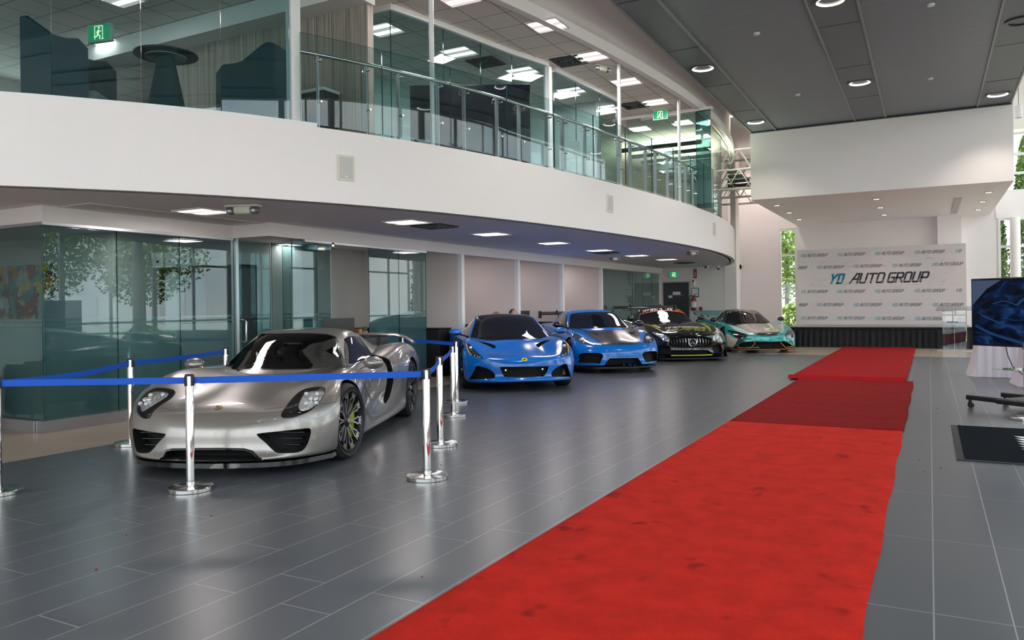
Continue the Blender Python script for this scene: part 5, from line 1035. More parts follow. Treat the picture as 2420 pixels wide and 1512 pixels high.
# ============================================================ CARS: library
from mathutils.interpolate import poly_3d_calc
def dgeval(o):
    dg=bpy.context.evaluated_depsgraph_get(); return bpy.data.meshes.new_from_object(o.evaluated_get(dg))
def S(xs,xc,zc,q,mid,crest,sh,wide,low,bot):
    yc=crest[0]; fx=lambda y:xs+(xc-xs)*max(0,1-(y/yc)**2)
    B=[(xs,0,bot[1]),(xs,bot[0]*.4,bot[1]),(xs,bot[0]*.75,bot[1]),(xs,bot[0],bot[1])]
    return B+[(xs,low[0],low[1]),(xs,wide[0],wide[1]),(xs,sh[0],sh[1]),(xs,crest[0],crest[1]),(fx(mid[0]),mid[0],mid[1]),(fx(q[0]),q[0],q[1]),(xc,0,zc)]
def frontst(cp,corner,q,mid):
    (x0,z0)=cp[0]; c=corner[0]; pl=[1,.93,.66]
    B=[(x0,0,z0)]+[(c[0]+(x0-c[0])*pl[j],c[1]*[0,.4,.75][j],z0+(c[2]-z0)*j/3) for j in (1,2)]
    return B+[tuple(p) for p in corner]+[mid,q,(cp[4][0],0,cp[4][1])]
def cage(stations,fcp,rcp,name):
    V=[];Fc=[]; idx={}
    def vid(p,key):
        if key not in idx: idx[key]=len(V); V.append(tuple(p))
        return idx[key]
    n=len(stations)
    def ring(i):
        out=[]
        for m in range(11): out.append(vid(stations[i][m],(i,m)))
        for m in range(9,0,-1): p=stations[i][m]; out.append(vid((p[0],-p[1],p[2]),(i,-m)))
        return out
    R=[ring(i) for i in range(n)]; L=len(R[0])
    for i in range(n-1):
        for k in range(L): k2=(k+1)%L; Fc.append((R[i][k],R[i][k2],R[i+1][k2],R[i+1][k]))
    def capgrid(i,cp,flip):
        st=stations[i]
        def P(j,k):
            a=abs(j); sgn=1 if j>=0 else -1
            if k==0: m=a
            elif k==4: m={3:7,2:8,1:9,0:10}[a]
            elif a==3: m=3+k
            else:
                co=st[3+k]; cx,cz=cp[k]; f=[1,.93,.68][a]; y=co[1]*[0,.38,.72][a]
                return vid((co[0]+(cx-co[0])*f,sgn*y,cz+(co[2]-cz)*(a/3)**1.5),('c',i,j,k))
            return idx[(i,m)] if (sgn>0 or (i,-m) not in idx) else idx[(i,-m)]
        for j in range(-3,3):
            for k in range(4):
                f=(P(j,k),P(j+1,k),P(j+1,k+1),P(j,k+1)); Fc.append(f if not flip else f[::-1])
    capgrid(0,fcp,False); capgrid(n-1,rcp,True)
    me=bpy.data.meshes.new(name); me.from_pydata(V,[],Fc); bm=bmesh.new(); bm.from_mesh(me); bmesh.ops.recalc_face_normals(bm,faces=bm.faces); bm.to_mesh(me); bm.free(); return me
def fit_subdiv(me,level=4,iters=3,relax=.75):
    o=bpy.data.objects.new('tmp',me); COL.objects.link(o); md=o.modifiers.new('s','SUBSURF'); md.levels=1; md.render_levels=1
    T=[v.co.copy() for v in me.vertices]; n=len(T)
    for it in range(iters):
        bpy.context.view_layer.update(); e=dgeval(o)
        for i in range(n): me.vertices[i].co+= (T[i]-e.vertices[i].co)*relax
        me.update(); bpy.data.meshes.remove(e)
    md.levels=level; bpy.context.view_layer.update(); e=dgeval(o); bpy.data.objects.remove(o); return e
class Car:
    def __init__(s,name,pose,label,cat='car'):
        x,y,a=pose; s.root=empty(name,(x,y,0),math.radians(a),label,cat); s.M=Matrix.Translation((x,y,0))@Matrix.Rotation(math.radians(a),4,'Z'); s.Mi=s.M.inverted(); s.o=s.Mi@EYE; s.cut=MB(); s.cutc=MB()
    def surf(s,meshes):
        V=[];F=[]
        for m in meshes:
            b=len(V); V+=[v.co.copy() for v in m.vertices]; F+=[[i+b for i in p.vertices] for p in m.polygons]
        s.bvh=BVHTree.FromPolygons(V,F)
    def hit(s,px,py,bvh=None):
        b=bvh or s.bvh; d=(s.Mi.to_3x3()@ray(px,py)).normalized(); h=b.ray_cast(s.o,d)
        if h[0] is None:
            D=(s.Mi.translation*0-s.o).length if not hasattr(s,'_d') else s._d
            n=b.find_nearest(s.o+d*s._d); return n[0],n[1],False
        s._d=(h[0]-s.o).length; return h[0],h[1],True
    def fill(s,out,step=None,smooth=True,bvh=None):
        P=[Vector(p) for p in out]
        if smooth:
            n=len(P); Q=[]
            for i in range(n):
                p0,p1,p2,p3=P[i-1],P[i],P[(i+1)%n],P[(i+2)%n]
                for k in range(4): t=k/4; Q.append(.5*((2*p1)+(p2-p0)*t+(2*p0-5*p1+4*p2-p3)*t*t+(3*p1-p0-3*p2+p3)*t**3))
            P=Q
        else:
            n=len(P); Q=[]
            for i in range(n):
                for k in range(4): Q.append(P[i].lerp(P[(i+1)%n],k/4))
            P=Q
        x0=min(p.x for p in P);x1=max(p.x for p in P);y0=min(p.y for p in P);y1=max(p.y for p in P); st=step or max((x1-x0),(y1-y0))/16
        def inside(q):
            c=False; j=len(P)-1
            for i in range(len(P)):
                if ((P[i].y>q[1])!=(P[j].y>q[1])) and q[0]<(P[j].x-P[i].x)*(q[1]-P[i].y)/(P[j].y-P[i].y)+P[i].x: c=not c
                j=i
            return c
        V=[p.copy() for p in P]; nb=len(V); y=y0+st/2; r=0
        while y<y1:
            x=x0+(st/2 if r%2 else 0)
            while x<x1:
                q=Vector((x,y))
                if inside(q) and min((q-p).length for p in P)>st*.35: V.append(q)
                x+=st
            y+=st*.87; r+=1
        res=delaunay_2d_cdt(V,[],[list(range(nb))],1,1e-4)
        v2=res[0]; tris=[f for f in res[2]]; h=[s.hit(p.x,p.y,bvh) for p in v2]
        return v2,tris,h,nb
    def patch(s,name,out,m,off=.003,mirror=True,both=True,smooth=True,parent=None,label=None,step=None,thick=0,bvh=None):
        v2,tr,h,nb=s.fill(out,step,smooth,bvh); res=[]
        for sg in ((1,-1) if mirror else (1,)):
            V=[((p+n*off).x,(p+n*off).y*sg,(p+n*off).z) for p,n,_ in h]; F=[tuple(f) if sg>0 else tuple(f[::-1]) for f in tr]
            o=MB().add(V,F).build(name,m,parent or s.root,80,fix=False)
            # orient outward
            me=o.data; 
            if sum(1 for p in me.polygons if p.normal.dot(Vector((h[p.vertices[0]][1].x,h[p.vertices[0]][1].y*sg,h[p.vertices[0]][1].z)))<0)>len(me.polygons)/2: me.flip_normals()
            if label: o['label']=label
            res.append(o)
        return res
    def pocket(s,out,depth,mirror=True,cab=False,smooth=True,step=None,shrink=1.,dirn=None,out_=.04,bvh=None):
        v2,tr,h,nb=s.fill(out,step,smooth,bvh); n=Vector((0,0,0))
        for p,q,_ in h: n+=q
        n.normalize(); 
        if dirn: n=Vector(dirn).normalized()
        c=Vector((0,0,0)); 
        for p,_,_ in h: c+=p
        c/=len(h); N_=len(h); edges={}
        for f in tr:
            for i in range(len(f)): e=(f[i],f[(i+1)%len(f)]); edges[e]=1
        bd=[e for e in edges if (e[1],e[0]) not in edges]
        for sg in ((1,-1) if mirror else (1,)):
            T=[p+n*out_ for p,_,_ in h]; Bt=[c+(p-c)*shrink-n*depth for p,_,_ in h]; V=[(v.x,v.y*sg,v.z) for v in T+Bt]
            F=[tuple(f) for f in tr]+[tuple(i+N_ for i in f[::-1]) for f in tr]+[(a,b,b+N_,a+N_)[::-1] for a,b in bd]
            (s.cutc if cab else s.cut).add(V,F)
        return h,n,c
    def line(s,pts,m,r=.0016,mirror=True,off=.0,name='panel_gap',parent=None,dens=5,bvh=None):
        P=cr_pts([Vector(p) for p in pts],dens); H=[s.hit(p.x,p.y,bvh) for p in P]
        for sg in ((1,-1) if mirror else (1,)): MB().tube([((p+n*off).x,(p+n*off).y*sg,(p+n*off).z) for p,n,_ in H],r,6).build(name,m,parent or s.root)
    def tri2d(s,mb,f2,off=.004): pass
    def decal(s,name,polys,m,off=.004,parent=None,sub=1,label=None):
        # polys: list of quads in px
        mb=MB()
        for qi,q in enumerate(polys):
            q=[Vector(p) for p in q]; of=off+.0005*(qi%4); n=max(1,int(max((q[1]-q[0]).length,(q[2]-q[1]).length)/4)) if len(q)==4 else 1
            if len(q)==4:
                nu=max(1,int((q[1]-q[0]).length/4)); nv=max(1,int((q[2]-q[1]).length/4)); V=[]
                for j in range(nv+1):
                    for i in range(nu+1):
                        a=q[0].lerp(q[1],i/nu); b=q[3].lerp(q[2],i/nu); p=a.lerp(b,j/nv); h=s.hit(p.x,p.y); V.append(h[0]+h[1]*of)
                mb.add(V,[(j*(nu+1)+i,j*(nu+1)+i+1,(j+1)*(nu+1)+i+1,(j+1)*(nu+1)+i) for j in range(nv) for i in range(nu)])
            else: mb.add([(lambda h:h[0]+h[1]*of)(s.hit(p.x,p.y)) for p in q],[tuple(range(len(q)))])
        return mb.build(name,m,parent or s.root,80,label=label)
    def boolean(s,me,cut,mats,name):
        o=bpy.data.objects.new(name,me); COL.objects.link(o); me.materials.clear()
        for m in mats: me.materials.append(m)
        for p in me.polygons: p.use_smooth=True; p.material_index=0
        src=[v.normal.copy() for v in me.vertices]; SV=[v.co.copy() for v in me.vertices]; SF=[list(p.vertices) for p in me.polygons]; bv=BVHTree.FromPolygons(SV,SF)
        if cut.v:
            c=cut.build('cutter',mats[1]); 
            for p in c.data.polygons: p.material_index=0
            md=o.modifiers.new('b','BOOLEAN'); md.operation='DIFFERENCE'; md.solver='EXACT'; md.object=c; md.material_mode='TRANSFER'; md.use_self=True
            bpy.context.view_layer.update(); e=dgeval(o); o.modifiers.clear(); o.data=e; bpy.data.objects.remove(c)
            e.name=name; mi=[i for i,m in enumerate(e.materials) if m==mats[1]]; 
            nrm=[(0,0,0)]*len(e.loops); cache={}
            for p in e.polygons:
                p.use_smooth=True
                if e.materials[p.material_index]==mats[0]:
                    for li in p.loop_indices:
                        vi=e.loops[li].vertex_index
                        if vi not in cache:
                            co=e.vertices[vi].co; l,n,fi,d=bv.find_nearest(co); f=SF[fi]; w=poly_3d_calc([SV[i] for i in f],l); nn=Vector((0,0,0))
                            for a,b in zip(f,w): nn+=src[a]*b
                            cache[vi]=nn.normalized()
                        nrm[li]=tuple(cache[vi])
                else:
                    p.use_smooth=False
            e.normals_split_custom_set(nrm)
        o.parent=s.root; return o
def wheel(parent,x,y,R_,rim,w,side,spokes,rimm,style='twin',cal=None,capm=None,spm=None,steer=0.):
    # side +1 = car left (outer face at +y)
    t=bpy.data.objects.new('wheel',None); COL.objects.link(t); t.parent=parent; t.location=(x,y,R_); t.empty_display_size=.1
    t.rotation_euler=(0,0,steer) if side>0 else (0,0,PI+steer)
    Rt=Matrix.Rotation(-PI/2,4,'X') # lathe z -> +y (outer)
    h=w/2; sh_=.02
    MB().lathe([(rim-.01,-h+.01),(rim+.02,-h),(R_-.03,-h+.004),(R_-.006,-h+.03),(R_,-h+.06),(R_,h-.06),(R_-.006,h-.03),(R_-.03,h-.006),(rim+.03,h+.002),(rim+.008,h-.004),(rim-.008,h-.02)],64,Rt,cap=False).build('tyre',rubber,t,30)
    MB().lathe([(rim,h-.004),(rim-.010,h-.002),(rim-.022,h-.012),(rim-.03,h-.05),(rim-.035,-h+.01),(rim-.0,-h+.0)],64,Rt,cap=False).build('rim_barrel',rimm,t,40)
    sp=MB(); spm=spm or rimm
    r0=.045; r1=rim-.014
    for k in range(spokes):
        a=2*PI*k/spokes+.2
        M=Matrix.Rotation(a,4,'Y')
        def bar(pts,ww,dep=.028):
            n=len(pts); V=[];F=[]
            for i,(r,t_) in enumerate(pts):
                yy=h-.045+.032*(r/r1)**1.5 if True else 0
                for dx,dy in ((-ww/2,0),(ww/2,0),(ww/2*.8,-dep),(-ww/2*.8,-dep)): V.append((r*math.sin(t_)+dx*math.cos(t_),yy+dy,r*math.cos(t_)-dx*math.sin(t_)))
            for i in range(n-1):
                for j in range(4): j2=(j+1)%4; F.append((4*i+j,4*i+j2,4*i+4+j2,4*i+4+j))
            F+=[(0,1,2,3),(4*n-1,4*n-2,4*n-3,4*n-4)]; sp.add(V,F,M)
        if style=='twin':
            for s_ in (-1,1): bar([(r0,s_*.10),(r1*.45,s_*.075),(r1*.62,s_*.10),(r1*.76,s_*.16),(r1*.86,s_*.10),(r1,s_*.14)],.0145)
            bar([(r1*.80,.0),(r1,.0)],.03,.02)
        elif style=='y':
            bar([(r0,0),(r1*.5,0)],.03)
            for s_ in (-1,1): bar([(r1*.45,0),(r1*.75,s_*.10),(r1,s_*.16)],.020)
        else: bar([(r0,0),(r1*.6,0.02),(r1,.0)],.045)
    o=sp.build('spokes',spm,t,30)
    MB().lathe([(0,h-.02),(.030,h-.022),(.042,h-.03),(.062,h-.045),(.062,h-.09),(0,h-.09)],28,Rt).build('hub',rimm,t)
    if capm: MB().lathe([(0,h-.012),(.020,h-.014),(.026,h-.021)],20,Rt).build('centre_cap',capm,t)
    MB().lathe([(.07,h-.12),(rim*.80,h-.12),(rim*.80,h-.145),(.07,h-.145)],40,Rt).build('brake_disc',mat('brake_disc',(.20,.20,.21),.35,.8),t)
    if cal:
        mb=MB(); n=10; V=[];F=[]
        a0=PI*.5-.45-(0 if x==0 else 0)
        for i in range(n+1):
            a=-1.15+i*.23*.9 if side>0 else PI+1.15-i*.23*.9
            a+=PI*.0
            for r,yy in ((rim*.60,h-.155),(rim*.84,h-.155),(rim*.84,h-.075),(rim*.60,h-.085)): V.append((-r*math.cos(a)*1.0 if True else 0,yy,r*math.sin(a)))
        for i in range(n):
            for j in range(4): j2=(j+1)%4; F.append((4*i+j,4*i+j2,4*i+4+j2,4*i+4+j))
        F+=[(0,1,2,3),(4*n+3,4*n+2,4*n+1,4*n)]; mb.add(V,F).build('brake_caliper',cal,t)
    return t
def mirror_unit(car,c,r,stalk,pm,cap2=None,glass=True,sm=None):
    for sg in (1,-1):
        bm=MB(); bm2=bmesh.new(); bmesh.ops.create_uvsphere(bm2,u_segments=24,v_segments=16,radius=1)
        for v in bm2.verts:
            if v.co.x<0: v.co.x*=.45
            v.co.x*=r[0]; v.co.y*=r[1]; v.co.z*=r[2]*(1 if v.co.z<0 else 1.0)
            v.co.y*=sg; v.co+=Vector((c[0],c[1]*sg,c[2]))
        o=bm.bm(bm2).build('wing_mirror',pm,car.root)
        MB().tube([(stalk[0][0],stalk[0][1]*sg,stalk[0][2]),((stalk[0][0]+stalk[1][0])/2,(stalk[0][1]+stalk[1][1])/2*sg,(stalk[0][2]+stalk[1][2])/2-.004),(stalk[1][0],stalk[1][1]*sg,stalk[1][2])],[.018,.014,.02],12).build('mirror_stalk',sm or pm,o)
        if cap2: MB().ell((c[0]-.005,c[1]*sg,c[2]-r[2]*.45),(r[0]*.9,r[1]*.93,r[2]*.62),20,12).build('mirror_underside',cap2,o)
def splitter(car,front,m,z0,z1,outw=.03,back=-.12,wide=1.0,name='front_splitter'):
    # follows bottom row of the front station
    P=[front[i] for i in range(4)]; P=cr_pts([Vector((p[0],p[1]*wide)) for p in P],5); L=[Vector((p.x+outw*(1 if i<len(P)*.8 else .6),p.y+outw*(i/len(P))**2)) for i,p in enumerate(P)]
    pts=[(p.x,p.y) for p in L]+[(L[-1].x+back*1.5,L[-1].y),(L[-1].x+back*1.5,0)]
    full=[(x,-y) for x,y in pts[::-1] if True]+pts; clean=[]
    for p in full:
        if not clean or (Vector(p)-Vector(clean[-1])).length>1e-4: clean.append(p)
    mb=MB(); mb.prism(clean,z0,z1); return mb.build(name,m,car.root,30)
def build_shell(car,spec,level=4,sculpt=None,clevel=None):
    b=fit_subdiv(cage(spec['st'],spec['fcp'],spec['rcp'],'body'),level)
    c=fit_subdiv(cage(spec['cab'],[(p[0],p[2]) for p in (spec['cab'][0][0],spec['cab'][0][4],spec['cab'][0][5],spec['cab'][0][6],spec['cab'][0][10])],[(spec['cab'][-1][0][0],z) for z in (spec['cab'][-1][0][2],spec['cab'][-1][4][2],spec['cab'][-1][5][2],spec['cab'][-1][6][2],spec['cab'][-1][10][2])],'cabin'),clevel or level)
    if sculpt:
        for v in b.vertices: v.co=sculpt(v.co)
        b.update()
    car.body=b; car.cabm=c; car.surf([b,c]); car._d=(car.o-Vector((.5,0,.5))).length
    car.bb=BVHTree.FromPolygons([v.co.copy() for v in b.vertices],[list(p.vertices) for p in b.polygons])
    car.cb=BVHTree.FromPolygons([v.co.copy() for v in c.vertices],[list(p.vertices) for p in c.polygons])
def gauss(d,s): return math.exp(-(d/s)**2)
def cabst(x,zc,crest,sh,wide,plan=.22,zb=.50,q=None,mid=None):
    cy,cz=crest; xs=x-plan; return S(xs,x,zc,(cy*.34,zc-(zc-cz)*.08),(cy*.70,zc-(zc-cz)*.38),crest,sh,wide,(wide[0],(wide[1]+zb)/2),(wide[0]*.98,zb))
def crop(ox,oy,s): return lambda L:[(ox+u/s,oy+v/s) for u,v in L]
def pocket_arches(car,wb,tf,tr,gap=.03,yin=.64):
    for x,r in ((0,tf),(-wb,tr)):
        for sg in (1,-1): car.cut.cyl((x,yin*sg,r),(x,1.25*sg,r),r+gap,56)
# ============================================================ SILVER HYPERCAR
silver=mat('liquid_silver_paint',(.31,.295,.28),.33,.70,coat=.9,noise=.01)
tint=glassmat('tinted_windscreen',(.30,.36,.36),1.52,boost=1.15); sideg=mat('dark_side_glass',(.006,.008,.014),.04,coat=1.)
clearl=glassmat('headlamp_lens',(.92,.94,.95),1.5,boost=1.1)
C=Car('silver_sports_car',(-5.558,5.216,-66.0),'silver mid-engined sports car with rear wing, roped off by blue belts')
fcp=[(.84,.135),(.865,.20),(.855,.34),(.815,.445),(.66,.555)]
rcp=[(-3.60,.30),(-3.66,.40),(-3.68,.60),(-3.66,.76),(-3.60,.86)]
st=[frontst(fcp,[(.40,.86,.135),(.43,.905,.20),(.43,.93,.38),(.38,.925,.52),(.30,.865,.655)],(.665,.30,.548),(.62,.60,.555)),
 S(.08,.33,.625,(.2,.622),(.44,.625),(.765,.755),(.90,.68),(.950,.50),(.93,.28),(.88,.12)),
 S(-.25,-.05,.70,(.2,.697),(.44,.70),(.755,.805),(.905,.73),(.955,.54),(.94,.30),(.89,.11)),
 S(-.60,-.45,.752,(.2,.752),(.46,.765),(.735,.80),(.87,.73),(.93,.56),(.90,.30),(.88,.11)),
 S(-1.0,-1.0,.78,(.2,.78),(.46,.785),(.71,.79),(.83,.72),(.885,.57),(.865,.30),(.88,.11)),
 S(-1.45,-1.45,.80,(.2,.80),(.46,.80),(.72,.81),(.845,.74),(.90,.58),(.885,.30),(.89,.11)),
 S(-1.90,-1.90,.84,(.2,.84),(.46,.85),(.75,.865),(.895,.79),(.945,.60),(.93,.30),(.90,.11)),
 S(-2.35,-2.35,.88,(.2,.88),(.46,.88),(.77,.925),(.915,.85),(.965,.63),(.95,.32),(.91,.12)),
 S(-2.80,-2.80,.87,(.2,.87),(.46,.875),(.76,.935),(.91,.86),(.97,.64),(.95,.34),(.91,.14)),
 S(-3.25,-3.25,.86,(.2,.86),(.46,.865),(.73,.905),(.87,.83),(.94,.64),(.92,.36),(.88,.18)),
 S(-3.55,-3.60,.86,(.2,.86),(.44,.86),(.68,.87),(.80,.80),(.87,.62),(.86,.42),(.80,.28))]
cab=[cabst(-.30,.70,(.62,.69),(.64,.67),(.66,.62),.30),cabst(-.68,.865,(.600,.845),(.655,.80),(.69,.74),.28),cabst(-1.02,1.065,(.535,1.025),(.625,.90),(.70,.77),.24),cabst(-1.35,1.152,(.50,1.10),(.605,.95),(.71,.78),.12),
 cabst(-1.75,1.155,(.485,1.10),(.60,.95),(.72,.80),0),cabst(-2.15,1.10,(.455,1.04),(.58,.93),(.71,.82),0),cabst(-2.6,1.005,(.40,.96),(.52,.90),(.68,.82),0),cabst(-3.0,.90,(.34,.88),(.44,.86),(.58,.80),0)]
def sc(co):
    x,y,z=co; s_=1 if y>0 else -1; a=abs(y)
    if .16<z<.68 and -2.15<x<-.40: # concave door with rising ridge
        k=gauss(z-.46,.15)*max(0,1-((x+1.25)/.85)**2)
        a-=.045*k; r=.46+(x+.5)*.0; a+=.018*gauss((z-(.26+(-.4-x)*.22)),.035)*max(0,1-((x+1.2)/.8)**2)
    return Vector((x,s_*a,z))
build_shell(C,dict(st=st,fcp=fcp,rcp=rcp,cab=cab),4,sc,4)
A=crop(250,740,2420/850); H=crop(560,880,1578/240); D=crop(780,780,1087/230)
pocket_arches(C,2.73,.345,.36)
intake=H([(1120,862),(1152,890),(1150,960),(1110,1090),(1050,1190),(980,1235),(860,1255),(640,1255),(550,1205),(440,1095),(350,1020),(308,975),(335,945),(700,905),(1000,872)])
hi,ni,ci=C.pocket(intake,.16,shrink=.92,dirn=(.96,.18,.0),bvh=C.bb)
duct=A([(352,1010),(378,962),(408,925),(450,917),(600,915),(760,914),(930,917),(982,932),(1030,978),(1056,1010),(1000,1040),(700,1050),(420,1040)]); C.pocket(duct,.22,False,dirn=(1,0,.0),bvh=C.bb)
hl=H([(1340,230),(1378,260),(1365,330),(1300,430),(1210,530),(1120,600),(1000,655),(860,700),(750,705),(695,685),(700,630),(760,530),(850,410),(950,320),(1060,260),(1180,235),(1270,228)])
C.pocket(hl,.05,shrink=.97,bvh=C.bb)
scoop=D([(440,268),(520,285),(620,312),(672,352),(697,420),(708,540),(692,640),(665,740),(622,815),(598,800),(600,740),(618,670),(634,560),(641,470),(632,410),(598,352),(540,322),(480,300)])
C.pocket(scoop,.10,dirn=(.2,1,.1),smooth=True,bvh=C.bb)
C.cut.box((-2.25,-.56,.42),(-.80,.56,1.3))
wso=A([(757,372),(830,288),(900,200),(942,154),(1040,139),(1260,133),(1450,138),(1530,152),(1558,178),(1580,245),(1600,371),(1400,377),(1180,379),(950,377)])
swo=A([(1602,200),(1615,166),(1650,156),(1698,160),(1735,198),(1770,248),(1790,285),(1752,298),(1738,318),(1624,364)])
# hollow cabin: inner shell removed, window openings cut
inn=fit_subdiv(cage([[ (p[0]-.02,p[1]*.93,p[2]-.035 if k>4 else p[2]-.2) for k,p in enumerate(s_)] for s_ in cab[1:6]],[(cab[1][i][0]-.02,cab[1][i][2]-.035) for i in (0,4,5,6,10)],[(cab[5][i][0],cab[5][i][2]-.035) for i in (0,4,5,6,10)],'inner'),3)
C.cutc.add([v.co for v in inn.vertices],[tuple(p.vertices) for p in inn.polygons])
C.pocket(wso,.07,False,cab=True,bvh=C.cb); 
body=C.boolean(C.body,C.cut,[silver,darkint],'body'); cabo=C.boolean(C.cabm,C.cutc,[silver,darkint],'roof')
ws=C.patch('windscreen',wso,tint,.001,False,bvh=C.cb); 
frit=mat('windscreen_border',(.006,.006,.008),.1,coat=1.)
v2,tr,h,nb=C.fill(wso,None,True,C.cb); cen=sum((v2[i] for i in range(nb)),Vector((0,0)))/nb
mb=MB(); V=[]
for i in range(nb):
    p=h[i]; q=v2[i]+(cen-v2[i])*.045; q=Vector((q.x,q.y+(0 if v2[i].y>868 else 0))); hq=C.hit(q.x,q.y,C.cb); V+=[p[0]+p[1]*.002,hq[0]+hq[1]*.002]
mb.add(V,[(2*i,2*((i+1)%nb),2*((i+1)%nb)+1,2*i+1) for i in range(nb)]).build('glass_border',frit,ws[0])
C.patch('side_window',swo,sideg,.002,bvh=C.cb)
trimb=mat('black_trim',(.01,.01,.012),.3)
C.line(D([(325,80),(380,150),(430,220),(462,268)]),trimb,.008,off=.0,name='roof_trim',bvh=C.cb)
C.line(D([(708,540),(700,440),(676,352),(622,308),(520,282),(440,262)]),silver,.007,name='intake_lip',bvh=C.bb)
# grilles
for sg in (1,-1):
    for k in range(4):
        z=.18+.052*k; MB().box((.50,.36*sg if k>1 else (.47-.05*k)*sg,z),(.62,(.66+.02*k)*sg,z+.008),Matrix.Rotation(-.0,4,'Z')).build('grille_slat',blackp,C.root)
    MB().box((.30,.30*sg,.10),(.40,.82*sg,.40)).build('radiator_mesh',mat('mesh_black',(.012,.013,.015),.7),C.root)
MB().tube([(p[0]+p[1]*.0) for p in [C.hit(*q,C.bb) for q in A([(352,1010),(378,962),(408,925),(450,917),(600,915),(760,914),(930,917),(982,932),(1030,978),(1056,1010)])]],.012,8).build('duct_surround',blackg,C.root)
MB().box((.55,-.42,.135),(.80,.42,.150)).build('duct_vane',blackg,C.root)
splitter(C,st[0],blackg,.085,.125,.035,-.12)
# headlights
for sg in (1,-1):
    def P(L,off): return [(lambda q:Vector(((q[0]+q[1]*off).x,(q[0]+q[1]*off).y*sg,(q[0]+q[1]*off).z)))(C.hit(*p,C.bb)) for p in L]
    hs=MB(); v2,tr,h,nb=C.fill(H([(1330,252),(1358,290),(1330,360),(1280,430),(1210,500),(1130,552),(1030,578),(968,545),(958,470),(990,380),(1040,310),(1120,270),(1230,255)]),None,True,C.bb)
    hs.add([Vector(((p-n*.018).x,(p-n*.018).y*sg,(p-n*.018).z)) for p,n,_ in h],[tuple(f) for f in tr]); hh=hs.build('headlight',mat('headlight_reflector',(.86,.87,.89),.16,.92,bump=.9,bscale=55),C.root,60)
    for p in P(H([(1075,330),(1245,335),(1075,475),(1232,470)]),-.004): MB().ell(p,(.021,.021,.021),16,10).build('projector_bulb',mat('bulb_glass_white',(.62,.64,.67),.12,.3,coat=1.),hh)
    for p in P(H([(1150,400),(1230,405)]),-.006): MB().ell(p,(.030,.022,.022),14,8).build('inner_lens',chrome,hh)
    v2,tr,h,nb=C.fill(hl,None,True,C.bb); o=MB().add([Vector(((p+n*.001).x,(p+n*.001).y*sg,(p+n*.001).z)) for p,n,_ in h],[tuple(f) for f in tr]).build('lens_cover',clearl,hh,80)
    MB().tube([Vector(((h[i][0]).x,h[i][0].y*sg,h[i][0].z)) for i in range(nb)],.004,6,closed=True).build('lens_rim',trimb,hh)
# badge
q=C.hit(*A([(755,637)])[0],C.bb); M=frame(q[0]+q[1]*.003,(0,1,0),q[1]); mb=MB(); sh=[(-.024,.028),(.024,.028),(.026,.0),(.016,-.022),(0,-.034),(-.016,-.022),(-.026,0)]; mb.prism(sh,0,.004,M); bd=mb.build('badge',mat('badge_gold',(.55,.36,.10),.25,.9),C.root)
mb=MB(); mb.box((-.018,.004,.004),(-.002,.022,.0046),M); mb.box((.002,-.02,.004),(.016,-.002,.0046),M); mb.build('badge_enamel',blackp,bd)
# seams
C.line(H([(430,582),(580,555),(720,545)]),trimb,.0012,bvh=C.bb); C.line(H([(1260,485),(1350,490),(1450,470),(1560,455)]),trimb,.0016,bvh=C.bb)
C.line(D([(620,225),(720,250),(790,320),(830,400),(875,420)]),trimb,.0015,bvh=C.bb)
C.line(D([(365,560),(395,660),(410,780),(415,950)]),trimb,.002,bvh=C.bb); C.line(D([(415,950),(480,900),(540,800),(600,705)]),trimb,.002,bvh=C.bb)
C.line(D([(380,580),(420,690),(448,752),(480,745),(540,600),(570,480)]),silver,.009,name='door_ridge',bvh=C.bb)
# wheels
rimk=mat('rim_dark',(.03,.03,.033),.3,.6); rims=mat('rim_machined',(.62,.63,.65),.22,1.); lime=mat('lime_caliper',(.45,.62,.02),.35,coat=.6); gold=mat('cap_gold',(.6,.4,.2),.3,.8)
for sg in (1,-1):
    wheel(C.root,0,.818*sg,.345,.284,.265,sg,10,rimk,'twin',lime,gold,rims,-.14); wheel(C.root,-2.73,.795*sg,.360,.297,.325,sg,10,rimk,'twin',lime,gold,rims)
mirror_unit(C,(-.83,.945,.815),(.10,.105,.066),((-.68,.74,.735),(-.80,.88,.80)),silver)
# rear wing
n=16; V=[];F=[]
prof=[(0,0),(.03,.018),(.12,.022),(.28,.0),(.12,-.004),(.02,-.012)]
for i in range(n+1):
    t_=i/n*2-1; y=t_*.87; zz=1.022-.10*max(0,(abs(t_)-.72)/.28)**2-.02*t_*t_; xo=-3.08-.10*t_*t_
    for dx,dz in prof: V.append((xo-dx,y,zz+dz))
for i in range(n):
    for j in range(6): j2=(j+1)%6; F.append((6*i+j,6*i+j2,6*i+6+j2,6*i+6+j))
F+=[tuple(range(6)),tuple(6*n+5-j for j in range(6))]
wg=MB().add(V,F).build('rear_wing',silver,C.root,40)
for sg in (1,-1): MB().box((-3.27,.40*sg,.84),(-3.14,.425*sg,1.02)).build('wing_strut',blackp,wg)
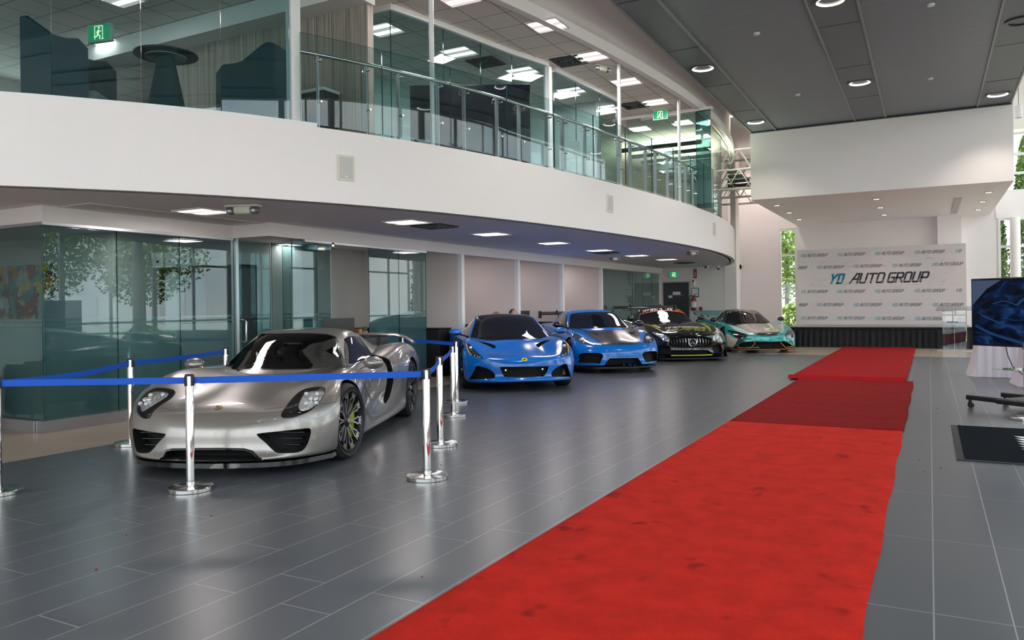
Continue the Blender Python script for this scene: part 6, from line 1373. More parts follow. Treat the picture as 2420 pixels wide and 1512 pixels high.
# interior
seat=mat('seat_black',(.012,.012,.014),.6)
MB().box((-1.02,-.56,.55),(-.80,.56,.74)).rbox((-1.12,-.56,.60),(-.95,.56,.74),.03).build('dashboard',seat,C.root)
for sg in (1,-1):
    s_=MB(); s_.rbox((-1.72,.10*sg,.42),(-1.20,.52*sg,.54),.05); M=Matrix.Translation((-1.74,.31*sg,.50))@Matrix.Rotation(-.30,4,'Y'); s_.rbox((-.07,-.22,0),(.05,.22,.42),.05,M); s_.rbox((-.07,-.14,.40),(.03,.14,.60),.05,M)
    so=s_.build('seat',seat,C.root)
    mb=MB(); 
    for a in (-.085,.085): mb.tube([tuple(M@Vector((.055,a-.05,.40))),tuple(M@Vector((.058,a-.055,.32))),tuple(M@Vector((.058,a+.045,.30))),tuple(M@Vector((.055,a+.04,.39)))],.006,6,closed=True)
    mb.build('belt_slot_trim',chrome,so)
    txt('sport',.045,lime,so,M=M@Matrix.Translation((.036,0,.50))@Matrix.Rotation(PI/2,4,'Z')@Matrix.Rotation(PI/2,4,'X')) if False else None
M=Matrix.Translation((-1.16,.31,.70))@Matrix.Rotation(-1.2,4,'Y'); mb=MB(); mb.tube([tuple(M@Vector((.17*math.cos(a),.17*math.sin(a),0))) for a in [2*PI*k/28 for k in range(28)]],.012,8,closed=True)
for a in (0.2,PI-.2,-PI/2): mb.tube([tuple(M@Vector((0,0,-.01))),tuple(M@Vector((.17*math.sin(a),.17*math.cos(a),0)))],.010,6)
mb.build('steering_wheel',seat,C.root)
MB().ell((-1.08,0,1.005),(.015,.11,.03),16,10).tube([(-1.07,0,1.02),(-1.06,0,1.06)],.01,6).build('interior_mirror',blackg,C.root)
# ============================================================ generic car assembly for the four parked cars
def add_windows(C,wso,swo,glassw,m_border):
    w=C.patch('windscreen',wso,glassw,.006,False,bvh=C.cb,step=4.)[0]
    C.patch('side_window',swo,sideg,.003,bvh=C.cb); return w
dglass=mat('dark_windscreen',(.008,.010,.013),.02,spec=.55)
def lampset(C,out,bulbs,col=(.05,.055,.06),r=.02,bulbm=None,amber=None,depth=.04,pocket=True,bvh=None):
    b=bvh or C.bb
    for sg in (1,-1):
        v2,tr,h,nb=C.fill(out,None,True,b); f=lambda p,n,o:Vector(((p+n*o).x,(p+n*o).y*sg,(p+n*o).z))
        hh=MB().add([f(p,n,-.012 if pocket else .002) for p,n,_ in h],[tuple(q) for q in tr]).build('headlight',mat('headlight_dark_%d'%int(col[0]*1000),col,.12,.3,coat=1.),C.root,60)
        for q,rr in bulbs: p=C.hit(*q,b); MB().ell(f(p[0],p[1],-.006 if pocket else .002),(rr,rr,rr*.8),14,8).build('projector_bulb',bulbm or mat('led_lens',(.72,.76,.82),.08,.5,coat=1.,emit=(.8,.9,1),es=.12),hh)
        if pocket: MB().add([f(p,n,.0015) for p,n,_ in h],[tuple(q) for q in tr]).build('lens_cover',clearl,hh,80)
        if amber: MB().tube([f(*C.hit(*q,b)[:2],.003) for q in amber],.006,6).build('amber_marker',mat('amber',(.7,.25,.02),.3,emit=(.9,.3,.02),es=.3),hh)
blk_rim=mat('rim_gloss_black',(.012,.012,.014),.12,.4,coat=1.); yel=mat('caliper_yellow',(.62,.55,.02),.35,coat=.5)
blue1=mat('bright_blue_paint',(.0,.15,.62),.20,.0,coat=.6); blue2=mat('shark_blue_paint',(.0,.17,.64),.20,.0,coat=.6)
# ---------------------------------------------------------------- mid-engined blue car
C=Car('blue_sports_car',(-6.222,11.70,-53.0),'bright blue sports car with dark roof and hood scoops, left of the second blue car')
L=crop(1050,700,2235/340)
fcp=[(.82,.15),(.835,.23),(.845,.36),(.835,.455),(.72,.555)]; rcp=[(-3.35,.30),(-3.42,.42),(-3.44,.62),(-3.42,.78),(-3.36,.88)]
st=[frontst(fcp,[(.41,.85,.14),(.43,.895,.22),(.43,.925,.37),(.39,.92,.52),(.31,.87,.665)],(.72,.30,.550),(.64,.62,.575)),
 S(.10,.36,.635,(.2,.632),(.44,.64),(.775,.775),(.885,.70),(.925,.52),(.91,.30),(.87,.13)),
 S(-.24,-.02,.765,(.2,.760),(.46,.745),(.765,.815),(.885,.745),(.932,.55),(.92,.30),(.88,.12)),
 S(-.60,-.5,.82,(.2,.82),(.46,.81),(.75,.825),(.865,.76),(.915,.58),(.89,.30),(.87,.12)),
 S(-1.0,-1.0,.83,(.2,.83),(.46,.83),(.73,.835),(.85,.77),(.90,.60),(.87,.30),(.87,.12)),
 S(-1.5,-1.5,.85,(.2,.85),(.46,.85),(.75,.865),(.87,.80),(.92,.62),(.89,.30),(.88,.12)),
 S(-2.0,-2.0,.90,(.2,.90),(.46,.905),(.785,.925),(.915,.85),(.95,.64),(.92,.32),(.89,.12)),
 S(-2.5,-2.5,.92,(.2,.92),(.46,.925),(.79,.945),(.92,.87),(.955,.65),(.93,.34),(.89,.14)),
 S(-3.0,-3.0,.91,(.2,.91),(.46,.91),(.75,.92),(.87,.85),(.92,.65),(.91,.36),(.86,.18)),
 S(-3.30,-3.36,.88,(.2,.88),(.44,.88),(.68,.88),(.80,.81),(.86,.64),(.85,.42),(.80,.26))]
cab=[cabst(-.12,.76,(.66,.75),(.68,.73),(.71,.70),.26,.55),cabst(-.50,.935,(.645,.905),(.70,.86),(.745,.80),.26,.55),cabst(-.95,1.135,(.575,1.09),(.67,.95),(.765,.81),.20,.55),cabst(-1.35,1.225,(.53,1.165),(.645,1.0),(.77,.82),.10,.55),
 cabst(-1.8,1.215,(.51,1.155),(.635,1.0),(.77,.84),0,.55),cabst(-2.25,1.13,(.47,1.075),(.60,.97),(.76,.86),0,.55),cabst(-2.75,1.01,(.40,.97),(.53,.93),(.70,.86),0,.55),cabst(-3.1,.90,(.34,.88),(.44,.86),(.58,.82),0,.55)]
def sc(co):
    x,y,z=co; s_=1 if y>0 else -1; a=abs(y)
    if z>.5 and -.45<x<.72: # hood channels rising under the scoops
        k=gauss(a-(.46+.0*x),.13)*max(0,1-((x-.30)/.36)**2); z-=.040*k
    if .16<z<.7 and -2.1<x<-.4: a-=.04*gauss(z-.45,.15)*max(0,1-((x+1.2)/.8)**2)
    return Vector((x,s_*a,z))
build_shell(C,dict(st=st,fcp=fcp,rcp=rcp,cab=cab),3,sc)
pocket_arches(C,2.575,.345,.355)
it=L([(1885,1045),(1925,1110),(1968,1240),(1940,1250),(1700,1250),(1665,1225),(1670,1180),(1740,1110)]); C.pocket(it,.14,shrink=.95,dirn=(.95,.2,0),bvh=C.bb)
gr=L([(868,1110),(890,1098),(1225,1093),(1600,1088),(1618,1100),(1600,1160),(1548,1235),(1500,1245),(1225,1258),(960,1255),(920,1230),(885,1160)]); C.pocket(gr,.10,False,dirn=(1,0,0),bvh=C.bb)
sco=L([(520,700),(600,712),(700,735),(790,765),(795,790),(775,860),(745,870),(700,835),(640,780),(570,735)]); 
sco=L([(512,699),(600,708),(700,730),(798,765),(794,800),(765,812),(700,775),(600,732)]); C.pocket(sco,.09,smooth=False,bvh=C.bb)
hl=L([(365,735),(400,735),(450,760),(510,830),(570,900),(612,962),(560,955),(480,940),(420,900),(375,810),(355,770)])
hl=[p for p in hl]; 
hlr=L([(1850,705),(1880,708),(1915,760),(1938,830),(1930,880),(1905,905),(1850,930),(1812,936),(1815,880),(1835,790),(1840,730)]); C.pocket(hlr,.04,bvh=C.bb)
roofm=mat('black_roof_paint',(.012,.013,.016),.15,coat=1.)
C.boolean(C.body,C.cut,[blue1,darkint],'body'); C.boolean(C.cabm,C.cutc,[roofm,darkint],'roof')
wso=L([(400,655),(430,560),(470,450),(492,370),(505,325),(560,302),(700,285),(880,277),(1100,285),(1300,300),(1390,318),(1470,400),(1590,520),(1690,640),(1400,645),(1000,652),(650,655)])
w=add_windows(C,wso,L([(1420,318),(1450,330),(1560,430),(1660,560),(1700,610),(1712,640),(1690,620),(1600,520),(1500,400)]),dglass,None)
C.line(L([(392,650),(420,560),(455,450),(482,360),(495,322)]),blue1,.016,mirror=True,name='windscreen_pillar',bvh=C.cb)
lw=L([(335,600),(350,530),(385,440),(430,360),(448,345),(470,335),(478,350),(455,430),(415,540),(380,640),(350,640)])
for o in list(C.root.children):
    if o.name.startswith('side_window'): bpy.data.objects.remove(o)
C.patch('side_window',lw,sideg,.004,True,bvh=C.cb)
lampset(C,hlr,[(L([(1865,760)])[0],.028),(L([(1862,905)])[0],.011),(L([(1890,885)])[0],.011),(L([(1838,912)])[0],.011)],amber=L([(1885,712),(1915,765),(1930,830),(1925,880)]))
q=C.hit(*L([(1245,985)])[0],C.bb); M=frame(q[0]+q[1]*.002,(0,1,0),q[1]); bd=MB().lathe([(0,0),(.042,0),(.045,.003),(0,.004)],32,M@Matrix.Diagonal((1.1,.95,1,1))).build('badge',mat('badge_yellow',(.72,.60,.02),.3,coat=1.),C.root); MB().prism([(-.022,-.012),(.022,-.012),(.012,.016),(-.012,.016)],.004,.006,M).build('badge_emblem',mat('badge_green',(.01,.08,.03),.3),bd)
MB().box((.55,-.36,.22),(.60,.36,.42)).build('grille_mesh',mat('mesh_dark_teal',(.02,.028,.03),.6,bump=.6,bscale=220),C.root)
for a,b in ((955,1160),(1543,1142)): q=C.hit(*L([(a,b)])[0],C.bb); MB().lathe([(0,0),(.013,0),(.015,.006),(.009,.007)],16,frame(q[0]-q[1]*.05,(0,1,0),(1,0,0))).build('tow_hook_cover',chrome,C.root)
for sg in (1,-1): MB().prism([(0,0),(.10,0),(.055,.10)],0,.01,Matrix.Translation((.50,.66*sg,.23))@Matrix.Rotation(PI/2,4,'Z')@Matrix.Rotation(PI/2,4,'X')).build('intake_fin',blackg,C.root)
C.line(L([(750,925),(950,932),(1245,935),(1500,922),(1700,905)]),trimb,.0015,mirror=False,bvh=C.bb)
for sg in (1,-1): wheel(C.root,0,.80*sg,.345,.265,.25,sg,10,blk_rim,'y',yel,None,None,-.0); wheel(C.root,-2.575,.79*sg,.355,.270,.29,sg,10,blk_rim,'y',yel)
mirror_unit(C,(-.82,.955,.915),(.085,.115,.055),((-.66,.74,.835),(-.78,.90,.89)),blue1,blackg,sm=blackg)
# ---------------------------------------------------------------- second blue car, carbon hood
C=Car('blue_coupe',(-5.911,15.32,-50.9),'blue coupe with black carbon hood and black rear wing, second blue car in the row')
K=crop(1290,700,2192/290)
fcp=[(.85,.15),(.875,.24),(.87,.38),(.82,.50),(.67,.60)]; rcp=[(-3.30,.32),(-3.37,.44),(-3.39,.62),(-3.37,.80),(-3.32,.92)]
st=[frontst(fcp,[(.47,.82,.145),(.49,.86,.25),(.48,.88,.40),(.43,.87,.54),(.34,.81,.685)],(.67,.30,.597),(.60,.56,.605)),
 S(.08,.34,.685,(.2,.683),(.42,.68),(.725,.80),(.84,.73),(.893,.55),(.88,.30),(.84,.13)),
 S(-.28,-.10,.785,(.2,.783),(.44,.775),(.715,.845),(.835,.78),(.90,.58),(.89,.30),(.85,.12)),
 S(-.62,-.50,.86,(.2,.86),(.44,.85),(.705,.865),(.825,.80),(.89,.60),(.87,.30),(.85,.12)),
 S(-1.0,-1.0,.87,(.2,.87),(.44,.87),(.70,.87),(.82,.80),(.88,.62),(.85,.30),(.85,.12)),
 S(-1.5,-1.5,.88,(.2,.88),(.44,.88),(.71,.885),(.83,.82),(.89,.63),(.87,.30),(.85,.12)),
 S(-2.0,-2.0,.90,(.2,.90),(.44,.90),(.74,.925),(.87,.85),(.915,.65),(.90,.32),(.86,.12)),
 S(-2.5,-2.5,.93,(.2,.93),(.44,.93),(.745,.95),(.875,.87),(.92,.66),(.90,.34),(.86,.14)),
 S(-3.0,-3.0,.93,(.2,.93),(.44,.93),(.70,.93),(.82,.86),(.88,.66),(.87,.38),(.82,.18)),
 S(-3.25,-3.32,.92,(.2,.92),(.42,.92),(.64,.91),(.76,.84),(.82,.66),(.81,.42),(.76,.28))]
cab=[cabst(-.22,.81,(.63,.80),(.66,.78),(.68,.75),.26,.6),cabst(-.62,.985,(.625,.955),(.67,.91),(.71,.85),.26,.6),cabst(-1.02,1.175,(.575,1.13),(.655,1.0),(.735,.86),.20,.6),cabst(-1.40,1.262,(.535,1.20),(.64,1.04),(.74,.87),.10,.6),
 cabst(-1.85,1.262,(.515,1.20),(.63,1.04),(.74,.88),0,.6),cabst(-2.3,1.18,(.48,1.12),(.60,1.0),(.73,.89),0,.6),cabst(-2.8,1.04,(.42,1.0),(.54,.95),(.68,.88),0,.6),cabst(-3.15,.95,(.36,.93),(.46,.90),(.58,.86),0,.6)]
build_shell(C,dict(st=st,fcp=fcp,rcp=rcp,cab=cab),3)
pocket_arches(C,2.482,.34,.35)
it=K([(1975,985),(1985,1100),(1975,1150),(1800,1178),(1780,1165),(1725,1060),(1740,1010),(1800,990)]); C.pocket(it,.14,dirn=(.95,.2,0),bvh=C.bb)
gr=K([(1140,1108),(1400,1102),(1645,1100),(1680,1150),(1735,1225),(1500,1240),(1030,1262),(1080,1180)]); C.pocket(gr,.14,False,smooth=False,dirn=(1,0,0),bvh=C.bb)
hlr=K([(1800,650),(1850,655),(1890,700),(1920,780),(1900,815),(1840,840),(1770,840),(1748,820),(1755,740),(1775,680)]); C.pocket(hlr,.04,bvh=C.bb)
C.boolean(C.body,C.cut,[blue2,darkint],'body'); C.boolean(C.cabm,C.cutc,[blue2,darkint],'roof')
wso=K([(425,580),(425,480),(432,370),(450,325),(560,300),(800,283),(1000,280),(1150,285),(1265,298),(1330,350),(1450,460),(1555,555),(1200,555),(1000,560),(700,575)])
C.patch('windscreen',wso,dglass,.006,False,bvh=C.cb,step=3.2)
C.patch('side_window',K([(230,500),(240,420),(280,350),(340,318),(370,325),(378,400),(372,580),(330,585),(300,520),(260,490)]),sideg,.004,True,bvh=C.cb)
carb=mat('carbon_hood',(.016,.017,.020),.25,coat=.35,bump=.03,bscale=400)
C.patch('hood_panel',K([(600,582),(1000,562),(1300,562),(1560,572),(1640,590),(1675,700),(1690,820),(1660,838),(1500,852),(1330,858),(1100,862),(1020,850),(940,815),(860,760),(760,680),(680,620)]),carb,.005,False,bvh=C.bb,step=4.)
C.line(K([(985,835),(1040,868),(1330,878),(1600,850),(1690,825)]),trimb,.010,False,name='hood_gap',bvh=C.bb)
for P_ in ([(765,640),(880,640),(955,695),(910,700)],[(1480,640),(1590,640),(1580,680),(1500,685)]): C.patch('hood_duct',K(P_),darkint,.006,False,smooth=False,bvh=C.bb)
lampset(C,hlr,[(K([(1820,735)])[0],.045),(K([(1875,745)])[0],.016),(K([(1870,790)])[0],.016)],col=(.10,.105,.11))
q=C.hit(*K([(1327,810)])[0],C.bb); M=frame(q[0]+q[1]*.006,(0,1,0),q[1]); MB().prism([(-.024,.028),(.024,.028),(.026,.0),(.016,-.022),(0,-.034),(-.016,-.022),(-.026,0)],0,.004,M).build('badge',bd.data.materials[0] if False else MAT['badge_gold'],C.root)
for sg in (1,-1): MB().box((.48,.58*sg,.20),(.50,.74*sg,.40)).build('radiator_mesh',mat('mesh_grey',(.09,.10,.11),.6,bump=.5,bscale=200),C.root)
MB().box((.60,-.42,.15),(.62,.42,.32)).box((.62,-.006,.15),(.66,.006,.32)).build('grille_mesh',MAT['mesh_black'],C.root)
splitter(C,st[0],blackp,.10,.135,.005,-.12)
for sg in (1,-1): wheel(C.root,0,.76*sg,.34,.262,.245,sg,10,blk_rim,'y',yel); wheel(C.root,-2.482,.76*sg,.35,.262,.295,sg,10,blk_rim,'y',yel)
mirror_unit(C,(-.76,.925,.95),(.08,.11,.065),((-.60,.72,.87),(-.72,.85,.92)),blackg)
def wing(C,x,z,hw,ch,m,name='rear_wing',plate=True,struts=.35,zs=.92,pm=None,camb=.02):
    mb=MB(); prof=[(0,0),(.2*ch,.02+camb*.3),(.6*ch,.02+camb),(ch,.03+camb*2),(.6*ch,-.0+camb*.5),(.2*ch,-.01)]; V=[(x-dx,y,z+dz) for y in (-hw,-hw/2,0,hw/2,hw) for dx,dz in prof]; F=[(6*i+j,6*i+(j+1)%6,6*i+6+(j+1)%6,6*i+6+j) for i in range(4) for j in range(6)]+[tuple(range(6)),tuple(29-j for j in range(6))]
    w=mb.add(V,F).build(name,m,C.root,40)
    if plate:
        for sg in (1,-1): MB().rbox((x-ch-.03,(hw-.004)*sg,z-.09),(x+.04,(hw+.008)*sg,z+.09),.004).build('end_plate',pm or m,w)
    for sg in (1,-1): MB().tube([(x+.22,struts*sg,zs-.04),(x+.18,struts*sg,z-.02),(x+.05,struts*sg,z+.10),(x-.08,struts*sg,z+.05)] if plate else [(x-.1,struts*sg,zs-.06),(x-.10,struts*sg,z)],.014,8).build('wing_strut',blackp,w)
    return w
wing(C,-3.12,1.14,.74,.26,blackp,zs=.93)
# ---------------------------------------------------------------- black racing coupe
bpt=mat('black_wrap_paint',(.010,.010,.011),.09,coat=1.)
C=Car('black_racing_coupe',(-5.434,18.928,-56.3),'black racing coupe with chrome vertical-bar grille, green stripes and a windscreen banner')
G=crop(1470,700,2420/290)
fcp=[(.84,.14),(.865,.26),(.885,.45),(.865,.58),(.74,.685)]; rcp=[(-3.45,.32),(-3.52,.44),(-3.55,.64),(-3.52,.80),(-3.46,.90)]
st=[frontst(fcp,[(.45,.90,.14),(.48,.94,.26),(.47,.965,.42),(.42,.95,.57),(.34,.88,.70)],(.74,.30,.682),(.66,.62,.67)),
 S(.05,.38,.765,(.2,.763),(.46,.755),(.79,.80),(.925,.73),(.985,.55),(.96,.30),(.92,.13)),
 S(-.40,-.25,.855,(.2,.853),(.46,.85),(.785,.865),(.91,.80),(.97,.60),(.95,.30),(.92,.12)),
 S(-.90,-.80,.90,(.2,.90),(.46,.895),(.77,.89),(.89,.82),(.95,.62),(.92,.30),(.90,.12)),
 S(-1.4,-1.4,.91,(.2,.91),(.46,.91),(.76,.90),(.88,.83),(.94,.63),(.91,.30),(.90,.12)),
 S(-1.9,-1.9,.92,(.2,.92),(.46,.92),(.80,.93),(.92,.86),(.97,.65),(.94,.32),(.91,.12)),
 S(-2.5,-2.5,.94,(.2,.94),(.46,.945),(.84,.97),(.96,.89),(1.0,.67),(.97,.34),(.92,.14)),
 S(-3.1,-3.1,.95,(.2,.95),(.46,.95),(.78,.94),(.90,.86),(.95,.66),(.93,.38),(.87,.18)),
 S(-3.40,-3.46,.90,(.2,.90),(.44,.90),(.68,.90),(.82,.83),(.88,.66),(.86,.44),(.80,.28))]
cab=[cabst(-.70,.84,(.68,.83),(.71,.80),(.73,.77),.26,.6),cabst(-1.08,1.01,(.645,.98),(.70,.93),(.75,.87),.26,.6),cabst(-1.45,1.20,(.585,1.155),(.67,1.02),(.76,.88),.18,.6),cabst(-1.80,1.285,(.54,1.225),(.65,1.06),(.77,.89),.08,.6),
 cabst(-2.2,1.275,(.51,1.215),(.64,1.06),(.77,.90),0,.6),cabst(-2.65,1.18,(.47,1.12),(.60,1.02),(.76,.92),0,.6),cabst(-3.05,1.05,(.42,1.01),(.54,.97),(.70,.91),0,.6),cabst(-3.35,.95,(.36,.93),(.46,.90),(.58,.86),0,.6)]
build_shell(C,dict(st=st,fcp=fcp,rcp=rcp,cab=cab),3)
pocket_arches(C,2.63,.35,.36)
gro=G([(925,935),(935,880),(980,830),(1080,805),(1350,795),(1600,795),(1720,815),(1775,860),(1785,905),(1770,950),(1700,985),(1500,1005),(1250,1012),(1050,1005),(950,975)]); C.pocket(gro,.12,False,dirn=(1,0,0),bvh=C.bb)
low=G([(975,1105),(1000,1080),(1100,1065),(1400,1060),(1640,1055),(1720,1080),(1780,1150),(1400,1165),(965,1180)]); C.pocket(low,.12,False,dirn=(1,0,0),bvh=C.bb)
sid=G([(1790,970),(1920,950),(1960,990),(1975,1080),(1940,1110),(1830,1120),(1790,1070)]); C.pocket(sid,.08,dirn=(.95,.2,0),bvh=C.bb)
hlr=G([(1890,668),(1925,690),(1940,740),(1920,800),(1880,850),(1835,865),(1800,845),(1797,810),(1830,740),(1860,695)]); C.pocket(hlr,.04,bvh=C.bb)
C.boolean(C.body,C.cut,[bpt,darkint],'body'); C.boolean(C.cabm,C.cutc,[bpt,darkint],'roof')
wso=G([(330,525),(345,440),(370,340),(400,262),(480,240),(700,222),(900,224),(1060,238),(1180,262),(1260,320),(1360,430),(1455,525),(1200,520),(800,518),(500,520)])
C.patch('windscreen',wso,dglass,.006,False,bvh=C.cb,step=3.2); C.patch('side_window',G([(110,440),(140,370),(190,320),(260,292),(300,300),(300,360),(275,440),(240,500),(150,490)]),sideg,.004,True,bvh=C.cb)
# windscreen banner
orange=mat('banner_orange',(.80,.14,.03),.5); whitel=mat('banner_white',(.75,.72,.74),.5); lime2=mat('stripe_lime',(.42,.50,.02),.3,coat=.8)
def bandp(pts,w): # px band along polyline
    P=cr_pts([Vector(p) for p in pts],6); q=[]
    for a,b in zip(P[:-1],P[1:]): q.append([(a.x,a.y-w/2),(b.x,b.y-w/2),(b.x,b.y+w/2),(a.x,a.y+w/2)])
    return q
C.bvh,sv=C.cb,C.bvh
C.decal('banner_stripe',bandp(G([(345,362),(500,322),(700,292),(900,285),(1100,305),(1300,348)]),1.6),orange,.006)
def arcw(u): # banner baseline in crop coords: y for x
    t=(u-820)/480; return 278+46*t*t
def textpx(s_,x0,x1,m,name,h,base,slant=.0,lw=None,sx=None,parent=None,crp=G):
    mb=MB(); T=MB(); w=1.0; 
    n=0
    for ch in s_: n+= .6 if ch==' ' else 1.16
    word(T,s_,0,0,1.0,1.0,slant,.22 if lw is None else lw,0,adv=1.16); quads=[]
    for f in T.f:
        q=[]
        for i in f: vx,_,vz=T.v[i]; u=x0+(x1-x0)*vx/n; b=base(u); q.append(crp([(u,b-(vz)*h)])[0])
        quads.append(q)
    return C.decal(name,quads,m,.007)
GL['H']=[[(.03,0),(.03,1)],[(.85,0),(.85,1)],[(.03,.5),(.85,.5)]]; GL['W']=[[(0,1),(.2,0),(.45,.6),(.7,0),(.9,1)]]; GL['C']=[[(.85,1),(.1,1),(.03,.9),(.03,.1),(.1,0),(.85,0)]]; GL['V']=[[(0,1),(.42,0),(.85,1)]]
textpx('GRIDLIFE',560,1000,whitel,'banner_lettering',34,lambda u:280+20*((u-820)/400)**2,.1,.30)
textpx('TOUR',1040,1205,orange,'banner_lettering',28,lambda u:284+20*((u-820)/400)**2,.1,.30)
ck=[]
for i in range(6):
    for j in range(3):
        if (i+j)%2==0: u=408+i*22; b=322-i*6; ck.append(G([(u,b-j*14),(u+22,b-5-j*14),(u+22,b-19-j*14),(u,b-14-j*14)]))
C.decal('banner_checks',ck,whitel,.007)
C.decal('windscreen_sticker',[G([(805,372),(862,366),(866,420),(808,428)])],mat('sticker_pale',(.45,.55,.60),.4),.007)
C.bvh=sv
# lime hood graphics
C.decal('lime_stripe',[G(q) for q in ([(430,548),(520,560),(560,590),(470,560)],[(520,560),(600,600),(650,630),(560,590)],[(600,600),(720,650),(760,680),(650,630)],[(720,650),(790,690),(808,718),(760,680)],[(570,575),(640,560),(700,600),(640,600)],[(650,598),(740,600),(775,628),(700,628)],
 [(1500,528),(1560,528),(1660,600),(1640,600)],[(1560,528),(1600,530),(1720,600),(1660,600)],[(1640,600),(1720,600),(1750,660),(1700,650)],[(1700,650),(1745,640),(1765,700),(1735,695)])],lime2,.005)
amg=[]
for u in (870,925,975,1020,1065): 
    w_=34 if u==870 else 20; amg.append(G([(u-15,706-(u-870)*.11),(u-15+w_,706-(u-870)*.11),(u+40+w_,655-(u-870)*.09),(u+40,655-(u-870)*.09)]))
C.decal('hood_letters',amg,lime2,.006)
textpx('AMG',1140,1650,lime2,'hood_letters',48,lambda u:672+10*((u-1100)/400)**2,.35,.20)
textpx('YD MOTORSPORTS',850,1640,whitel,'hood_letters',24,lambda u:640-26*(1-((u-1250)/420)**2)+8,.3,.22)
# grille bars + star
b0=C.hit(*G([(1390,910)])[0],C.bb)
for i in range(15):
    u=975+i*56.5; 
    if 1310<u<1470: pass
    a=C.hit(*G([(u,(905)-72*math.sqrt(max(0.05,1-((u-1370)/470)**2)))])[0],C.bb); d=C.hit(*G([(u,(905)+82*math.sqrt(max(0.05,1-((u-1370)/470)**2)))])[0],C.bb)
    if 1325<u<1455: continue
    MB().tube([tuple(a[0]+Vector((-.03,0,0))),tuple((a[0]+d[0])/2+Vector((.015,0,0))),tuple(d[0]+Vector((-.03,0,0)))],.0095,8).build('grille_bar',chrome,C.root)
M=frame((b0[0].x+.02,0,b0[0].z),(0,1,0),(1,0,0)); mb=MB(); mb.tube([tuple(M@Vector((.092*math.cos(a),.092*math.sin(a),0))) for a in [2*PI*k/36 for k in range(36)]],.0085,8,closed=True)
for a in (PI/2,PI/2+2*PI/3,PI/2-2*PI/3): mb.add([tuple(M@Vector(p)) for p in ((.016*math.cos(a+PI/3),.016*math.sin(a+PI/3),.0),(.088*math.cos(a),.088*math.sin(a),.0),(.016*math.cos(a-PI/3),.016*math.sin(a-PI/3),.0),(0,0,.012))],[(0,1,3),(1,2,3),(0,2,1)])
mb.build('grille_emblem',chrome,C.root,20); MB().lathe([(0,-.02),(.086,-.02),(.086,-.008),(0,-.008)],32,M).build('emblem_backing',blackg,C.root)
MB().box((.60,-.56,.32),(.64,.56,.60)).build('grille_mesh',MAT['mesh_black'],C.root)
lampset(C,hlr,[(G([(1875,755)])[0],.03),(G([(1850,800)])[0],.022),(G([(1895,710)])[0],.02)],col=(.45,.45,.47))
q=C.hit(*G([(1365,742)])[0],C.bb); MB().lathe([(0,0),(.026,0),(.028,.003),(0,.004)],20,frame(q[0]+q[1]*.002,(0,1,0),q[1])).build('badge',chrome,C.root)
for sg in (1,-1): MB().tube([(.60,.60*sg,.30),(.57,.72*sg,.30),(.50,.82*sg,.29)],.008,6).build('intake_blade',chrome,C.root)
MB().tube([(.83,-.50,.145),(.865,-.2,.145),(.87,.0,.145),(.865,.2,.145),(.83,.50,.145)],.014,8).build('lime_lip_strip',mat('lip_lime',(.60,.70,.02),.35,emit=(.5,.6,0),es=.05),C.root)
splitter(C,st[0],blackp,.06,.085,.10,-.12,1.03)
for sg in (1,-1):
    MB().add([(.42,.93*sg,.08),(.62,.94*sg,.08),(.40,.985*sg,.30),(.30,.985*sg,.30),(.42,.94*sg,.08),(.62,.95*sg,.08),(.40,.995*sg,.30),(.30,.995*sg,.30)],[(0,1,2,3),(7,6,5,4),(0,4,5,1),(1,5,6,2),(2,6,7,3),(3,7,4,0)]).build('canard',blackp,C.root)
    wheel(C.root,0,.845*sg,.35,.27,.275,sg,10,blk_rim,'y',yel); wheel(C.root,-2.63,.83*sg,.36,.27,.325,sg,10,blk_rim,'y',yel)
mirror_unit(C,(-1.22,.955,1.0),(.09,.095,.075),((-1.10,.80,.92),(-1.18,.88,.95)),blackg)
wg=wing(C,-3.30,1.245,.92,.28,bpt,zs=.93,struts=.45); MB().box((-3.32,-.5,1.262),(-3.29,.2,1.275)).build('wing_lettering_strip',whitel,wg)
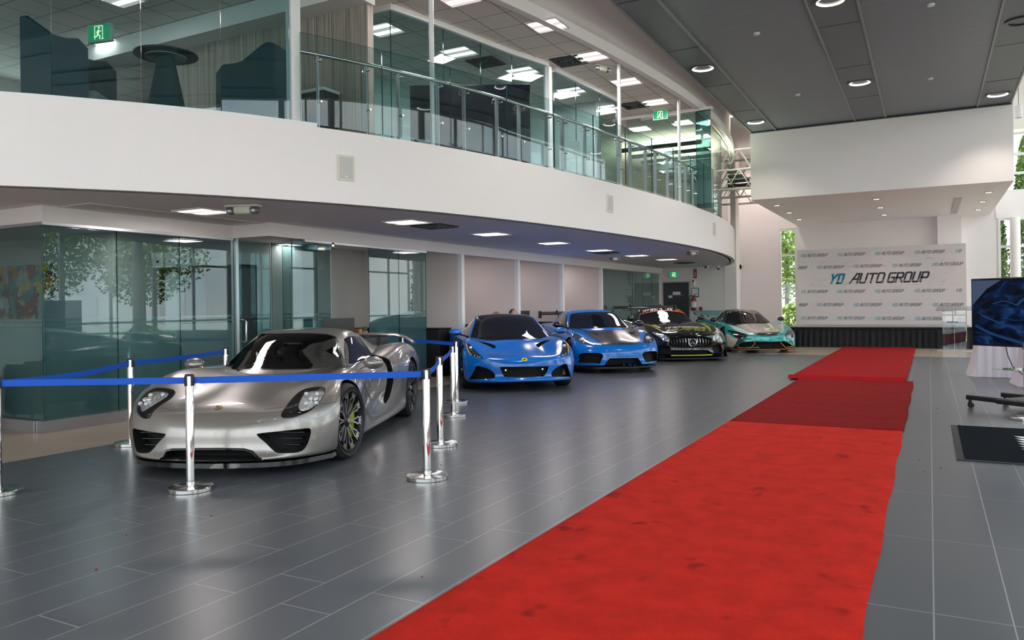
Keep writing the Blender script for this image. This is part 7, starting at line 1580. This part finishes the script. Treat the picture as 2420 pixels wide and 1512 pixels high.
# ---------------------------------------------------------------- teal supercar
tealp=mat('teal_paint',(.0,.36,.38),.18,.1,coat=1.)
C=Car('teal_supercar',(-4.335,22.529,-60.6),'teal, black and cream supercar with orange trim, farthest right in the row')
T=crop(1640,700,2420/260)
fcp=[(.98,.135),(1.02,.20),(1.03,.31),(1.01,.42),(.90,.535)]; rcp=[(-3.40,.32),(-3.46,.44),(-3.48,.62),(-3.46,.76),(-3.40,.86)]
st=[frontst(fcp,[(.52,.88,.135),(.56,.925,.21),(.54,.945,.36),(.47,.93,.50),(.38,.87,.635)],(.90,.30,.528),(.80,.62,.54)),
 S(.10,.42,.665,(.2,.66),(.44,.65),(.775,.745),(.895,.67),(.95,.50),(.93,.28),(.90,.12)),
 S(-.25,-.05,.765,(.2,.76),(.46,.74),(.76,.785),(.885,.71),(.955,.52),(.93,.28),(.90,.11)),
 S(-.60,-.50,.80,(.2,.80),(.46,.79),(.735,.80),(.86,.73),(.93,.55),(.89,.28),(.88,.11)),
 S(-1.0,-1.0,.81,(.2,.81),(.46,.81),(.72,.81),(.84,.74),(.90,.57),(.86,.28),(.88,.11)),
 S(-1.5,-1.5,.82,(.2,.82),(.46,.82),(.75,.84),(.87,.77),(.93,.60),(.90,.30),(.88,.11)),
 S(-2.1,-2.1,.87,(.2,.87),(.46,.88),(.80,.91),(.92,.83),(.96,.62),(.94,.32),(.90,.12)),
 S(-2.7,-2.7,.90,(.2,.90),(.46,.90),(.80,.93),(.92,.85),(.965,.64),(.94,.34),(.90,.14)),
 S(-3.2,-3.2,.87,(.2,.87),(.46,.87),(.74,.87),(.86,.80),(.92,.62),(.90,.38),(.84,.2)),
 S(-3.38,-3.42,.86,(.2,.86),(.44,.86),(.68,.85),(.80,.78),(.86,.62),(.84,.42),(.78,.28))]
cab=[cabst(-.06,.72,(.61,.71),(.64,.69),(.66,.66),.26,.5),cabst(-.48,.925,(.58,.895),(.64,.85),(.70,.79),.26,.5),cabst(-.88,1.11,(.50,1.065),(.60,.93),(.71,.80),.20,.5),cabst(-1.25,1.188,(.46,1.135),(.58,.97),(.72,.81),.10,.5),
 cabst(-1.7,1.165,(.44,1.11),(.56,.96),(.72,.83),0,.5),cabst(-2.2,1.06,(.40,1.01),(.52,.93),(.70,.86),0,.5),cabst(-2.75,.95,(.34,.92),(.44,.89),(.60,.84),0,.5),cabst(-3.05,.89,(.30,.87),(.38,.85),(.50,.80),0,.5)]
build_shell(C,dict(st=st,fcp=fcp,rcp=rcp,cab=cab),3)
pocket_arches(C,2.67,.335,.35)
hlr=T([(2000,860),(2030,800),(2090,750),(2150,725),(2180,780),(2185,870),(2170,910),(2130,920),(2060,905),(2010,885)]); C.pocket(hlr,.08,bvh=C.bb)
low=T([(870,1120),(960,1070),(1060,1020),(1250,990),(1500,998),(1750,1000),(1920,990),(2010,995),(2100,1040),(2180,1090),(2200,1110),(2080,1125),(1600,1135),(1200,1150),(950,1150)]); C.pocket(low,.16,False,dirn=(1,0,0),bvh=C.bb)
C.boolean(C.body,C.cut,[tealp,darkint],'body'); C.boolean(C.cabm,C.cutc,[bpt,darkint],'roof')
wso=T([(720,598),(722,500),(740,400),(765,350),(870,310),(1050,295),(1250,305),(1450,330),(1530,370),(1620,440),(1720,530),(1792,592),(1500,602),(1200,605),(900,602)])
C.patch('windscreen',wso,dglass,.006,False,bvh=C.cb,step=3.2); C.patch('side_window',T([(480,500),(520,440),(570,390),(630,358),(655,370),(650,440),(640,520),(600,590),(540,570),(500,540)]),sideg,.004,True,bvh=C.cb)
creamp=mat('cream_wrap',(.62,.56,.46),.25,coat=.8); slate=mat('slate_wrap',(.045,.055,.065),.3,coat=.6)
C.patch('hood_panel',T([(815,612),(1100,612),(1500,606),(1800,600),(1900,620),(1925,680),(1900,770),(1850,840),(1750,858),(1500,858),(1380,845),(1250,790),(1100,720),(950,660)]),mat('black_hood_wrap',(.014,.014,.013),.10,coat=1.),.005,False,bvh=C.bb,step=3.5)
C.decal('cream_stripe',[T([(1058,615),(1135,615),(1312,768),(1290,768)]),T([(1578,598),(1690,612),(1812,800),(1775,770)])],creamp,.007)
C.decal('slate_panel',[T([(960,940),(1095,930),(1075,1010),(905,1070)]),T([(2070,920),(2140,925),(2170,1040),(2110,1000)])],slate,.004)
C.patch('cream_side_panel',T([(715,830),(800,860),(850,915),(965,940),(870,1110),(800,1115),(745,1060)]),creamp,.003,False,bvh=C.bb); C.patch('cream_side_panel',T([(2150,925),(2188,900),(2200,980),(2222,1090),(2190,1060)]),creamp,.003,False,smooth=False,bvh=C.bb)
C.bvh,sv=C.cb,C.bvh; textpx('YD MOTORSPORTS',720,1540,mat('letter_grey',(.35,.40,.38),.5),'banner_lettering',30,lambda u:385-60*(1-((u-1130)/430)**2),.15,.20,crp=T); C.bvh=sv
lt=mat('cream_line',(.70,.60,.50),.4)
for P_ in ([(1380,700),(1420,720),(1430,770),(1400,810),(1350,820)],[(1430,790),(1480,720),(1560,700),(1600,700)],[(1430,800),(1550,800),(1700,790),(1780,790)],[(1480,740),(1560,760),(1640,750)]): C.decal('hood_drawing',bandp(T(P_),1.0),lt,.008)
C.decal('hood_drawing',[T([(1560,710),(1690,690),(1640,770),(1530,755)])],mat('drawing_white',(.7,.7,.68),.4),.008)
lampset(C,hlr,[],col=(.012,.012,.014)); 
C.line(T([(2080,860),(2120,840),(2180,815)]),chrome,.008,name='daytime_light_bar',bvh=C.bb)
og=mat('orange_trim',(.85,.30,.02),.4)
for P_ in ([(1315,1005),(1340,1035),(1260,1120),(1210,1140),(1010,1128),(970,1100),(962,1075)],[(1915,995),(1920,1030),(2000,1110),(2050,1135),(2110,1115),(2165,1095),(2168,1060)]): MB().tube([tuple(C.hit(p.x,p.y,C.bb)[0]+Vector((.005,0,0))) for p in cr_pts([Vector(q) for q in T(P_)],4)],.008,6).build('orange_intake_trim',og,C.root)
sp=splitter(C,st[0],blackp,.085,.105,.03,-.12,1.03)
P_=[Vector((p.x,p.y)) for p in cr_pts([Vector((q[0]+.033,q[1]*1.03)) for q in st[0][:4]],5)]; MB().tube([(p.x,-p.y,.11) for p in P_[::-1]]+[(p.x,p.y,.11) for p in P_[1:]],.007,6).build('orange_lip_line',og,sp)
for sg in (1,-1): wheel(C.root,0,.80*sg,.335,.255,.245,sg,10,blk_rim,'y',og); wheel(C.root,-2.67,.79*sg,.35,.262,.305,sg,10,blk_rim,'y',og)
mirror_unit(C,(-.68,.985,.885),(.08,.10,.065),((-.50,.72,.79),(-.62,.90,.84)),blackg,sm=tealp)
wg=wing(C,-3.12,.985,.86,.42,tealp,plate=False,zs=.90,struts=.45,camb=.055)
q=C.hit(*T([(1610,838)])[0],C.bb); MB().rbox((-.04,-.008,0),(.04,.008,.004),.002,frame(q[0]+q[1]*.006,(0,1,0),q[1])).build('badge',lt,C.root)
